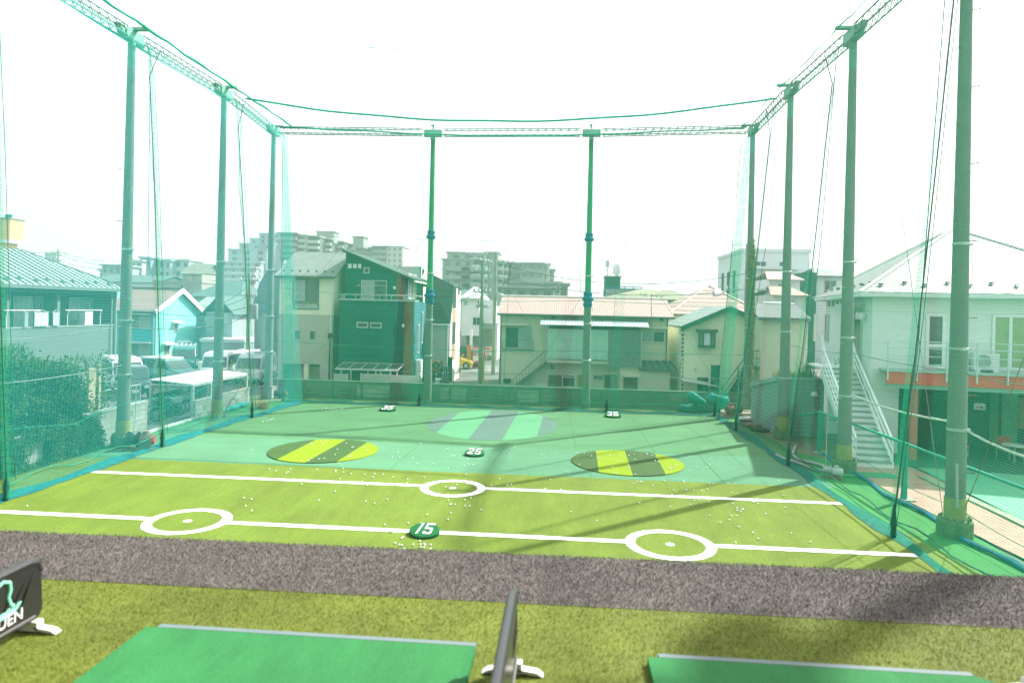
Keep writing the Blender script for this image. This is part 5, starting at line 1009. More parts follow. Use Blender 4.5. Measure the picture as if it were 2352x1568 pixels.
t = house('apartment_tower', 'huge stepped apartment complex rising behind the cream house', 'apartment building', P(700, 640, y=330), 'apartment blocks on the skyline')
FL = 2.95
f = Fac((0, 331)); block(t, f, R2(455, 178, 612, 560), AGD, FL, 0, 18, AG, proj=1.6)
f = Fac((0, 330))
for i, (x0, yt, x1) in enumerate(((292, 182, 460), (212, 225, 420), (122, 268, 410), (28, 318, 352), (-45, 422, 300), (-120, 470, 260))):
    block(t, Fac((0, 330-i*4)), R2(x0, yt, x1, 700), AGB, FL, 3 if i < 4 else 5, 10, AGL if i > 3 else None, roof=True, wfrac=.35, proj=1.)
block(t, Fac((0, 333)), R2(600, 197, 692, 700), AG, FL, 1, 16, AGL, wfrac=.5)
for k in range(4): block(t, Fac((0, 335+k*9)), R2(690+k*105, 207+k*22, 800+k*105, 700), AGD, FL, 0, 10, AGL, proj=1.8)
block(t, Fac((0, 345)), R2(785, 165, 930, 260), AG, FL*2, 0, 8); block(t, Fac((0, 350)), R2(1097, 210, 1182, 300), AG, FL*2, 0, 8)
block(t, Fac((0, 362)), R2(1100, 300, 1270, 700), AG, FL, 2, 14, AG)
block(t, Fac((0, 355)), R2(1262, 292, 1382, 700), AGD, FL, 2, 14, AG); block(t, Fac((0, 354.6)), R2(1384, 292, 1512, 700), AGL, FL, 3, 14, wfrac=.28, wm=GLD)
def c6(x, y): return ((1400+.38265*x)/1.7415, (900+.38265*y)/1.7415)
def R6(x0, y0, x1, y1): return (*c6(x0, y0), *c6(x1, y1))
t = house('apartment_block', 'grey-green apartment block with pale galleries behind the lane poles', 'apartment building', P(1140, 680, y=240), 'apartment blocks on the skyline')
fl2 = 3.1
block(t, Fac((0, 238)), R6(968, 362, 1275, 900), AG, fl2, 3, 14, None, wfrac=.42); block(t, Fac((0, 241)), R6(1016, 292, 1198, 365), AG, 3.4, 1, 9, wfrac=.3); block(t, Fac((0, 243)), R6(1198, 298, 1420, 370), AGB, 3.2, 2, 9)
f = Fac((0, 237.5))
for i in range(4):
    for j in (0, 1): a0, z1 = f.az(*c6(1170-j*150, 440+i*85)); part(t, 'balcony', AG, lambda mb: f.box(mb, a0, a0+(9 if j == 0 else 8), z1-1.3, z1, 0, 1.2))
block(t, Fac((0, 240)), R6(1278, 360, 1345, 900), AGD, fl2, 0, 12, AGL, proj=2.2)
block(t, Fac((0, 246)), R6(1415, 292, 1535, 900), AG, fl2, 0, 10, None)
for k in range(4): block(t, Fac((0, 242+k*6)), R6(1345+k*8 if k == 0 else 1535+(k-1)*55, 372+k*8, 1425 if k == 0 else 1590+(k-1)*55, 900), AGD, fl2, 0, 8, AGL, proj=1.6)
block(t, Fac((0, 258)), R6(1690, 402, 1790, 900), AG, fl2, 1, 10); block(t, Fac((0, 252)), R6(1785, 402, 2010, 900), AG, fl2, 3, 12, AG, proj=1.2); block(t, Fac((0, 254)), R6(2012, 410, 2075, 900), AGL, fl2, 1, 10, wfrac=.3); block(t, Fac((0, 258)), R6(2075, 470, 2125, 900), AG, fl2, 1, 10)
t = house('low_apartments', 'low grey apartments with roof plant just above the pink roof', 'apartment building', P(1200, 680, y=150), 'apartment blocks on the skyline')
block(t, Fac((0, 150)), R6(1690, 605, 2150, 900), AG, 3, 6, 10); block(t, Fac((0, 146)), R6(1580, 655, 2130, 900), AG, 3, 4, 8, AG); block(t, Fac((0, 152)), R6(2150, 610, 2195, 900), AGL, 3, 1, 10); block(t, Fac((0, 154)), R6(2195, 628, 2272, 900), AG, 3, 1, 10)
def c3(x, y): return ((380+.3316*x)/1.7415, (930+.3316*y)/1.7415)
def R3_(x0, y0, x1, y1): return (*c3(x0, y0), *c3(x1, y1))
for lb, y, rs in (('grey stepped flats on the skyline left of the hedge pole', 200, ((85, 400, 310, 640, AGB, 3), (60, 460, 330, 640, AG, 4))),
                  ('pale flats with a blue-grey tower between the hedge pole and the shelter pole', 210, ((430, 345, 560, 640, AGL, 2), (545, 308, 665, 640, mat('blue_grey_tower', (.22, .30, .36)), 0), (640, 340, 905, 640, AGB, 4), (880, 335, 1130, 640, AGL, 3)))):
    t = house('skyline_flats', lb, 'apartment building', P(300, 640, y=y), 'apartment blocks on the skyline')
    for k, (x0, y0, x1, y1, m, b) in enumerate(rs): block(t, Fac((0, y+k*3)), R3_(x0, y0, x1, y1), m, 3, b, 9, wfrac=.5)
f = Fac((0, 420)); a0, a1, z0, z1 = f.rect(103, 583, 128, 680); t = house('pale_tower', 'pale distant tower just right of the ribbed hip roof', 'apartment building', f.pt(a0, 0), 'apartment blocks on the skyline'); part(t, 'wall', AGL, lambda mb: f.box(mb, a0, a1, 0, z1, -10, 0)); part(t, 'roof_slab', AGL, lambda mb: f.box(mb, a0-.4, a1+.4, z1, z1+.6, -10, .4))
# ------------------------------------------------------------------ utility poles and overhead lines
UP = mat('utility_pole_concrete', (.24, .25, .21), var=.12); INS = mat('insulator', (.55, .57, .55)); CAB = mat('black_cable', (.03, .045, .045), var=0)
def upole(label, px, ptop, y, r, arms=(), boxes=(), pybase=None):
    b = P(px, ptop, y=y); x = b.x; t = thing('utility_pole', label, 'utility pole', (x, y, 0), 'utility poles in the streets')
    part(t, 'shaft', UP, lambda mb: mb.tube([(x, y, 0), (x, y, b.z)], [r, r*.62], 12), smooth=True)
    for dz, w in arms:
        part(t, 'crossarm', GALV, lambda mb: mb.box((x-w, y-.05, b.z-dz-.05), (x+w, y+.05, b.z-dz+.05)))
        part(t, 'insulator', INS, lambda mb: [mb.lathe((x+w*q, y, b.z-dz+.05), [(.05, 0), (.07, .08), (.04, .2)], 8) for q in (-.9, -.4, .4, .9)])
    for dz, h in boxes: part(t, 'transformer', GALV, lambda mb: mb.lathe((x+r+.28, y-.1, b.z-dz-h), [(.26, 0), (.28, .05), (.28, h-.05), (.22, h)], 12), smooth=True)
    return Vector((x, y, b.z))
q1 = upole('near concrete utility pole beside the lane in front of the white boxy house', 1109, 603, 46.5, .17, ((.6, .5), (2.0, .6), (3.0, .4)))
q2 = upole('taller utility pole farther along the lane just right of the near one', 1139, 578, 55, .17, ((.9, .9), (2.1, .9)), ((3.4, 1.0),))
q3 = upole('utility pole with transformer left of the mansard house', 573, 628, 48, .17, ((.5, .7), (1.6, .6)), ((2.2, 1.1),))
q4 = upole('distant utility pole behind the ribbed hip roof', 134, 573, 95, .2, ((.5, 1.2), (1.6, 1.2)), ((3.2, 1.2),))
q5 = upole('utility pole hidden behind the back right corner pole', 1716, 560, 52, .16, ((3.4, 1.5), (5.5, 1.2), (7.0, 1.2)))
def lines(label, a, b, dzs, sag, r=.02, grp='overhead power lines'):
    mb = MB(); n = 18
    for k, (da, db) in enumerate(dzs):
        A = a+Vector((.1*k, 0, -da)); B = b+Vector((.1*k, 0, -db)); mb.tube([A.lerp(B, i/n)-Vector((0, 0, sag*4*(i/n)*(1-i/n))) for i in range(n+1)], r*(1.8 if k == 1 else 1), 4)
    return tag(mb.build('power_line', CAB), label, 'power line', grp)
for i, (da, db) in enumerate(((.5, .9), (2.0, 2.2), (2.9, 4))): lines(('top cable between the two lane utility poles', 'middle cable between the two lane utility poles', 'lower cable between the two lane utility poles')[i], q1, q2, ((da, db),), .35)
lines('power cable running left from the near lane pole over the shingled house', q1, P(985, 600, y=60), ((.6, 0),), .5); lines('thicker cable running left from the near lane pole', q1, P(930, 690, y=62), ((2.0, 0),), .6)
lines('power cable from the farther lane pole across the pink roof to the right', q2, q5, ((.9, 2.2),), 1.2); lines('lower power cable crossing the sky right of the second blue wrapped pole', q2, q5, ((2.0, 3.4),), .9); lines('low phone cable above the pink roof ridge', q2, q5, ((3.4, 5.5),), .4, .03)
for i, (px, py, da) in enumerate(((466, 702, .8), (448, 700, 1.6), (352, 715, 2.4), (455, 745, 2.9))): lines(('service cable from the transformer pole towards the green tiled roof', 'second service cable from the transformer pole to the turquoise gable', 'long service cable crossing the turquoise house', 'lowest service cable towards the satellite dish')[i], q3, P(px, py, y=57), ((da, 0),), .5, .022)
lines('cable from the transformer pole to the mansard house', q3, P(630, 700, y=49.5), ((1.5, 0),), .2)
for i, (px, py, da) in enumerate(((-30, 570, .3), (-30, 577, 1.4))): lines(('upper cable leading left from the distant utility pole', 'lower cable leading left from the distant utility pole')[i], q4, P(px, py, y=100), ((da, 0),), .4, .035)
for i, (px, py, da) in enumerate(((300, 596, .3), (300, 606, .8), (300, 612, 1.7))): lines(('top cable leading right from the distant utility pole', 'middle cable leading right from the distant utility pole', 'thick low cable leading right from the distant utility pole')[i], q4, P(px, py, y=130), ((da, 0),), .8, .04)
aerial(400, 640, 600, 115, 'TV aerial on the brown house roof left of the shelter pole'); aerial(463, 630, 605, 118, 'small TV aerial just left of the shelter pole', 3); aerial(327, 650, 602, 120, 'TV aerial mast right of the hedge pole')
# ------------------------------------------------------------------ right: white hip roofed building
dd = RM @ Vector(((2004-1176)/F, 0, -1)); o = Vector((0, 0, 0))+dd*(27/1.0)
WO = Vector((o.x, o.y, 0)); a_ = radians(-11.6); f = Fac(WO, (cos(a_), sin(a_))); D = 11.; Wd = 9.0
fL = Fac(WO-f.n*D, (f.n.x, f.n.y))
t = house('white_hip_house', 'large white building with pyramid roof and balcony over dark bays at the right', 'building', WO)
zE = f.az(2004, 668)[1]-.05; zS = Fac(WO+f.n*1.05, (f.d.x, f.d.y)).az(2034, 852)[1]+.06
WS = mat('white_panel_wall', (.64, .67, .65), var=.04, sc=.6, pat=('lines', ('z', .62, .02, (.48, .52, .5)))); 
part(t, 'upper_wall', WS, lambda mb: f.box(mb, 0, Wd, zS-.05, zE, -D, 0))
part(t, 'side_base', WS, lambda mb: (fL.box(mb, 0, D-.02, .05, zS-.05, -1.0, -.02), f.box(mb, -.0, 1.0, zS-1.1, zS-.05, -1.5, .01)))
part(t, 'corner_pier', WS, lambda mb: f.box(mb, .05, .35, 0, zS-1.1, -.4, 0))
SILV = mat('silver_white_tiles', (.19, .20, .188), var=.04, sc=1, rough=.5, pat=('lines', ('z', .145, .28, (.10, .115, .105))))
apx = f.pt(4.4, 9.45, -5.4); ov = .55
cs = [f.pt(-ov, zE, ov), f.pt(Wd+ov, zE, ov), f.pt(Wd+ov, zE, -D-ov), f.pt(-ov, zE, -D-ov)]
rf = part(t, 'roof', SILV, lambda mb: mb.add(cs+[apx], [(0, 1, 4), (1, 2, 4), (2, 3, 4), (3, 0, 4), (3, 2, 1, 0)]))
part(rf, 'hip_cap', mat('white_hip_cap', (.7, .7, .67)), lambda mb: [mb.bar(c, apx, .16, .08) for c in cs])
part(rf, 'finial', ALU, lambda mb: (mb.cyl(apx, apx+Vector((0, 0, .75)), .02, n=6), mb.ball(apx+Vector((0, 0, .35)), .07, 8, 6)))
for i in range(12):
    for (A, B) in ((cs[0], cs[1]), (cs[3], cs[0])):
        q = (i+.5)/12; b = A.lerp(B, q).lerp(apx, .09+.03*(i % 2))+Vector((0, 0, .03)); part(rf, 'snow_guard', ALUD, lambda mb: (mb.box(b-Vector((.09, .03, 0)), b+Vector((.09, .03, .05))), mb.box(b-Vector((.02, .1, 0)), b+Vector((.02, .1, .03)))))
part(t, 'fascia', mat('white_fascia', (.6, .63, .62)), lambda mb: (f.box(mb, -ov, Wd+ov, zE-.18, zE-.02, ov-.1, ov), fL.box(mb, -ov, D+ov-.1, zE-.18, zE-.02, ov-.1, ov), f.box(mb, -ov+.1, Wd, zE-.2, zE-.1, -D, ov-.1)))
winp(t, f, 2127, 719, 2170, 848, m=WFR, g=GL, split=1, hs=(.42,), fw=.12); winp(t, f, 2279, 722, 2362, 852, m=WFR, g=GLG, split=2, fw=.1)
for x0 in (1871, 1897): winp(t, fL, x0, 721, x0+7, 785, m=ALU, g=mat('frosted_pane', (.3, .36, .34), rough=.4), split=1, fw=.04)
for i in range(4): a, z = fL.az(1906+i*9.5-10*0, 697-i*.8); part(t, 'wall_vent', mat('vent_tan', (.3, .3, .24)), lambda mb: fL.box(mb, a-.05, a+.09, z-.16, z+.16, 0, .08))
a0, a1, z0, z1 = fL.rect(1964, 712, 1979, 842); part(t, 'door', mat('pale_door_frame', (.42, .5, .46)), lambda mb: (fL.box(mb, a0, a0+.1, z0, z1, 0, .06), fL.box(mb, a1-.1, a1, z0, z1, 0, .06), fL.box(mb, a0, a1, z1-.1, z1+.0, 0, .061)))
part(t, 'door_pane', GLD, lambda mb: fL.box(mb, a0+.1, a1-.1, z0, z1-.1, 0, .03)); part(t, 'door_hood', ALU, lambda mb: fL.box(mb, a0-.6, a1+.4, z1+.1, z1+.25, 0, .7))
a, z = fL.az(1989, 727); part(t, 'wall_lamp', WFR, lambda mb: mb.ball(fL.pt(a, z, .12), .15, 10, 8, (1, 1, 1.2)))
a0, zt = f.az(2219, 700); part(t, 'downpipe', ALU, lambda mb: mb.cyl(f.pt(a0, zS, .08), f.pt(a0, zE-.2, .08), .05, n=8))
# balcony
fo = Fac(WO+f.n*1.05, (f.d.x, f.d.y)); b0, zr0 = fo.az(2034, 851); _, zr1 = fo.az(2034, 880)
bal = part(t, 'balcony', mat('pale_green_slab', (.33, .42, .38)), lambda mb: fo.box(mb, b0, Wd+1, zS-.06, zS, -1.05, .05))
part(bal, 'red_fascia', mat('red_fascia', (.55, .075, .06), var=.08, sc=2), lambda mb: fo.box(mb, b0, Wd+1, zr1, zS-.061, -.06, 0))
part(bal, 'under_beam', mat('green_grey_beam', (.2, .30, .26)), lambda mb: fo.box(mb, b0, Wd+1, zr1-.16, zr1, -.2, -.05))
def brl(mb):
    for z in (.25, .55, .85, 1.1): mb.cyl(fo.pt(b0, zS+z, .07), fo.pt(Wd+1, zS+z, .07), .017, n=6)
    for a in [b0+.06+i*.98 for i in range(9)]: mb.bar(fo.pt(a, zS-.38, .07), fo.pt(a, zS+1.12, .07), .045)
part(bal, 'railing', mat('pale_blue_rail', (.45, .56, .57), rough=.5), brl)
a, z = f.az(2256, 838); tt = thing('air_conditioner', 'white air conditioner unit standing on the balcony of the white building', 'air conditioner', f.pt(a, zS, .3)); ACW = mat('ac_white', (.62, .65, .63))
part(tt, 'casing', ACW, lambda mb: f.box(mb, a-.42, a+.42, zS+.1, zS+.72, .1, .42)); part(tt, 'fan_grille', mat('ac_grille', (.38, .42, .41), pat=('lines', ('z', .05, .35, (.2, .23, .22)))), lambda mb: mb.cyl(f.pt(a-.1, zS+.42, .421), f.pt(a-.1, zS+.42, .44), .25, n=20)); part(tt, 'foot', ACW, lambda mb: [f.box(mb, a+q-.08, a+q+.08, zS, zS+.1, .08, .5) for q in (-.3, .3)])
# ground floor bays under the balcony
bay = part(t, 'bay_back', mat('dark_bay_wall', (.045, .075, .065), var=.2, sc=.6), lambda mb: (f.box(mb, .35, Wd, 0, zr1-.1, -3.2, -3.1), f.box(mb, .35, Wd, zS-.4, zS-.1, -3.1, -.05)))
for x in (2100, 2420): a = fo.az(x, 960)[0]; part(t, 'red_column', mat('red_column', (.36, .10, .075), var=.1), lambda mb: fo.box(mb, a-.13, a+.13, 0, zr1-.1, -.3, -.06))
fbk = Fac(WO-f.n*3.08, (f.d.x, f.d.y))
for x0, x1 in ((2272, 2292), (2300, 2336)): a0 = fbk.az(x0, 940)[0]; a1 = fbk.az(x1, 940)[0]; part(t, 'curtain', mat('green_curtain', (.16, .30, .20), var=.15, sc=3), lambda mb: corr(mb, fbk, a0, a1, .2, 2.4, .05, 7))
a0, z1 = fbk.az(2338, 913); part(t, 'wood_panel', mat('wood_panel', (.22, .17, .10), var=.15), lambda mb: fbk.box(mb, a0, a0+2, .9, z1, .02, .06))
fsn = Fac(WO-f.n*1.6, (f.d.x, f.d.y)); a0, a1, z0, z1 = fsn.rect(2237, 925, 2263, 941); tt = thing('arrow_sign', 'small white sign with a red arrow inside the dark bay', 'sign', fsn.pt(a0, z0)); part(tt, 'board', WFR, lambda mb: fsn.box(mb, a0, a1, z0, z1, 0, .02)); RED = mat('sign_red', (.45, .04, .03), var=0)
zc = (z0+z1)/2-.04; part(tt, 'arrow', RED, lambda mb: (fsn.box(mb, a0+.06, a1-.16, zc-.025, zc+.025, .021, .026), fsn.poly(mb, [(a1-.16, zc-.07), (a1-.05, zc), (a1-.16, zc+.07)], .021, .026)))
part(tt, 'hanger', ALUD, lambda mb: [mb.cyl(fsn.pt(a, z1, .01), fsn.pt(a, zr1, .01), .008, n=5) for a in (a0+.05, a1-.05)])
def chair(p, rz, label):
    tt = thing('bay_chair', label, 'chair', (0, 0, 0), 'red chairs in the dark bay'); RC = mat('red_chair', (.36, .07, .035), var=.05, rough=.5)
    part(tt, 'seat', RC, lambda mb: mb.box((-.23, -.22, .42), (.23, .22, .47))); part(tt, 'backrest', RC, lambda mb: mb.prism([(-.22, .2, .55), (.22, .2, .55), (.21, .27, .88), (-.21, .27, .88)], (0, .03, 0)))
    for x, y in ((-.2, -.19), (.2, -.19), (-.2, .2), (.2, .2)): part(tt, 'leg', GALV, lambda mb: mb.cyl((x, y, 0), (x, y, .56 if y > 0 else .43), .014, n=6))
    tt.location = p; tt.rotation_euler.z = rz
chair(fo.pt(fo.az(2318, 990)[0]+.4, .06, -1.6), 2.6, 'red chair at the right of the dark bay'); chair(fo.pt(fo.az(2345, 990)[0]+.6, .06, -1.3), 3.4, 'red chair cut by the right frame edge'); chair(fo.pt(fo.az(2232, 1000)[0], .06, -1.2), .5, 'red chair just right of the nearest pole')
p = fo.pt(fo.az(2352, 985)[0]+.1, 0, -1.0); tt = thing('bay_table', 'pale round table between the red chairs', 'table', p); part(tt, 'tabletop', ACW, lambda mb: mb.lathe(p+Vector((0, 0, .66)), [(.4, 0), (.42, .02), (.4, .04)], 20)); part(tt, 'stem', GALV, lambda mb: mb.cyl(p, p+Vector((0, 0, .66)), .03, n=8))
# grounds on the right
PATH = mat('pink_gravel_path', (.35, .20, .155), var=.2, sc=1.6, fine=.3, fsc=45, bump=.01, bsc=50)
sheet('gravel_path', [(10.55, 3), (12.0, 3), (11.95, 18.5), (12.55, 23.8), (12.5, 26.2), (10.2, 26.2), (10.1, 24.8), (10.12, 21.3), (10.45, 16.2)], .02, PATH)
MINT = mat('mint_range_turf', (.12, .34, .20), var=.07, sc=.6, fine=.06, fsc=40)
sheet('right_range_turf', [(12.35, 3), (26, 3), (26, 26), (12.8, 26), (12.35, 18.5)], .012, MINT)
part_k = MB(); part_k.box((12.0, 3, -.02), (12.28, 24, .07)); kind(part_k.build('kerb', mat('mossy_kerb', (.24, .27, .18), var=.25, sc=3)), 'structure')
sheet('bay_floor', [tuple(f.pt(.3, 0, 2.2))[:2], tuple(f.pt(Wd+2, 0, 2.2))[:2], tuple(f.pt(Wd+2, 0, -3.1))[:2], tuple(f.pt(.3, 0, -3.1))[:2]], .03, mat('dark_green_floor', (.035, .12, .075), var=.1))
DM = mat('stair_door_mat', (.05, .22, .09), var=.1); p = P(1995, 1092, z=0); tt = tag(MB().box((p.x-.9, p.y-.35, .02), (p.x+.9, p.y+.35, .045)).build('door_mat', DM), 'green mat at the foot of the white stairs', 'mat')
# side rail with its low netting
tt = thing('side_rail', 'green painted pipe rail with low netting between field and pink path', 'fence', (10.1, 20, 0)); GRP = mat('teal_green_pipe', (.01, .26, .18), var=.15, rough=.5)
RT = [(10.06, 33.2, .35), (10.06, 27.5, 1.62), (10.1, 20.9, 1.68), (10.15, 14.3, 1.7), (10.15, 8, 1.7)]
part(tt, 'top_rail', GRP, lambda mb: mb.tube(RT, .045, 8)); 
for u, v in ((10.06, 27.5), (10.1, 20.9), (10.15, 14.3)): part(tt, 'post', GRP, lambda mb: mb.box((u-.06, v-.06, 0), (u+.06, v+.06, 1.64))); part(tt, 'post_base', CONC, lambda mb: mb.box((u-.2, v-.2, -.01), (u+.25, v+.2, .06)))
part(tt, 'brace', GRP, lambda mb: mb.bar((10.06, 27.4, 1.3), (10.07, 25.6, 1.6), .04))
mb = MB(); netmesh(mb, lambda s, q: (10.08+.05*sin(s*40), 8+s*25, 1.62*q*(1 if s < .78 else max(.2, 1-(s-.78)*4))), 25, 1.6, .05, .0032); mb.build('low_net', NETG, tt, fix=False)
mb = MB(); mb.tube([(10.0-.25*sin(i*.5)**2+(.12 if i > 26 else 0), 8+i*.6, .05+.02*sin(i)) for i in range(33)], [.05+.03*sin(i*1.1)**2 for i in range(33)], 6); mb.build('blue_hem', mat('blue_net_roll', (.02, .13, .20), var=.3, sc=8), tt)
mb = MB(); mb.tube([(10.0, 8+i*.8, .62-.12*abs(sin(i*.5))) for i in range(24)], .012, 5); mb.build('tie_cord', ROPEG, tt)
# white steel stairs
B0 = Vector((11.12, 25.2, 0)); B1 = Vector((11.72, 30.2, 3.1)); dv = (B1-B0); dh = Vector((dv.x, dv.y, 0)).normalized(); sd_ = Vector((dh.y, -dh.x, 0)); hw = .6; NS = 17
ts = thing('white_staircase', 'white steel staircase with curved tube rails climbing to the white building', 'stairs', B0); STW = mat('white_steel_paint', (.78, .81, .81), rough=.45, var=.05); TRD = mat('brown_edged_tread', (.22, .24, .21), var=.15)
part(ts, 'stringer', STW, lambda mb: [mb.prism([B0+sd_*s*hw+Vector((0, 0, -.02)), B0+sd_*s*hw+dh*.25+Vector((0, 0, -.02)), B1+sd_*s*hw+Vector((0, 0, -.3)), B1+sd_*s*hw+Vector((0, 0, .06)), B0+sd_*s*hw+Vector((0, 0, .22))], sd_*s*.05) for s in (-1, 1)])
for i in range(NS):
    q = B0+dv*(i+.0)/NS; z = dv.z*(i+1)/NS; L_ = dh*(dv.xy.length/NS)
    part(ts, 'riser', STW, lambda mb: mb.prism([q-sd_*hw+Vector((0, 0, 0)), q+sd_*hw, q+sd_*hw+Vector((0, 0, z-q.z)), q-sd_*hw+Vector((0, 0, z-q.z))], dh*.02))
    part(ts, 'tread', TRD, lambda mb: mb.prism([q-sd_*hw-dh*.03+Vector((0, 0, z-q.z)), q+sd_*hw-dh*.03+Vector((0, 0, z-q.z)), q+sd_*hw+L_*1.02+Vector((0, 0, z-q.z)), q-sd_*hw+L_*1.02+Vector((0, 0, z-q.z))], (0, 0, .035)))
part(ts, 'landing', STW, lambda mb: mb.prism([B1-sd_*.75, B1+sd_*.75, B1+sd_*.75+dh*2.2, B1-sd_*.75+dh*2.2], (0, 0, .08)))
for s in (-1, 1):
    for h in (1.0, .68, .36):
        pts = [B0+sd_*s*hw+Vector((0, 0, h))+dv*q for q in (0, .2, .4, .6, .8, .92)]+[B1+sd_*s*hw-dh*.05+Vector((0, 0, h+.12)), B1+sd_*s*hw+dh*.12+Vector((0, 0, h+.42*(h/1.0)))]
        part(ts, 'handrail' if h == 1 else 'mid_rail', STW, lambda mb: mb.tube(pts, .048 if h == 1 else .03, 8), smooth=True)
    for q in (0, .33, .66, .95): b = B0+sd_*s*hw+dv*q; part(ts, 'rail_post', STW, lambda mb: mb.bar(b, b+Vector((0, 0, 1.0)), .04))
# siding shed
y = 31.0; c = P(1778, 990, y=y); f2_ = Fac((0, y)); zt = f2_.az(1785, 870)[1]; xr = f2_.az(1892, 950)[0]; x0 = c.x+.12
t = house('siding_shed', 'grey lap-sided shed with weeds on its flat roof behind the shed pole', 'shed', (x0, y, 0), None); SID = mat('grey_lap_siding', (.235, .29, .275), var=.07, sc=1, pat=('lines', ('z', .19, .14, (.13, .17, .16))))
part(t, 'wall', SID, lambda mb: mb.prism([(x0, y, 0), (x0, y+4.2, 0), (x0, y+4.2, zt-.75), (x0, y, zt)], (xr-x0, 0, 0)))
part(t, 'roof_edge', mat('grey_trim', (.26, .32, .30)), lambda mb: (mb.box((x0-.05, y-.08, zt-.02), (xr+.05, y+.02, zt+.1)), mb.bar((x0-.03, y-.05, zt+.02), (x0-.03, y+4.3, zt-.73), .08, .2), mb.prism([(x0, y, zt), (xr, y, zt), (xr, y+4.2, zt-.75), (x0, y+4.2, zt-.75)], (0, 0, .04))))
part(t, 'corner_board', MC['grey_trim'], lambda mb: (mb.box((x0-.02, y-.025, 0), (x0+.1, y, zt-.03)), mb.box((xr-.5, y-.03, 0), (xr-.36, y, zt-.03))))
part(t, 'white_panel', STW, lambda mb: mb.box((xr-.05, y-.6, .3), (xr+.75, y-.5, 2.1))); 
p = P(1871, 903, y=y-.15); tt = thing('flood_lamp', 'white flood lamp on the wall of the siding shed', 'lamp', p); part(tt, 'shade', ACW, lambda mb: mb.lathe(p, [(.16, -.1), (.13, .02), (.04, .08)], 12), smooth=True); part(tt, 'arm', GALV, lambda mb: mb.tube([p+Vector((0, 0, .08)), p+Vector((.1, .05, .2)), p+Vector((.18, .16, -.9))], .03, 6))
def blades(mb, n, rx, ry, z, h, w, lean=.5, rnd=R, mi=0):
    for _ in range(n):
        x = rnd.uniform(*rx); y = rnd.uniform(*ry); a = rnd.uniform(0, 6.28); hh = h*rnd.uniform(.6, 1.3); l = hh*lean*rnd.uniform(.2, 1.2); b = rnd.uniform(0, 6.28); zz = z(x, y) if callable(z) else z
        ca, sa = cos(a)*w/2, sin(a)*w/2; mx, my = x+cos(b)*l*.35, y+sin(b)*l*.35; tx, ty = x+cos(b)*l, y+sin(b)*l
        mb.add([(x-ca, y-sa, zz), (x+ca, y+sa, zz), (mx+ca*.7, my+sa*.7, zz+hh*.6), (mx-ca*.7, my-sa*.7, zz+hh*.6), (tx, ty, zz+hh)], [(0, 1, 2, 3), (3, 2, 4)], mi)
WEED = [mat('weed_green', (.08, .15, .04), var=.3, sc=4, trans=.3), mat('weed_dry', (.28, .19, .08), var=.3, sc=4, trans=.2)]
mb = MB(); blades(mb, 260, (x0+.1, xr-.1), (y+.1, y+1.2), zt-.05, .35, .03, .8); blades(mb, 160, (x0+.1, xr-.1), (y+.1, y+1.2), zt-.05, .4, .025, .8, mi=1); blades(mb, 60, (x0+1.0, x0+1.8), (y+.1, y+.9), zt-.05, .9, .03, .4)
kind(mb.build('roof_weeds', WEED, fix=False), 'stuff')
def branchy(p, n, L, seed, name, label, cat, m, leaf=None, nl=0, up=1.):
    rr = random.Random(seed); t = thing(name, label, cat, p); mb = MB(); lm = MB(); p = Vector(p)
    for i in range(n):
        d = Vector((rr.uniform(-1, 1), rr.uniform(-1, 1), rr.uniform(.3, 1.3)*up)).normalized(); q = p.copy(); pts = [q.copy()]
        for k in range(5): d = (d+Vector((rr.uniform(-.35, .35), rr.uniform(-.35, .35), rr.uniform(-.25, .2)))).normalized(); q = q+d*L*rr.uniform(.14, .26); pts.append(q.copy())
        mb.tube(pts, [.018, .014, .011, .008, .006, .004], 4)
        if leaf:
            for _ in range(nl):
                b = pts[rr.randrange(2, 6)]+Vector((rr.gauss(0, .09), rr.gauss(0, .09), rr.gauss(0, .09))); a = Vector((rr.uniform(-1, 1), rr.uniform(-1, 1), rr.uniform(-1, 1))).normalized()*.05; c = a.cross(Vector((rr.uniform(-1, 1), rr.uniform(-1, 1), rr.uniform(-1, 1)))).normalized()*.03
                lm.add([b-a, b+c, b+a, b-c], [(0, 1, 2, 3)])
    mb.build('branches', m, t)
    if leaf: lm.build('leaves', leaf, t, fix=False)
    return t
branchy((9.95, 34.6, 1.2), 26, 1.5, 3, 'bare_shrub', 'tangled bare shrub above the shed roof beside the ivy pole', 'shrub', mat('dry_twig', (.30, .27, .20), var=.2))
branchy((12.2, 31.6, zt), 12, 1.1, 5, 'small_shrub', 'small green shrub on the ledge left of the white stairs', 'shrub', mat('dry_twig', (.3, .27, .2)), WEED[0], 14)
# ivy climbing the back right corner pole
rr = random.Random(5); u, v = POLES[6][:2]; iv = thing('ivy', 'dry brownish ivy climbing the back right corner pole', 'ivy', (u, v, 0)); mb = MB()
for _ in range(5200):
    z = rr.uniform(.8, 1)*9.2*sqrt(rr.random())+.2; a = rr.gauss(-.9, .75); r = .21-.007*z+rr.random()**2*.13; c = Vector((u+r*cos(a), v+r*sin(a)*1.0-.02, z)); A = Vector((rr.uniform(-1, 1), rr.uniform(-1, 1), rr.uniform(-1, 1))).normalized()*.045; B = A.cross(Vector((rr.uniform(-1, 1), rr.uniform(-1, 1), rr.uniform(-1, 1)))).normalized()*.035
    mb.add([c-A, c+B, c+A, c-B], [(0, 1, 2, 3)], 0 if rr.random() < .7 else 1)
mb.build('leaves', [mat('dry_ivy', (.30, .25, .10), var=.35, sc=9), mat('ivy_green', (.06, .13, .04), var=.3, sc=6)], iv, fix=False)
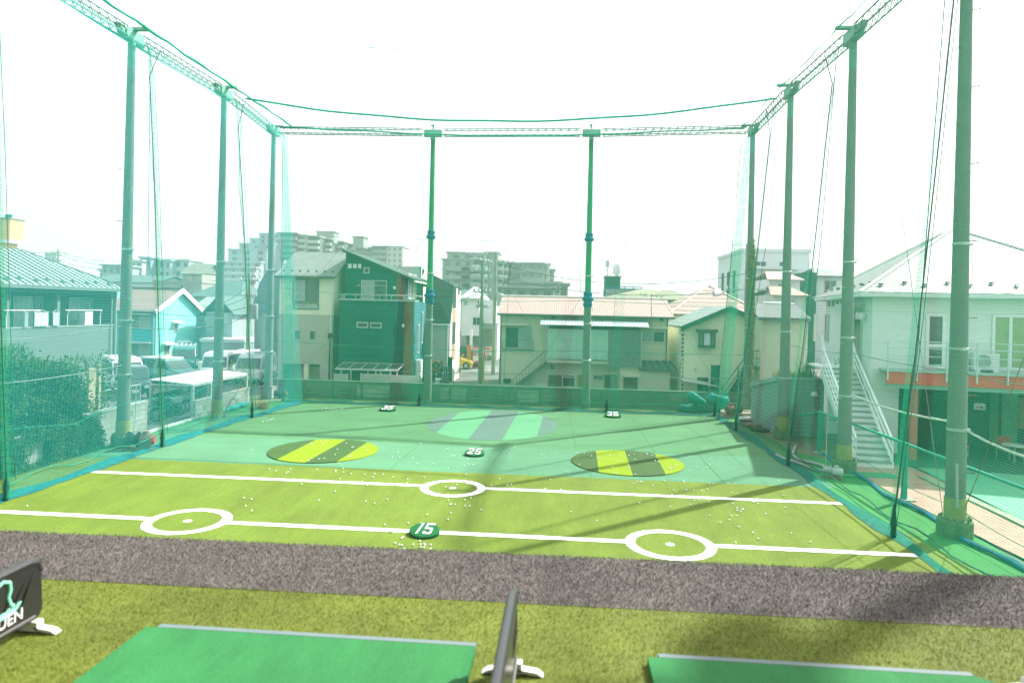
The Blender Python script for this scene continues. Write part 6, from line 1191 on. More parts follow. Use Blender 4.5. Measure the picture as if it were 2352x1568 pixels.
mb = MB(); [mb.tube([(u+.2*cos(-.9+k*.5+.3*sin(z)), v+.2*sin(-.9+k*.5+.3*sin(z)), z) for z in [i*.6 for i in range(15)]], .014, 5) for k in (-1, 0, 1)]; mb.build('stem', RUST, iv)
# ------------------------------------------------------------------ golf balls
BALL = mat('golf_ball_white', (.80, .81, .82), var=0, rough=.35, spec=.5)
pb = MB().ball((0, 0, 0), .0225, 12, 8); proto = None
def balls(pts, label, group, z=.012, r=1.0):
    global proto
    for x, y in pts:
        p = P(x, y, z=z+.0225)
        if proto is None: o = proto = pb.build('golf_ball', BALL, smooth=2)
        else: o = proto.copy(); COL.objects.link(o)
        o.location = (p.x, p.y, z+.0225); tag(o, label, 'golf ball', group)
def cA(L): return [((1000+.5102*x)/1.7415, (1500+.5102*y)/1.7415) for x, y in L]
def cB(L): return [((2200+.4677*x)/1.7415, (1550+.4677*y)/1.7415) for x, y in L]
def cC(L): return [((1650+.3508*x)/1.7415, (1600+.3508*y)/1.7415) for x, y in L]
balls(cA([(1138, 1314), (1170, 1327), (1190, 1330), (1211, 1358), (1222, 1375), (1279, 1326), (1336, 1323), (1366, 1321), (1372, 1330), (1338, 1344), (1363, 1348), (1415, 1327), (1415, 1358), (1330, 1298), (1188, 1277), (1201, 1267)]), 'white golf ball in the cluster in front of the 15 marker', 'balls clustered by the 15 marker')
balls(cA([(556, 517), (597, 521), (570, 535), (474, 531), (491, 547), (756, 533), (798, 566), (810, 562), (892, 566), (921, 587), (683, 581), (667, 623), (772, 636), (793, 633), (580, 650), (538, 656), (482, 652), (459, 669), (402, 673)]), 'white golf ball on the left lime striped target', 'balls on the left striped target', .036)
balls(cB([(397, 551), (353, 583), (404, 598), (427, 602), (512, 581), (595, 581), (612, 625), (675, 578), (718, 568), (730, 612), (824, 560), (832, 569), (874, 577), (908, 594), (899, 621), (926, 632), (1070, 660), (1063, 680), (1019, 687), (1030, 688), (672, 665), (682, 681), (534, 679), (565, 732), (728, 740), (252, 657)]), 'white golf ball on the right lime striped target', 'balls on the right striped target', .036)
balls(cA([(1341, 537), (1159, 604), (1113, 640), (1172, 644), (1279, 651), (1312, 692), (1435, 693), (1548, 578), (1583, 632), (1605, 633), (1553, 729), (1704, 661), (1677, 708), (1716, 698), (1748, 703), (1690, 776), (2031, 615), (2080, 565), (2281, 623), (700, 692), (730, 731), (12, 586)])+cB([(38, 556), (235, 554), (292, 558), (139, 716), (3, 781), (1160, 601), (1196, 587), (1249, 678), (1188, 712), (1367, 612), (1368, 660), (1344, 684), (1683, 704), (974, 792), (1135, 794), (1146, 806), (745, 804), (771, 803), (788, 804), (1363, 819), (1522, 822), (1953, 798)]), 'white golf ball on the pale teal turf', 'balls on the pale teal turf', .004)
balls(cA([(150, 734), (204, 750), (315, 736), (298, 756), (285, 767), (527, 738), (672, 744), (670, 756), (732, 760), (792, 772), (704, 808), (901, 776), (976, 773), (1041, 776), (964, 798), (1122, 799), (1234, 812), (1230, 845), (1364, 799), (878, 834), (340, 814)])+cB([(93, 870), (716, 817), (880, 837), (1056, 875), (1166, 874), (1228, 876), (1297, 880), (1345, 866), (1398, 823), (1554, 894), (1043, 913), (998, 922), (1266, 930), (1997, 920)])+cC([(901, 970), (1082, 967), (1126, 958), (1514, 1006), (990, 893)]), 'white golf ball on the strip of olive turf behind the far white line', 'balls behind the far white line')
balls(cA([(404, 855), (668, 911), (537, 980), (907, 989), (975, 1002), (1076, 971), (11, 970), (1388, 1092), (1555, 978), (1684, 976), (1731, 961), (1570, 1013), (1578, 1010), (1606, 1012), (1686, 1022), (1722, 1025), (1573, 1077), (1552, 1128), (1813, 1054), (1241, 1157), (1343, 1160), (1057, 1171), (992, 1210), (731, 1200)])+cB([(765, 982), (1029, 1015), (1202, 1000), (1357, 973), (1233, 962), (1274, 961), (180, 1059), (400, 1135), (1566, 990), (1740, 978), (1780, 991), (1600, 1026), (1646, 1040), (1654, 1037), (1599, 1047), (1631, 1056), (1365, 1091), (1548, 1092), (1595, 1094), (1534, 1130), (1455, 1151), (1616, 1187), (1736, 1238), (1780, 1289), (1845, 1077), (2013, 1022), (2060, 1244), (2228, 1318), (1588, 1322)])+[(62, 1161), (560, 1143), (564, 1161), (578, 1172)], 'white golf ball on the olive turf between the two white lines', 'balls between the white lines')
balls(cA([(1536, 874), (1622, 858), (1553, 934), (1701, 852), (1654, 826)]), 'white golf ball inside the white ring in the middle', 'balls inside the middle ring')
balls(cA([(1094, 1223), (1111, 1224), (1145, 856), (917, 861), (1492, 838), (1824, 889)]), 'white golf ball lying on a white line', 'balls on the white lines', .014)
balls(cA([(567, 268), (589, 260), (601, 259), (622, 265), (643, 266), (662, 262), (675, 264), (713, 262), (726, 262), (910, 259)]), 'white golf ball at the foot of the back net left of the left 35 marker', 'balls at the back net')
balls([(612, 966), (618, 964.5), (623, 963), (627, 961.5), (604, 968)], 'white golf ball at the foot of the left net', 'balls at the left net', .02)
balls([(1617, 955.5), (1626, 957.5)], 'white golf ball at the back end of the right net', 'balls at the right net', .02)
balls(cC([(1405, 210)]), 'white golf ball on the large striped back target', None, .01)
# ------------------------------------------------------------------ winches, hose, boxes round the poles
def winch(label, p, ax, dm, mm, s=1.):
    p = Vector(p); t = thing('net_winch', label, 'winch', p, 'winches at the pole feet'); ax = Vector(ax).normalized(); c = p+Vector((0, 0, .3*s)); sd = Vector((-ax.y, ax.x, 0))
    part(t, 'drum', dm, lambda mb: (mb.cyl(c-ax*.05*s, c+ax*.2*s, .15*s, n=18), [mb.cyl(c+ax*q*s, c+ax*(q+.03)*s, .24*s, n=20) for q in (-.08, .2)]))
    part(t, 'motor', mm, lambda mb: (mb.tube([c+ax*.23*s, c+ax*.3*s, c+ax*.62*s, c+ax*.68*s], [.12*s, .17*s, .17*s, .12*s], 16), mb.box(c+ax*.42*s+Vector((-.07, -.07, .12))*s, c+ax*.42*s+Vector((.07, .07, .25))*s)))
    part(t, 'base_frame', RUST, lambda mb: (mb.prism([p-ax*.15*s+sd*.2*s, p-ax*.15*s-sd*.2*s, p+ax*.65*s-sd*.2*s, p+ax*.65*s+sd*.2*s], (0, 0, .05)), mb.prism([p+ax*.3*s+sd*.13*s, p+ax*.3*s-sd*.13*s, p+ax*.55*s-sd*.13*s, p+ax*.55*s+sd*.13*s], (0, 0, .2*s))))
    part(t, 'cable', GALV, lambda mb: mb.tube([c+sd*.15*s, c+sd*.3*s+Vector((0, 0, .8)), c+sd*.35*s+Vector((0, 0, 1.9))], .014, 5))
winch('pale grey net winch at the foot of the stairs pole', P(1895, 1096, z=0), (.75, -.35, 0), GALV, mat('pale_machine', (.42, .45, .43), var=.1), .8)
winch('black net winch with reddish motor at the foot of the hedge pole', P(300, 1032, z=0), (.9, .2, 0), BLK, mat('red_brown_motor', (.22, .08, .06), var=.2), 1.2)
winch('dark net winch at the foot of the back left corner pole', P(634, 915, z=.12), (.9, .1, 0), BLK, mat('red_brown_motor', (.22, .08, .06)), .9)
winch('rusty net winch on a slab at the foot of the ivy covered pole', P(1694, 953, z=.35), (-.8, -.5, 0), RUST, RUST, 1.1)
part(PT[9], 'conduit_stub', GALV, lambda mb: mb.cyl(P(2198, 1165, y=17.45), P(2198, 1065, y=17.45), .035, n=8))
for k, (lb, pts, r) in enumerate((('grey hose lying between the winch and the right net', ((1783, 1043), (1800, 1052), (1835, 1063), (1870, 1077), (1893, 1081)), .05), ('grey hose bending round by the shed pole to the stairs pole', ((1829, 1022), (1822, 1036), (1824, 1047), (1838, 1056), (1870, 1063), (1912, 1076)), .05))):
    q = [P(x, y, z=.06) for x, y in pts]; fine_ = []
    for i in range(len(q)-1):
        p0, p1, p2, p3 = q[max(i-1, 0)], q[i], q[i+1], q[min(i+2, len(q)-1)]
        for j in range(6): s = j/6; fine_.append(.5*((2*p1)+(p2-p0)*s+(2*p0-5*p1+4*p2-p3)*s*s+(3*p1-p0-3*p2+p3)*s**3))
    fine_.append(q[-1]); tag(MB().tube(fine_, r, 9).build('hose', mat('grey_hose', (.33, .36, .33), var=.1), smooth=True), lb, 'hose')
BX = mat('old_wood_block', (.17, .10, .07), var=.3, sc=6)
p = P(1602, 945, z=0); t = thing('wooden_block', 'short brown wooden stump block in front of the rolled nets', 'block', p); part(t, 'body', BX, lambda mb: mb.box(p-Vector((.26, .15, 0)), p+Vector((.26, .25, .42)))); part(t, 'top', mat('pale_wood_top', (.36, .25, .19), var=.25, sc=8), lambda mb: mb.box(p+Vector((-.27, -.16, .42)), p+Vector((.27, .26, .47))))
p = P(611, 916, z=0); t = thing('concrete_box', 'small dark concrete box beside the back left corner pole', 'box', p); part(t, 'body', CONC, lambda mb: mb.box(p-Vector((.32, 0, 0)), p+Vector((.32, .6, .62)))); part(t, 'lid', mat('box_lid', (.2, .19, .16)), lambda mb: mb.box(p+Vector((-.35, -.03, .62)), p+Vector((.35, .63, .68))))
RN = mat('rolled_teal_net', (.02, .23, .20), var=.35, sc=5, bump=.03, bsc=9)
def roll(label, pts, r):
    q = [Vector(p) for p in pts]; rr = random.Random(len(label)); mb = MB(); n = 14; path = [q[0].lerp(q[1], i/n)+Vector((rr.gauss(0, .02), rr.gauss(0, .02), rr.gauss(0, .02))) for i in range(n+1)]
    mb.tube(path, [r*(.55 if i in (0, n) else rr.uniform(.85, 1.12)) for i in range(n+1)], 12); tag(mb.build('rolled_net', RN, smooth=2), label, 'rolled net', 'rolled nets at the back wall')
b = P(1600, 935, z=.2)
roll('lowest teal net roll on the ground along the yard wall', ((b.x-1.0, 37.6, .2), (b.x+1.6, 37.7, .22)), .22); roll('teal net roll leaning on the others at the left of the pile', ((b.x-.55, 37.5, 1.0), (b.x+.25, 37.3, .45)), .26); roll('fat teal net roll at the right of the pile', ((b.x+.45, 37.6, .82), (b.x+1.6, 37.5, .6)), .27); roll('small teal net roll peeping out right of the pile', ((b.x+1.5, 37.9, .3), (b.x+2.2, 37.8, .3)), .2)
p = P(1685, 958, z=0); t = thing('concrete_slab', 'broken pale concrete slab under the rusty winch', 'slab', p); part(t, 'body', mat('pink_grey_concrete', (.33, .26, .21), var=.25, sc=3), lambda mb: mb.prism([(p.x-.75, p.y-.1, 0), (p.x-.5, p.y-.45, 0), (p.x+.7, p.y-.5, 0), (p.x+.95, p.y+.6, 0), (p.x-.5, p.y+.7, 0)], (.05, .02, .3))); part(t, 'plank', mat('grey_plank', (.3, .27, .22), var=.2), lambda mb: mb.box((p.x-.3, p.y+.0, .31), (p.x+1.2, p.y+.25, .36)))
for k, (x, y) in enumerate(((1715, 966), (1729, 980), (1746, 990))):
    p = P(x, y, z=0); rr = random.Random(k); m_ = (mat('white_sack', (.55, .56, .54), var=.15), mat('brown_sack', (.2, .15, .1), var=.3), mat('black_sack', (.05, .06, .05), var=.3))[k]; mb = MB(); mb.ball(p+Vector((0, 0, .08)), .42, 12, 7, (1, .6, .3)); mb.v = [(a+rr.gauss(0, .02), b+rr.gauss(0, .02), max(0, c+rr.gauss(0, .02))) for a, b, c in mb.v]; tag(mb.build('crumpled_sack', m_, smooth=2), ('crumpled white sheet on the dirt by the shed', 'crumpled brown sack on the dirt by the shed', 'flat dark sack on the dirt nearest the shed pole')[k], 'sack')
p = P(600, 938, z=0); tg = thing('grass_tuft', 'dry straw coloured grass tuft near the back left corner', 'grass tuft', p); mb = MB(); blades(mb, 500, (p.x-.3, p.x+.3), (p.y-.2, p.y+.2), 0, .38, .012, 1.3); mb.build('blades', mat('straw', (.50, .36, .20), var=.2, sc=6, trans=.2), tg, fix=False)
# ------------------------------------------------------------------ lane: cars, vending machine, sign, bikes
TYRE = mat('tyre_rubber', (.02, .02, .02), var=.1); RIM = mat('alloy_rim', (.45, .46, .47), metal=.7, rough=.35, var=.05); LAMPW = mat('headlamp', (.7, .72, .72), rough=.15); TAIL = mat('tail_lamp_red', (.45, .02, .02), rough=.25, var=0); CARG = mat('car_glass', (.03, .04, .045), rough=.06, var=0, spec=.8)
def car(name, label, cat, L, Wc, prof, glassp, m, loc, heading, group='parked vehicles', whr=.3, wx=(.16, .80), cargo=None):
    """prof: side outline (x/L from the front, z); glassp: list of side glass outlines; heading: direction of the nose"""
    t = thing(name, label, cat, (0, 0, 0), group); mb = MB()
    n = len(prof); S_ = [[(L*x-L/2, s*(Wc/2-(.09*max(0, z-.95))), z) for x, z in prof] for s in (-1, 1)]
    mb.add(S_[0]+S_[1], [tuple(range(n-1, -1, -1)), tuple(range(n, 2*n))]+[(i, (i+1) % n, n+(i+1) % n, n+i) for i in range(n)]); ob = mb.build('body', m, t, smooth=True); bev(ob, .05, 2)
    for k, g in enumerate(glassp):
        mb = MB()
        if len(g) == 4 and g[0] == 'f':                  # screen across the width, from (x, z) to (x, z)
            (x0, z0), (x1, z1) = g[1], g[2]; o = g[3]
            for_ = [(L*x0-L/2+o, -(Wc/2-.09*max(0, z0-.95)-.07), z0), (L*x0-L/2+o, Wc/2-.09*max(0, z0-.95)-.07, z0), (L*x1-L/2+o, Wc/2-.09*max(0, z1-.95)-.07, z1), (L*x1-L/2+o, -(Wc/2-.09*max(0, z1-.95)-.07), z1)]
            mb.prism(for_, (.012 if o > 0 else -.012, 0, .004)); mb.build('windscreen' if o < 0 else 'rear_window', CARG, t)
        else:
            for s in (-1, 1):
                mb = MB(); mb.prism([(L*x-L/2, s*(Wc/2-.09*max(0, z-.95)+.003), z) for x, z in g], (0, s*.01, 0)); mb.build('side_window', CARG, t)
    for x in wx:
        for s in (-1, 1):
            c = Vector((L*x-L/2, s*(Wc/2-.16), whr)); w = part(t, 'wheel', TYRE, lambda mb: mb.cyl(c, c+Vector((0, s*.18, 0)), whr, n=20)); part(w, 'rim', RIM, lambda mb: mb.cyl(c+Vector((0, s*.17, 0)), c+Vector((0, s*.19, 0)), whr*.62, n=14))
    zl = [z for x, z in prof if x <= .03]; zl = (max(zl)*.75+.12) if zl else .6
    for s in (-1, 1):
        part(t, 'headlight', LAMPW, lambda mb: mb.box((-L/2-.012, s*Wc*.36-.14, zl-.07), (-L/2+.08, s*Wc*.36+.14, zl+.07))); part(t, 'tail_light', TAIL, lambda mb: mb.box((L/2-.08, s*Wc*.42-.09, .75), (L/2+.012, s*Wc*.42+.09, 1.05)))
        part(t, 'door_mirror', m, lambda mb: mb.box((L*.27-L/2, s*(Wc/2+.05)-.08, 1.0), (L*.27-L/2+.09, s*(Wc/2+.05)+.08, 1.18)))
    part(t, 'bumper', BLK, lambda mb: (mb.box((-L/2-.03, -Wc*.46, .26), (-L/2+.1, Wc*.46, .42)), mb.box((L/2-.1, -Wc*.46, .28), (L/2+.03, Wc*.46, .42))))
    [part(t, 'number_plate', mat('plate', (.72, .72, .66)), lambda mb: mb.box((x, -.17, z), (x+.022, .17, z+.17))) for x, z in ((-L/2-.045, .36), (L/2+.02, .5))]
    if cargo: cargo(t)
    t.location = loc; t.rotation_euler.z = heading-pi; return t
VAN = [(.0, .3), (.0, .78), (.03, .98), (.16, 1.75), (.2, 1.88), (.3, 1.95), (.95, 1.93), (.99, 1.8), (1.0, .9), (1.0, .3)]
VANG = [('f', (.045, 1.05), (.155, 1.70), -.02), ('f', (.998, 1.1), (.99, 1.7), .015), [(.10, 1.02), (.19, 1.68), (.34, 1.70), (.34, 1.02)], [(.37, 1.02), (.37, 1.70), (.63, 1.70), (.63, 1.02)], [(.66, 1.02), (.66, 1.70), (.92, 1.68), (.94, 1.05)]]
MIN = [(.0, .3), (.0, .72), (.04, .88), (.22, 1.02), (.36, 1.58), (.45, 1.66), (.9, 1.62), (.97, 1.2), (1.0, .9), (1.0, .3)]
MING = [('f', (.235, 1.06), (.345, 1.52), -.02), ('f', (.97, 1.15), (.915, 1.52), .02), [(.28, 1.04), (.375, 1.50), (.5, 1.54), (.5, 1.04)], [(.53, 1.04), (.53, 1.54), (.72, 1.53), (.72, 1.04)], [(.75, 1.04), (.75, 1.52), (.88, 1.48), (.93, 1.08)]]
HAT = [(.0, .25), (.0, .6), (.05, .74), (.28, .88), (.42, 1.34), (.52, 1.42), (.85, 1.36), (.97, .98), (1.0, .8), (1.0, .25)]
HATG = [('f', (.30, .92), (.41, 1.30), -.02), [(.34, .9), (.435, 1.28), (.58, 1.32), (.58, .9)], [(.61, .9), (.61, 1.32), (.8, 1.28), (.88, .94)]]
def paint(n, c, **k): return mat(n, c, rough=.3, var=.02, coat=.6, spec=.5, **k)
WP = paint('white_car_paint', (.74, .76, .76)); BP = paint('black_car_paint', (.02, .024, .028)); TP = paint('teal_car_paint', (.03, .14, .14)); YP = paint('yellow_car_paint', (.62, .42, .02)); GP = paint('silver_car_paint', (.42, .46, .47))
car('yellow_car', 'small yellow car half hidden behind the shingled house', 'car', 3.5, 1.6, HAT, HATG, YP, P(1041, 845, z=0), 0.05)
car('black_estate_car', 'black estate car with red tail lamps behind the yellow car', 'car', 4.4, 1.72, MIN, MING, BP, P(1049, 836, z=0)+Vector((.2, 1.6, 0)), pi-.35)
b = P(1095, 846, z=0); t = thing('vending_machine', 'red and white drinks vending machine on the far side of the street', 'vending machine', b); fv = Fac(b, (1, -.06)); VR = mat('vending_red', (.50, .03, .025), rough=.35, var=.03)
part(t, 'cabinet', VR, lambda mb: fv.box(mb, -.42, .45, .05, 1.85, -.7, 0)); part(t, 'white_front', WFR, lambda mb: fv.box(mb, -.36, .43, .5, 1.1, 0, .012)); part(t, 'display', mat('display_pane', (.45, .58, .62), rough=.2, var=.1), lambda mb: fv.box(mb, -.36, .43, 1.12, 1.78, 0, .012))
rr = random.Random(2)
for r_ in range(3):
    for i in range(7): m_ = (VR, mat('can_blue', (.05, .15, .4), var=0), mat('can_white', (.75, .75, .75), var=0), mat('can_brown', (.2, .12, .06), var=0))[rr.randrange(4)]; part(t, 'drink_can', m_, lambda mb: mb.cyl(fv.pt(-.31+i*.112, 1.17+r_*.2, .03), fv.pt(-.31+i*.112, 1.30+r_*.2, .03), .035, n=8))
part(t, 'red_swoosh', VR, lambda mb: fv.poly(mb, [(-.36, .5), (.43, .5), (.43, 1.0), (.2, .95), (.3, .72), (-.05, .68)], .013, .018)); part(t, 'slot', BLK, lambda mb: fv.box(mb, -.3, .3, .2, .4, 0, .015))
b2 = b+Vector((-.75, .1, 0)); t = thing('orange_banner', 'narrow orange banner beside the vending machine', 'banner', b2); part(t, 'cloth', mat('orange_cloth', (.65, .25, .03), var=.05, trans=.3), lambda mb: mb.box(b2+Vector((-.16, -.01, .4)), b2+Vector((.16, .01, 2.0)))); part(t, 'pole', ALU, lambda mb: mb.cyl(b2+Vector((.18, 0, 0)), b2+Vector((.18, 0, 2.1)), .015, n=6))
fs_ = Fac((0, 57)); a0, a1, z0, z1 = fs_.rect(1115, 796, 1133, 816); t = thing('parking_sign', 'white and red parking sign with yellow panel right of the near lane pole', 'sign', fs_.pt((a0+a1)/2, 0)); aw = (a1-a0)
part(t, 'board', WFR, lambda mb: fs_.box(mb, a0, a1, z0, z1, 0, .04)); part(t, 'red_band', mat('pink_red_band', (.60, .09, .12), var=0), lambda mb: fs_.box(mb, a0+.04, a0+aw*.6, z1-.24, z1-.06, .041, .05)); part(t, 'yellow_panel', mat('yellow_panel', (.75, .55, .03), var=0), lambda mb: fs_.box(mb, a0+aw*.7, a1-.02, z1-.42, z1-.04, .041, .05))
for i in range(5): part(t, 'text_line', mat('sign_ink', (.35, .08, .1), var=0), lambda mb: fs_.box(mb, a0+.05, a0+aw*(.55 if i < 3 else .9), z0+.04+i*.075, z0+.065+i*.075, .041, .048))
part(t, 'post', ALU, lambda mb: [fs_.box(mb, a-.03, a+.03, 0, z1, -.06, 0) for a in (a0+.1, a1-.1)])
fs_ = Fac((0, 60)); a0, z1 = fs_.az(1080, 757); a1, z0 = fs_.az(1085, 804); t = thing('banner_sign', 'tall narrow white sign on a post beyond the lane', 'sign', fs_.pt(a0, 0)); part(t, 'panel', WFR, lambda mb: fs_.box(mb, a0, a1, z0, z1, 0, .12)); part(t, 'post', ALU, lambda mb: (fs_.box(mb, a0+.06, a0+.14, 0, z0, .02, .1), fs_.box(mb, a0-.1, a0+1.3, z0-.1, z0-.05, .04, .08)))
# yellow guard on near lane pole, black gate, planter, bikes
p = Vector((q1.x+.25, q1.y-.35, 0)); tag(MB().tube([p, p+Vector((0, 0, 2.0))], .07, 10).build('pole_guard', YP), 'yellow guy-wire guard beside the near lane pole', 'pole guard')
fgte = Fac((0, 43.4)); 
def pan_(nm, lb, cat, x0, y0, x1, y1, m, y=43.4, lines_=8):
    fq = Fac((0, y)); a0, a1, z0, z1 = fq.rect(x0, y0, x1, y1); t = thing(nm, lb, cat, fq.pt((a0+a1)/2, 0)); part(t, 'panel', m, lambda mb: fq.box(mb, a0, a1, .05, z1, -.05, 0)); part(t, 'post', m, lambda mb: [fq.box(mb, a-.04, a+.04, 0, z1+.05, -.07, .02) for a in (a0, a1)]); return fq, a0, a1, z1
fq, a0, a1, z1 = pan_('slatted_screen', 'black slatted screen with a bicycle wheel on it beside the first blue wrapped pole', 'screen', 994, 830, 1014, 890, mat('black_slats', (.02, .025, .022), pat=('lines', ('z', .12, .2, (.05, .06, .055)))))
wc = fq.pt(*fq.az(1002, 839), .06); t = thing('hanging_hoop', 'single bicycle wheel with orange rim hung on the black slatted screen', 'wheel', wc)
def torus(mb, c, r, w, ax='y', n=24, k=6):
    vs = []
    for i in range(n):
        a = 2*pi*i/n
        for j in range(k):
            b = 2*pi*j/k; rr_ = r+w*cos(b); h = w*sin(b); vs.append((c[0]+rr_*cos(a), c[1]+h, c[2]+rr_*sin(a)) if ax == 'y' else (c[0]+h, c[1]+rr_*cos(a), c[2]+rr_*sin(a)))
    mb.add(vs, [(i*k+j, ((i+1) % n)*k+j, ((i+1) % n)*k+(j+1) % k, i*k+(j+1) % k) for i in range(n) for j in range(k)])
part(t, 'rim', mat('orange_rim', (.45, .15, .05), var=.05), lambda mb: torus(mb, wc, .3, .025)); part(t, 'spokes', GALV, lambda mb: [mb.cyl(wc, wc+Vector((.29*cos(a), 0, .29*sin(a))), .006, n=4) for a in [i*pi/6 for i in range(12)]])
pan_('metal_gate', 'dark metal gate with vertical bars in front of the shingled house', 'gate', 1014, 842, 1030, 886, mat('dark_bars', (.07, .085, .08), pat=('lines', ('x', .14, .5, (.22, .24, .22)))), 44); pan_('dark_screen', 'tall dark screen at the corner of the shingled house', 'screen', 1030, 820, 1036, 888, mat('very_dark', (.015, .025, .02)), 44.4)
p = P(1040, 868, z=0); t = thing('brick_planter', 'low brick planter with green weeds at the lane corner', 'planter', p); part(t, 'box', mat('planter_brick', (.35, .16, .10), var=.2, pat=('brick', .22, .08, (.3, .25, .2), 'xy', .01)), lambda mb: mb.box(p-Vector((.35, 1.6, 0)), p+Vector((.15, 1.6, .4)))); mb = MB(); blades(mb, 500, (p.x-.3, p.x+.4), (p.y-1.2, p.y+1.4), .35, .5, .03, .9); mb.build('leaves', WEED[0], t, fix=False)
def bicycle(label, loc, rz, m, basket=False):
    t = thing('bicycle', label, 'bicycle', (0, 0, 0), 'bicycles and scooters')
    for x in (-.52, .52): part(t, 'wheel', TYRE, lambda mb: (torus(mb, (x, 0, .33), .31, .022, 'y', 20, 5), [mb.cyl((x, 0, .33), (x+.3*cos(a), 0, .33+.3*sin(a)), .005, n=3) for a in [i*pi/4 for i in range(8)]]))
    part(t, 'frame', m, lambda mb: (mb.cyl((-.52, 0, .33), (-.12, 0, .3), .016, n=6), mb.cyl((-.12, 0, .3), (-.22, 0, .8), .018, n=6), mb.cyl((-.12, 0, .3), (.36, 0, .72), .02, n=6), mb.cyl((-.2, 0, .66), (.36, 0, .74), .018, n=6), mb.cyl((-.52, 0, .33), (-.2, 0, .68), .014, n=6), mb.cyl((.52, 0, .33), (.36, 0, .9), .018, n=6)))
    part(t, 'saddle', BLK, lambda mb: mb.ball((-.23, 0, .84), .12, 8, 5, (1.1, .6, .4))); part(t, 'handlebar', GALV, lambda mb: mb.tube([(.2, -.26, .98), (.36, -.2, 1.0), (.37, 0, .93), (.36, .2, 1.0), (.2, .26, .98)], .014, 6)); part(t, 'mudguard', m, lambda mb: mb.tube([(-.52+.37*cos(a), 0, .33+.37*sin(a)) for a in [i*.35 for i in range(1, 9)]], .02, 5))
    if basket: part(t, 'basket', GALV, lambda mb: [mb.bar((.45+.3*i/5, -.16, .72), (.45+.3*i/5, .16, .72), .01) for i in range(6)] + [torus(mb, (.6, 0, .78), .16, .008, 'y', 10, 4)]+[mb.box((.45, -.17, .74), (.46, .17, .96)), mb.box((.75, -.17, .74), (.76, .17, .98))])
    t.location = loc; t.rotation_euler.z = rz
def scooter(label, loc, rz, m):
    t = thing('scooter', label, 'motor scooter', (0, 0, 0), 'bicycles and scooters')
    for x in (-.6, .58): part(t, 'wheel', TYRE, lambda mb: mb.cyl((x, -.05, .23), (x, .05, .23), .23, n=16))
    part(t, 'body', m, lambda mb: (mb.prism([(-.75, -.14, .35), (-.05, -.14, .3), (-.1, -.14, .68), (-.7, -.14, .75)], (0, .28, 0)), mb.prism([(-.1, -.15, .25), (.4, -.15, .25), (.4, -.15, .33), (-.1, -.15, .33)], (0, .3, 0)), mb.prism([(.36, -.17, .3), (.52, -.17, .45), (.42, -.17, .95), (.3, -.17, .9)], (0, .34, 0)))); part(t, 'seat', BLK, lambda mb: mb.ball((-.38, 0, .78), .33, 10, 6, (1, .45, .25))); part(t, 'handlebar', BLK, lambda mb: (mb.tube([(.2, -.3, 1.02), (.36, 0, .98), (.2, .3, 1.02)], .02, 6), mb.cyl((.36, 0, .98), (.58, 0, .25), .03, n=6))); part(t, 'headlight', LAMPW, lambda mb: mb.ball((.46, 0, .9), .09, 8, 6)); part(t, 'mirror', GALV, lambda mb: [(mb.cyl((.25, s*.25, 1.02), (.22, s*.32, 1.22), .008, n=4), mb.ball((.22, s*.32, 1.25), .06, 6, 4, (.3, 1, .7))) for s in (-1, 1)]); part(t, 'mudguard', m, lambda mb: mb.box((.42, -.07, .42), (.76, .07, .48)))
    t.location = loc; t.rotation_euler.z = rz
SCG = paint('grey_scooter_paint', (.25, .28, .28)); 
scooter('grey scooter parked behind the yard wall by the dark gate', P(1015, 905, y=41.5)*1.0+Vector((0, 0, -P(1015, 905, y=41.5).z)), 2.6, SCG); bicycle('dark bicycle leaning behind the yard wall by the black screen', (P(1000, 900, y=41).x, 41, 0), .3, BLK)
# left: bicycle shelter, walls, bikes, parked vehicles
UX = -17.0; fx = Fac((UX, 0), (0, 1)); n0 = fx.az(441, 882); n1 = fx.az(567, 862); dep = 2.05
t = thing('bicycle_shelter', 'low white roofed bicycle shelter on grey posts by the left net', 'shelter', (UX, n0[0], 0)); zr = n0[1]; za = zr+.16
part(t, 'roof', mat('white_corrugated_roof', (.66, .68, .67), var=.05, pat=('lines', ('y', .62, .04, (.3, .33, .33)))), lambda mb: roofslab(mb, (UX, n0[0], zr), (UX, n1[0], zr), (UX-dep, n1[0], za), (UX-dep, n0[0], za), .05)); part(t, 'fascia', ALU, lambda mb: (mb.box((UX-.03, n0[0], zr-.14), (UX+.03, n1[0], zr-.045)), mb.box((UX-dep, n0[0]-.03, zr-.1), (UX, n0[0]+.03, zr-.02))))
for (x, y) in ((UX, n0[0]+.06), (UX, n1[0]-.06), (UX-dep+.05, n0[0]+.06), (UX-dep+.05, n1[0]-.06)): part(t, 'post', GALV if y > n0[0]+1 else mat('grey_shelter_post', (.33, .36, .37), rough=.5), lambda mb: mb.box((x-.06, y-.06, 0), (x+.06, y+.06, zr-.04)))
part(t, 'rear_panel', mat('grey_mesh_panel', (.11, .14, .135), pat=('lines', ('y', .18, .12, (.05, .07, .065)))), lambda mb: mb.box((UX-dep, n0[0]+.1, .2), (UX-dep+.03, n1[0]-.1, 1.0)))
LW = mat('old_block_wall', (.30, .31, .285), var=.3, sc=1.1, fine=.12, fsc=10, pat=('brick', .42, .2, (.19, .2, .18), 'xy', .012)); HOLE = mat('vent_block_hole', (.04, .06, .055), var=0)
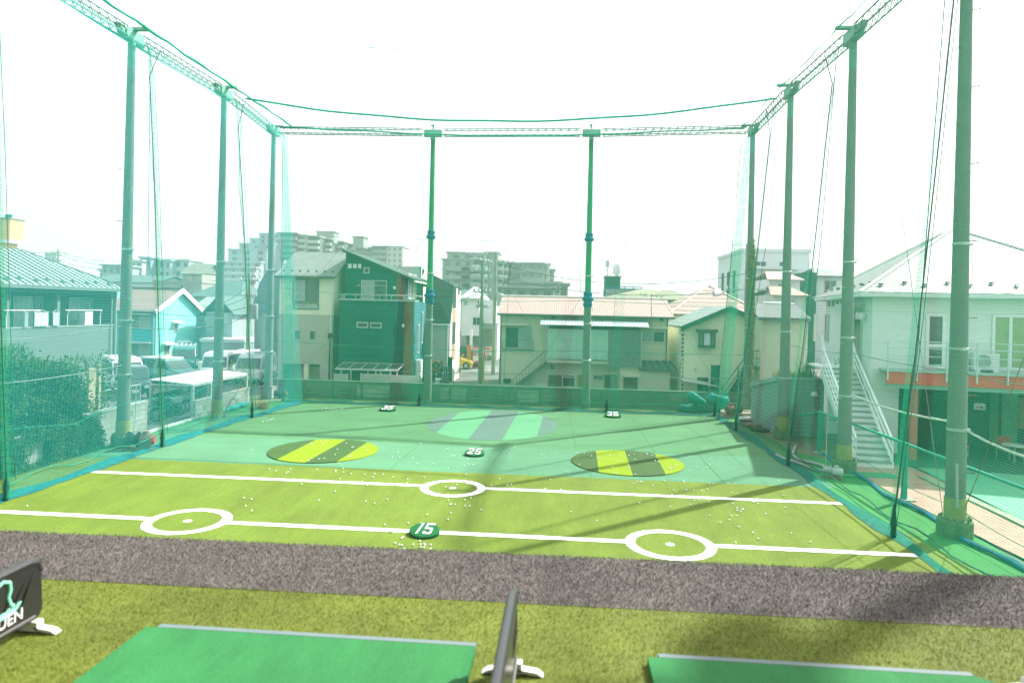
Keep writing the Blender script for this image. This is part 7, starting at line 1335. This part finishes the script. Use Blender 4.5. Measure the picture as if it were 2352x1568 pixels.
def bwall(label, x0, x1, yt, vents, group='low walls along the left side'):
    fw = Fac((-16.72, 0), (0, 1)); a0 = fw.az(x0, 980)[0]; a1 = fw.az(x1, 960)[0]; zt = fw.az((x0+x1)/2, yt)[1]; t = thing('boundary_wall', label, 'wall', fw.pt((a0+a1)/2, 0), group); part(t, 'wall_body', LW, lambda mb: fw.box(mb, a0, a1, -.03, zt-.06, -.14, 0)); part(t, 'coping', mat('wall_coping', (.34, .35, .32), var=.25, sc=2), lambda mb: fw.box(mb, a0-.02, a1+.02, zt-.06, zt, -.16, .02))
    for a, z in vents: part(t, 'vent_block', HOLE, lambda mb: [fw.poly(mb, [(a+q*.07-.045, z+w*.05-.03), (a+q*.07+.045, z+w*.05-.03), (a+q*.07, z+w*.05+.035)], .001, .008) for q in (-1, 1) for w in (-1, 1)]+[fw.box(mb, a-.02, a+.02, z-.02, z+.02, .001, .008)])
    return fw, a0, a1, zt
fw, a0, a1, zt = bwall('stained low block wall beside the hedge pole', 198, 338, 935, ()); 
for x in (238, 300): a, z = fw.az(x, 952 if x < 300 else 950); t_ = COL.objects['boundary_wall']; part(t_, 'vent_block', HOLE, lambda mb: [fw.poly(mb, [(a+q*.09-.06, z+w*.06-.03), (a+q*.09+.06, z+w*.06-.03), (a+q*.09, z+w*.06+.04)], .001, .008) for q in (-1, 1) for w in (-1, 1)])
fw, a0, a1, zt = bwall('low block wall with diamond vents under the bicycle shelter', 444, 572, 905, ()); vb = [fw.az(*q) for q in ((471, 935), (489, 930), (458, 955), (480, 950), (528, 928), (545, 922))]
for a, z in vb: part(COL.objects['boundary_wall.001'], 'vent_block', HOLE, lambda mb: [fw.poly(mb, [(a+q*.11-.07, z+w*.08-.04), (a+q*.11+.07, z+w*.08-.04), (a+q*.11, z+w*.08+.05)], .001, .008) for q in (-1, 1) for w in (-1, 1)]+[fw.box(mb, a-.03, a+.03, z-.03, z+.03, .001, .008)])
tag(bev(MB().box((-16.8, fw.az(338, 985)[0], -.03), (-16.62, fw.az(444, 960)[0], .09)).build('low_kerb', mat('white_kerb', (.5, .52, .5), var=.1)), .01), 'low white kerb in the gap between the two left block walls', 'kerb')
tag(MB().box((-16.9, 12, -.03), (-16.72, fw.az(200, 980)[0], 1.05)).build('ivy_wall', LW), 'low block wall overgrown with ivy under the hedge', 'wall', 'low walls along the left side')
for k, (x, y, rz, m_) in enumerate(((385, 945, 1.3, TP), (408, 940, 1.45, BLK), (425, 935, 1.5, SCG), (360, 955, 1.2, BLK))): p = P(x, y, x=-17.7); bicycle(('bicycle with white mudguard under the shelter front', 'black bicycle in the middle of the shelter', 'grey bicycle beside the shelter corner post', 'black bicycle nearest the wall gap')[k], (-17.8-.1*k, p.y, 0), rz, m_, k < 3)
scooter('dark scooter under the left end of the shelter roof', (-18.6, n0[0]-1.6, 0), 2.2, BP); scooter('scooter with white helmet behind the shelter post', (-18.2, n0[0]+.5, 0), 1.8, TP)
hp = P(425, 894, x=-18.2); tag(MB().ball(hp, .14, 12, 8, (1, 1, .8)).build('helmet', WFR, smooth=2), 'white helmet resting on the scooter under the shelter', 'helmet')
car('white_van', 'white one-box van in the middle of the car park behind the shelter', 'van', 4.4, 1.7, VAN, VANG, WP, P(503, 872, z=0), -1.25); car('white_van', 'white van partly hidden left of the hedge pole', 'van', 4.4, 1.7, VAN, VANG, WP, P(272, 892, z=0)+Vector((.2, 0, 0)), -.8)
car('dark_minivan', 'dark minivan with a white roof left of the white one-box van', 'minivan', 4.4, 1.7, MIN, MING, TP, P(385, 880, z=0), -.35, cargo=lambda t: part(t, 'white_roof', WP, lambda mb: mb.box((-.55, -.72, 1.63), (1.7, .72, 1.70)))); car('dark_van', 'teal dark van with roof rack behind the white one-box van', 'van', 4.4, 1.7, VAN, VANG, TP, P(425, 850, z=0), -1.1, cargo=lambda t: part(t, 'roof_rack', WFR, lambda mb: [mb.box((-1.2, -.7+i*.33, 1.97), (1.6, -.66+i*.33, 2.02)) for i in range(5)]))
car('black_car', 'black boxy car between hedge pole and shelter', 'car', 3.6, 1.55, MIN, MING, BP, P(338, 912, z=0)+Vector((-1.2, .5, 0)), -.9); car('white_van', 'white small truck-like van right of the white one-box van', 'van', 3.6, 1.5, VAN, VANG, WP, P(556, 866, z=0)+Vector((0, 1, 0)), -1.45); car('silver_van', 'silver van seen behind the transformer pole', 'van', 4.4, 1.7, VAN, VANG, GP, P(588, 876, z=0), -1.4)
# hedge, ivy, posts
rr = random.Random(11)
def foliage(t, name, mats, n, fn, s0, s1, rr=rr):
    mb = MB()
    for _ in range(n):
        c = Vector(fn()); a = Vector((rr.uniform(-1, 1), rr.uniform(-1, 1), rr.uniform(-.8, .8))).normalized(); b = a.cross(Vector((rr.uniform(-1, 1), rr.uniform(-1, 1), rr.uniform(-1, 1)))).normalized(); s = rr.uniform(s0, s1); a *= s; b *= s*.5
        mb.add([c-a, c-a*.2+b, c+a, c-a*.2-b], [(0, 1, 2, 3)], rr.randrange(len(mats)))
    return mb.build(name, mats, t, fix=False)
LF = [mat('hedge_leaf_dark', (.030, .075, .022), var=.3, sc=1.5, trans=.25), mat('hedge_leaf', (.055, .115, .028), var=.3, sc=1.5, trans=.3), mat('hedge_leaf_light', (.105, .165, .040), var=.25, sc=1.5, trans=.3)]
zt = P(100, 805, x=-18).z; cl = [(rr.uniform(-19.8, -17.2), rr.uniform(16.5, 25.2), rr.uniform(.5, zt-.4), rr.uniform(.35, .75)) for _ in range(75)]
def hedge():
    while 1:
        c = cl[rr.randrange(len(cl))]; p = (c[0]+rr.gauss(0, c[3]*.55), c[1]+rr.gauss(0, c[3]*.6), c[2]+rr.gauss(0, c[3]*.6))
        top = zt-.25+.35*sin(p[1]*1.3)+.2*sin(p[1]*3.1)-.22*max(0, p[1]-23)
        if .1 < p[2] < top+.25*rr.random() and p[0] < -17.0 and (p[1] < 25.3+.5*sin(p[2]*2)): return p
t = thing('hedge', 'dense leafy hedge at the left behind the netting', 'hedge', (-18.2, 18, 0)); foliage(t, 'crown', LF, 34000, hedge, .05, .095)
mb = MB(); [mb.tube([(x, y, 0), (x+.1, y+.1, .9), (x-.1, y+.3, 2.2)], [.05, .04, .015], 6) for x, y in [(rr.uniform(-18.9, -17.4), 16.5+i*.68) for i in range(13)]]; mb.build('trunk', RUST, t)
mb = MB(); blades(mb, 1200, (-19, -17.3), (16.5, 24.6), lambda x, y: zt-.45+.35*sin(y*1.3)+.2*sin(y*3.1)-.22*max(0, y-23), .32, .035, .5, rr); mb.build('shoots', LF[2], t, fix=False)
t = thing('ivy', 'ivy spilling over the low wall below the hedge', 'ivy', (-16.7, 18, 0))
def ivy():
    while 1:
        y = rr.uniform(16.5, 23.6); z = rr.uniform(.02, 1.35)
        d = .5+.5*sin(y*2.1+1)*sin(y*.9+z*1.7)
        if rr.random() < d*1.1+.12 and z < 1.25-.35*max(0, y-22.4)+.2*sin(y*5) and not (20.0 < y < 20.9 and .15 < z < .8) and not (18.4 < y < 19.0 and .1 < z < .7): return (-16.68+rr.random()**2*.3, y, z)
foliage(t, 'leaves', LF, 15000, ivy, .035, .07); part(t, 'stem', RUST, lambda mb: [mb.tube([(-16.68, 13+i*.9, 0), (-16.66, 13.2+i*.9, .6), (-16.68, 13+i*.9, 1.1)], .015, 5) for i in range(12)])
mb = MB(); blades(mb, 1500, (-16.72, -16.3), (10, 25), -.005, .12, .012, .9, rr); kind(mb.build('wall_foot_weeds', WEED, fix=False), 'stuff')
for k, (x, y0, y1, m_) in enumerate(((213, 845, 935, mat('weathered_board', (.42, .33, .22), var=.2)), (226, 838, 920, MC['weathered_board']))): b = P(x, y1, x=-17.3); tp = P(x, y0, x=-17.3); tag(MB().box((b.x-.05, b.y-(.3 if k == 0 else .06), 0), (b.x+.05, b.y+.06, tp.z)).build('wooden_post' if k else 'wooden_board', m_), ('pale wooden board at the right end of the hedge', 'thin wooden post between hedge and hedge pole')[k], 'board' if k == 0 else 'post')
p0 = P(255, 885, x=-17.4); t = thing('metal_railing', 'thin grey railing behind the hedge pole', 'railing', (-17.4, p0.y, 0)); part(t, 'bars', GALV, lambda mb: [mb.cyl((-17.4, p0.y-1+i*.12, 1.2), (-17.4, p0.y-1+i*.12, 1.9), .012, n=5) for i in range(24)]); part(t, 'top_rail', GALV, lambda mb: (mb.cyl((-17.4, p0.y-1, 1.9), (-17.4, p0.y+1.85, 1.9), .02, n=6), mb.cyl((-17.4, p0.y-1, 1.2), (-17.4, p0.y+1.85, 1.2), .02, n=6), [mb.cyl((-17.4, y, 0), (-17.4, y, 1.95), .03, n=6) for y in (p0.y-1, p0.y+1.85)]))
branchy((-15.75, 30.9, .0), 9, 2.2, 21, 'dry_vine', 'reddish dry vine climbing beside the shelter pole', 'vine', mat('red_twig', (.28, .13, .07), var=.2), mat('dry_leaf', (.35, .15, .06), var=.3), 10, 2.2); branchy((-17.1, n1[0]+.4, .2), 12, 2.0, 23, 'young_tree', 'thin yellow-green young tree behind the shelter', 'tree', RUST, mat('yellow_leaf', (.30, .30, .05), var=.3, trans=.3), 16, 1.8)
for k, (x, y) in enumerate(((512, 962), (536, 956), (556, 949))): p = P(x, y, x=-16.3); q = Vector((-16.3, p.y, .12)); tag(MB().tube([q+Vector((0, -.5, 0)), q, q+Vector((0, .55, .02))], [.1, .15, .09], 10).build('net_bundle', RN, smooth=2), ('teal net bundle at the foot of the shelter pole', 'middle teal net bundle along the vent wall', 'far teal net bundle along the vent wall')[k], 'net bundle', 'net bundles along the wall')
# ------------------------------------------------------------------ tee deck in the foreground
ZD = 3.85
DK = mat('deck_structure', (.32, .33, .31), var=.1); GREYB = mat('grey_brown_turf_base', (.10, .09, .08), var=.2, sc=3, fine=.2, fsc=60); OLB = mat('deck_olive_base', (.10, .128, .012), var=.2, sc=2, fine=.2, fsc=60)
def ed(b, k=.0137): return [(-22, b-22*k), (12, b+12*k)]
kind(MB().prism([(-22, -8, ZD-.4), (12, -8, ZD-.4)]+[(x, y-.03, ZD-.4) for x, y in ed(4.29)[::-1]], (0, 0, .37)).build('deck_slab', DK), 'structure')
kind(MB().prism([(-22, -8, ZD-.03), (12, -8, ZD-.03)]+[(x, y, ZD-.03) for x, y in ed(3.585, .0097)[::-1]], (0, 0, .03)).build('deck_turf', OLB), 'structure'); kind(MB().prism([(x, y+.001, ZD-.03) for x, y in ed(3.585, .0097)]+[(x, y, ZD-.03) for x, y in ed(4.29)[::-1]], (0, 0, .032)).build('grey_turf_strip', GREYB), 'structure')
tb_ = thing('tee_building', 'tee building behind the camera with a roof over the deck', 'building', (-5, -6, 0)); part(tb_, 'wall', DK, lambda mb: mb.box((-22, -8.3, 0), (12, -8, 7.6))); part(tb_, 'roof', DK, lambda mb: mb.prism([(-22, -8.4, 7.4), (-22, .4, 7.9), (-22, .4, 8.1), (-22, -8.4, 7.6)], (34, 0, 0))); [part(tb_, 'column', GALV, lambda mb: mb.box((u-.12, -.1, 0), (u+.12, .14, 7.85))) for u in (-21.5, -13, 11.5)]; [part(tb_, 'under_column', DK, lambda mb: mb.box((u-.2, 3.7, 0), (u+.2, 4.1, ZD-.4))) for u in (-20, -10, 0, 10)]
rr = random.Random(4)
GB = [mat('grey_blade_a', (.158, .142, .128), var=.15, sc=4), mat('grey_blade_b', (.112, .101, .094), var=.15, sc=4), mat('grey_blade_c', (.205, .182, .162), var=.15, sc=4)]
OB = [mat('olive_blade_a', (.120, .155, .010), var=.2, sc=2, trans=.25), mat('olive_blade_b', (.18, .205, .018), var=.2, sc=2, trans=.25), mat('olive_blade_c', (.23, .245, .055), var=.2, sc=2, trans=.25)]
mb = MB()
for k, n in enumerate((44000, 32000, 26000)): blades(mb, n, (-4.4, 3.6), (3.585, 4.30), ZD-.002, .019, .003, 1.2, rr, k)
mb.v = [(x, y+.0118*x, z) for x, y, z in mb.v]
kind(mb.build('grey_turf_pile', GB, fix=False), 'stuff')
mb = MB()
for k, n in enumerate((46000, 32000, 12000)): blades(mb, n, (-3.9, 3.2), (2.42, 3.585), ZD-.002, .014, .0026, 1.1, rr, k)
mb.v = [(x, y+.0097*x, z) for x, y, z in mb.v]
kind(mb.build('olive_turf_pile', OB, fix=False), 'stuff')
MATG = mat('hitting_mat_green', (.026, .145, .045), var=.16, sc=1.6, fine=.2, fsc=110, streak=((5, 1.2, 1), .10), bump=.004, bsc=250, spec=.15); LIP = mat('mat_rubber_lip', (.11, .155, .155), var=.1, rough=.6)
for lb, u0, u1 in (('bright green hitting mat left of the middle divider', -1.90, -.36), ('bright green hitting mat at the lower right', .40, 1.95)):
    t = thing('hitting_mat', lb, 'golf mat', ((u0+u1)/2, 2.4, ZD), 'green hitting mats on the tee deck'); c = .12 if u0 > 0 else 0
    part(t, 'surface', MATG, lambda mb: mb.prism([(u0, 1.4, ZD), (u1, 1.4, ZD), (u1, 3.035-c, ZD), (u1-c*1.5, 3.035, ZD), (u0, 3.035, ZD)], (0, 0, .035))); part(t, 'rubber_lip', LIP, lambda mb: mb.prism([(u0+.05, 3.036, ZD), (u1-c*1.5, 3.036, ZD), (u1-c*1.5, 3.036, ZD+.036), (u0+.05, 3.036, ZD+.036)], (0, .04, -.004)))
VIN = mat('black_vinyl', (.018, .018, .018), rough=.28, var=.15, sc=3, spec=.6, bump=.02, bsc=3.2); SEAM = mat('vinyl_seam', (.10, .095, .085), rough=.4, var=.1); FOOT = mat('white_painted_foot', (.68, .67, .66), var=.12, sc=8, fine=.15, fsc=60); LOGO = mat('mint_logo', (.22, .62, .42), var=.04); LOGOT = mat('teal_logo', (.02, .36, .42), var=.04); LETT = mat('white_letter', (.75, .75, .74), var=.02)
def divider(label, u, v1, h, L, logo):
    t = thing('bay_divider', label, 'divider', (u, v1, ZD), 'black padded bay dividers'); z0, z1 = ZD+.055, ZD+.055+h; th = .018; r = .05
    pr = [(v1-L, z0), (v1-r*.5, z0)]+[(v1-r+r*cos(a), z0+r+r*sin(a)) for a in [-pi/2+i*pi/8 for i in range(1, 5)]]+[(v1-.012, z1-.05), (v1-.045, z1-.004), (v1-.07, z1)]+[(v1-L, z1)]
    ob = part(t, 'vinyl_cover', VIN, lambda mb: mb.prism([(u-th, y, z) for y, z in pr], (2*th, 0, 0)), smooth=True); bev(ob, .012, 3)
    part(t, 'top_bar', VIN, lambda mb: mb.tube([(u, v1-L, z1+.004), (u, v1-.08, z1+.004), (u, v1-.03, z1-.008), (u, v1-.008, z1-.05)], .022, 10), smooth=True); part(t, 'zip_seam', SEAM, lambda mb: mb.tube([(u+th+.004, v1-L, z0+.02), (u+th+.004, v1-.05, z0+.02)], .007, 6)); part(t, 'fold', VIN, lambda mb: [mb.tube([(u+th-.004, v1-.05-.03*i, z1-.02), (u+th+.001, v1-.11-.05*i, z1-.13), (u+th-.006, v1-.13-.06*i, z1-.2)], [.004, .009, .003], 6) for i in range(3)], smooth=True)
    for v in (v1-.045, v1-L+.3): part(t, 'foot', FOOT, lambda mb: (mb.prism([(u-.125, v-.02, ZD+.004), (u-.125, v+.02, ZD+.004), (u-.10, v+.02, ZD+.02), (u-.10, v-.02, ZD+.02)], (.085, 0, .012)), mb.prism([(u+.135, v-.02, ZD+.004), (u+.135, v+.02, ZD+.004), (u+.11, v+.02, ZD+.02), (u+.11, v-.02, ZD+.02)], (-.095, 0, .012)), mb.box((u-.045, v-.02, ZD+.012), (u+.045, v+.02, ZD+.054))))
    if logo:
        x = u+th+.002
        def txt(s, size, y, z, m, nm):
            cu = bpy.data.curves.new(nm, 'FONT'); cu.body = s; cu.size = size; cu.extrude = .0015; cu.align_x = 'RIGHT'; tmp = bpy.data.objects.new('tmp', cu); me = bpy.data.meshes.new_from_object(tmp); bpy.data.objects.remove(tmp); me.materials.clear(); me.materials.append(m); o = bpy.data.objects.new(nm, me); COL.objects.link(o); o.parent = t
            o.location = (x-t.location.x+.002, y-t.location.y, z-t.location.z); o.rotation_euler = (pi/2, 0, pi/2)
            return o
        txt('OUEN', .072, v1-.12, z0+.045, LETT, 'lettering')
        def blob(mb, pts, w): mb.tube([(x, v1-a, z0+b) for a, b in pts], w, 8)
        part(t, 'logo', LOGO, lambda mb: (blob(mb, [(.27, .235), (.235, .25), (.20, .235), (.195, .20), (.205, .17), (.195, .14), (.18, .12)], [.006, .008, .009, .009, .008, .009, .010]), mb.prism([(x, v1-.13, z0+.125), (x, v1-.155, z0+.10), (x, v1-.22, z0+.085), (x, v1-.30, z0+.09), (x, v1-.30, z0+.105), (x, v1-.22, z0+.115), (x, v1-.17, z0+.13)], (.003, 0, 0)))); part(t, 'logo', LOGOT, lambda mb: blob(mb, [(.40, .09), (.33, .09), (.30, .20), (.28, .235)], .008))
    return t
pf = P(1186, 1505, z=ZD+.055); divider('black vinyl bay divider with white feet in the middle foreground', pf.x-.018, pf.y, .285, 2.2, False)
pl_ = P(97, 1413, z=ZD+.055); divider('black vinyl bay divider with mint logo and white lettering at the left edge', pl_.x-.018, pl_.y, .265, 2.2, True)
pr_ = P(2350, 1545, z=ZD+.055); divider('black vinyl bay divider just showing at the right frame edge', pr_.x+.02, pr_.y, .30, 2.2, False)
# ------------------------------------------------------------------ hazy air, also added to stand in for lens glare
hm = bpy.data.materials.new('pale_haze'); hm.use_nodes = True; hn = hm.node_tree; hn.nodes.remove(hn.nodes['Principled BSDF'])
pv = hn.nodes.new('ShaderNodeVolumePrincipled'); pv.inputs['Color'].default_value = (.93, .97, .97, 1); pv.inputs['Density'].default_value = .00045; pv.inputs['Anisotropy'].default_value = .35
hn.links.new(pv.outputs[0], hn.nodes['Material Output'].inputs['Volume'])
kind(MB().box((-190, -14, -1.1), (190, 480, 60)).build('haze', hm), 'stuff')
S.cycles.volume_bounces = 0
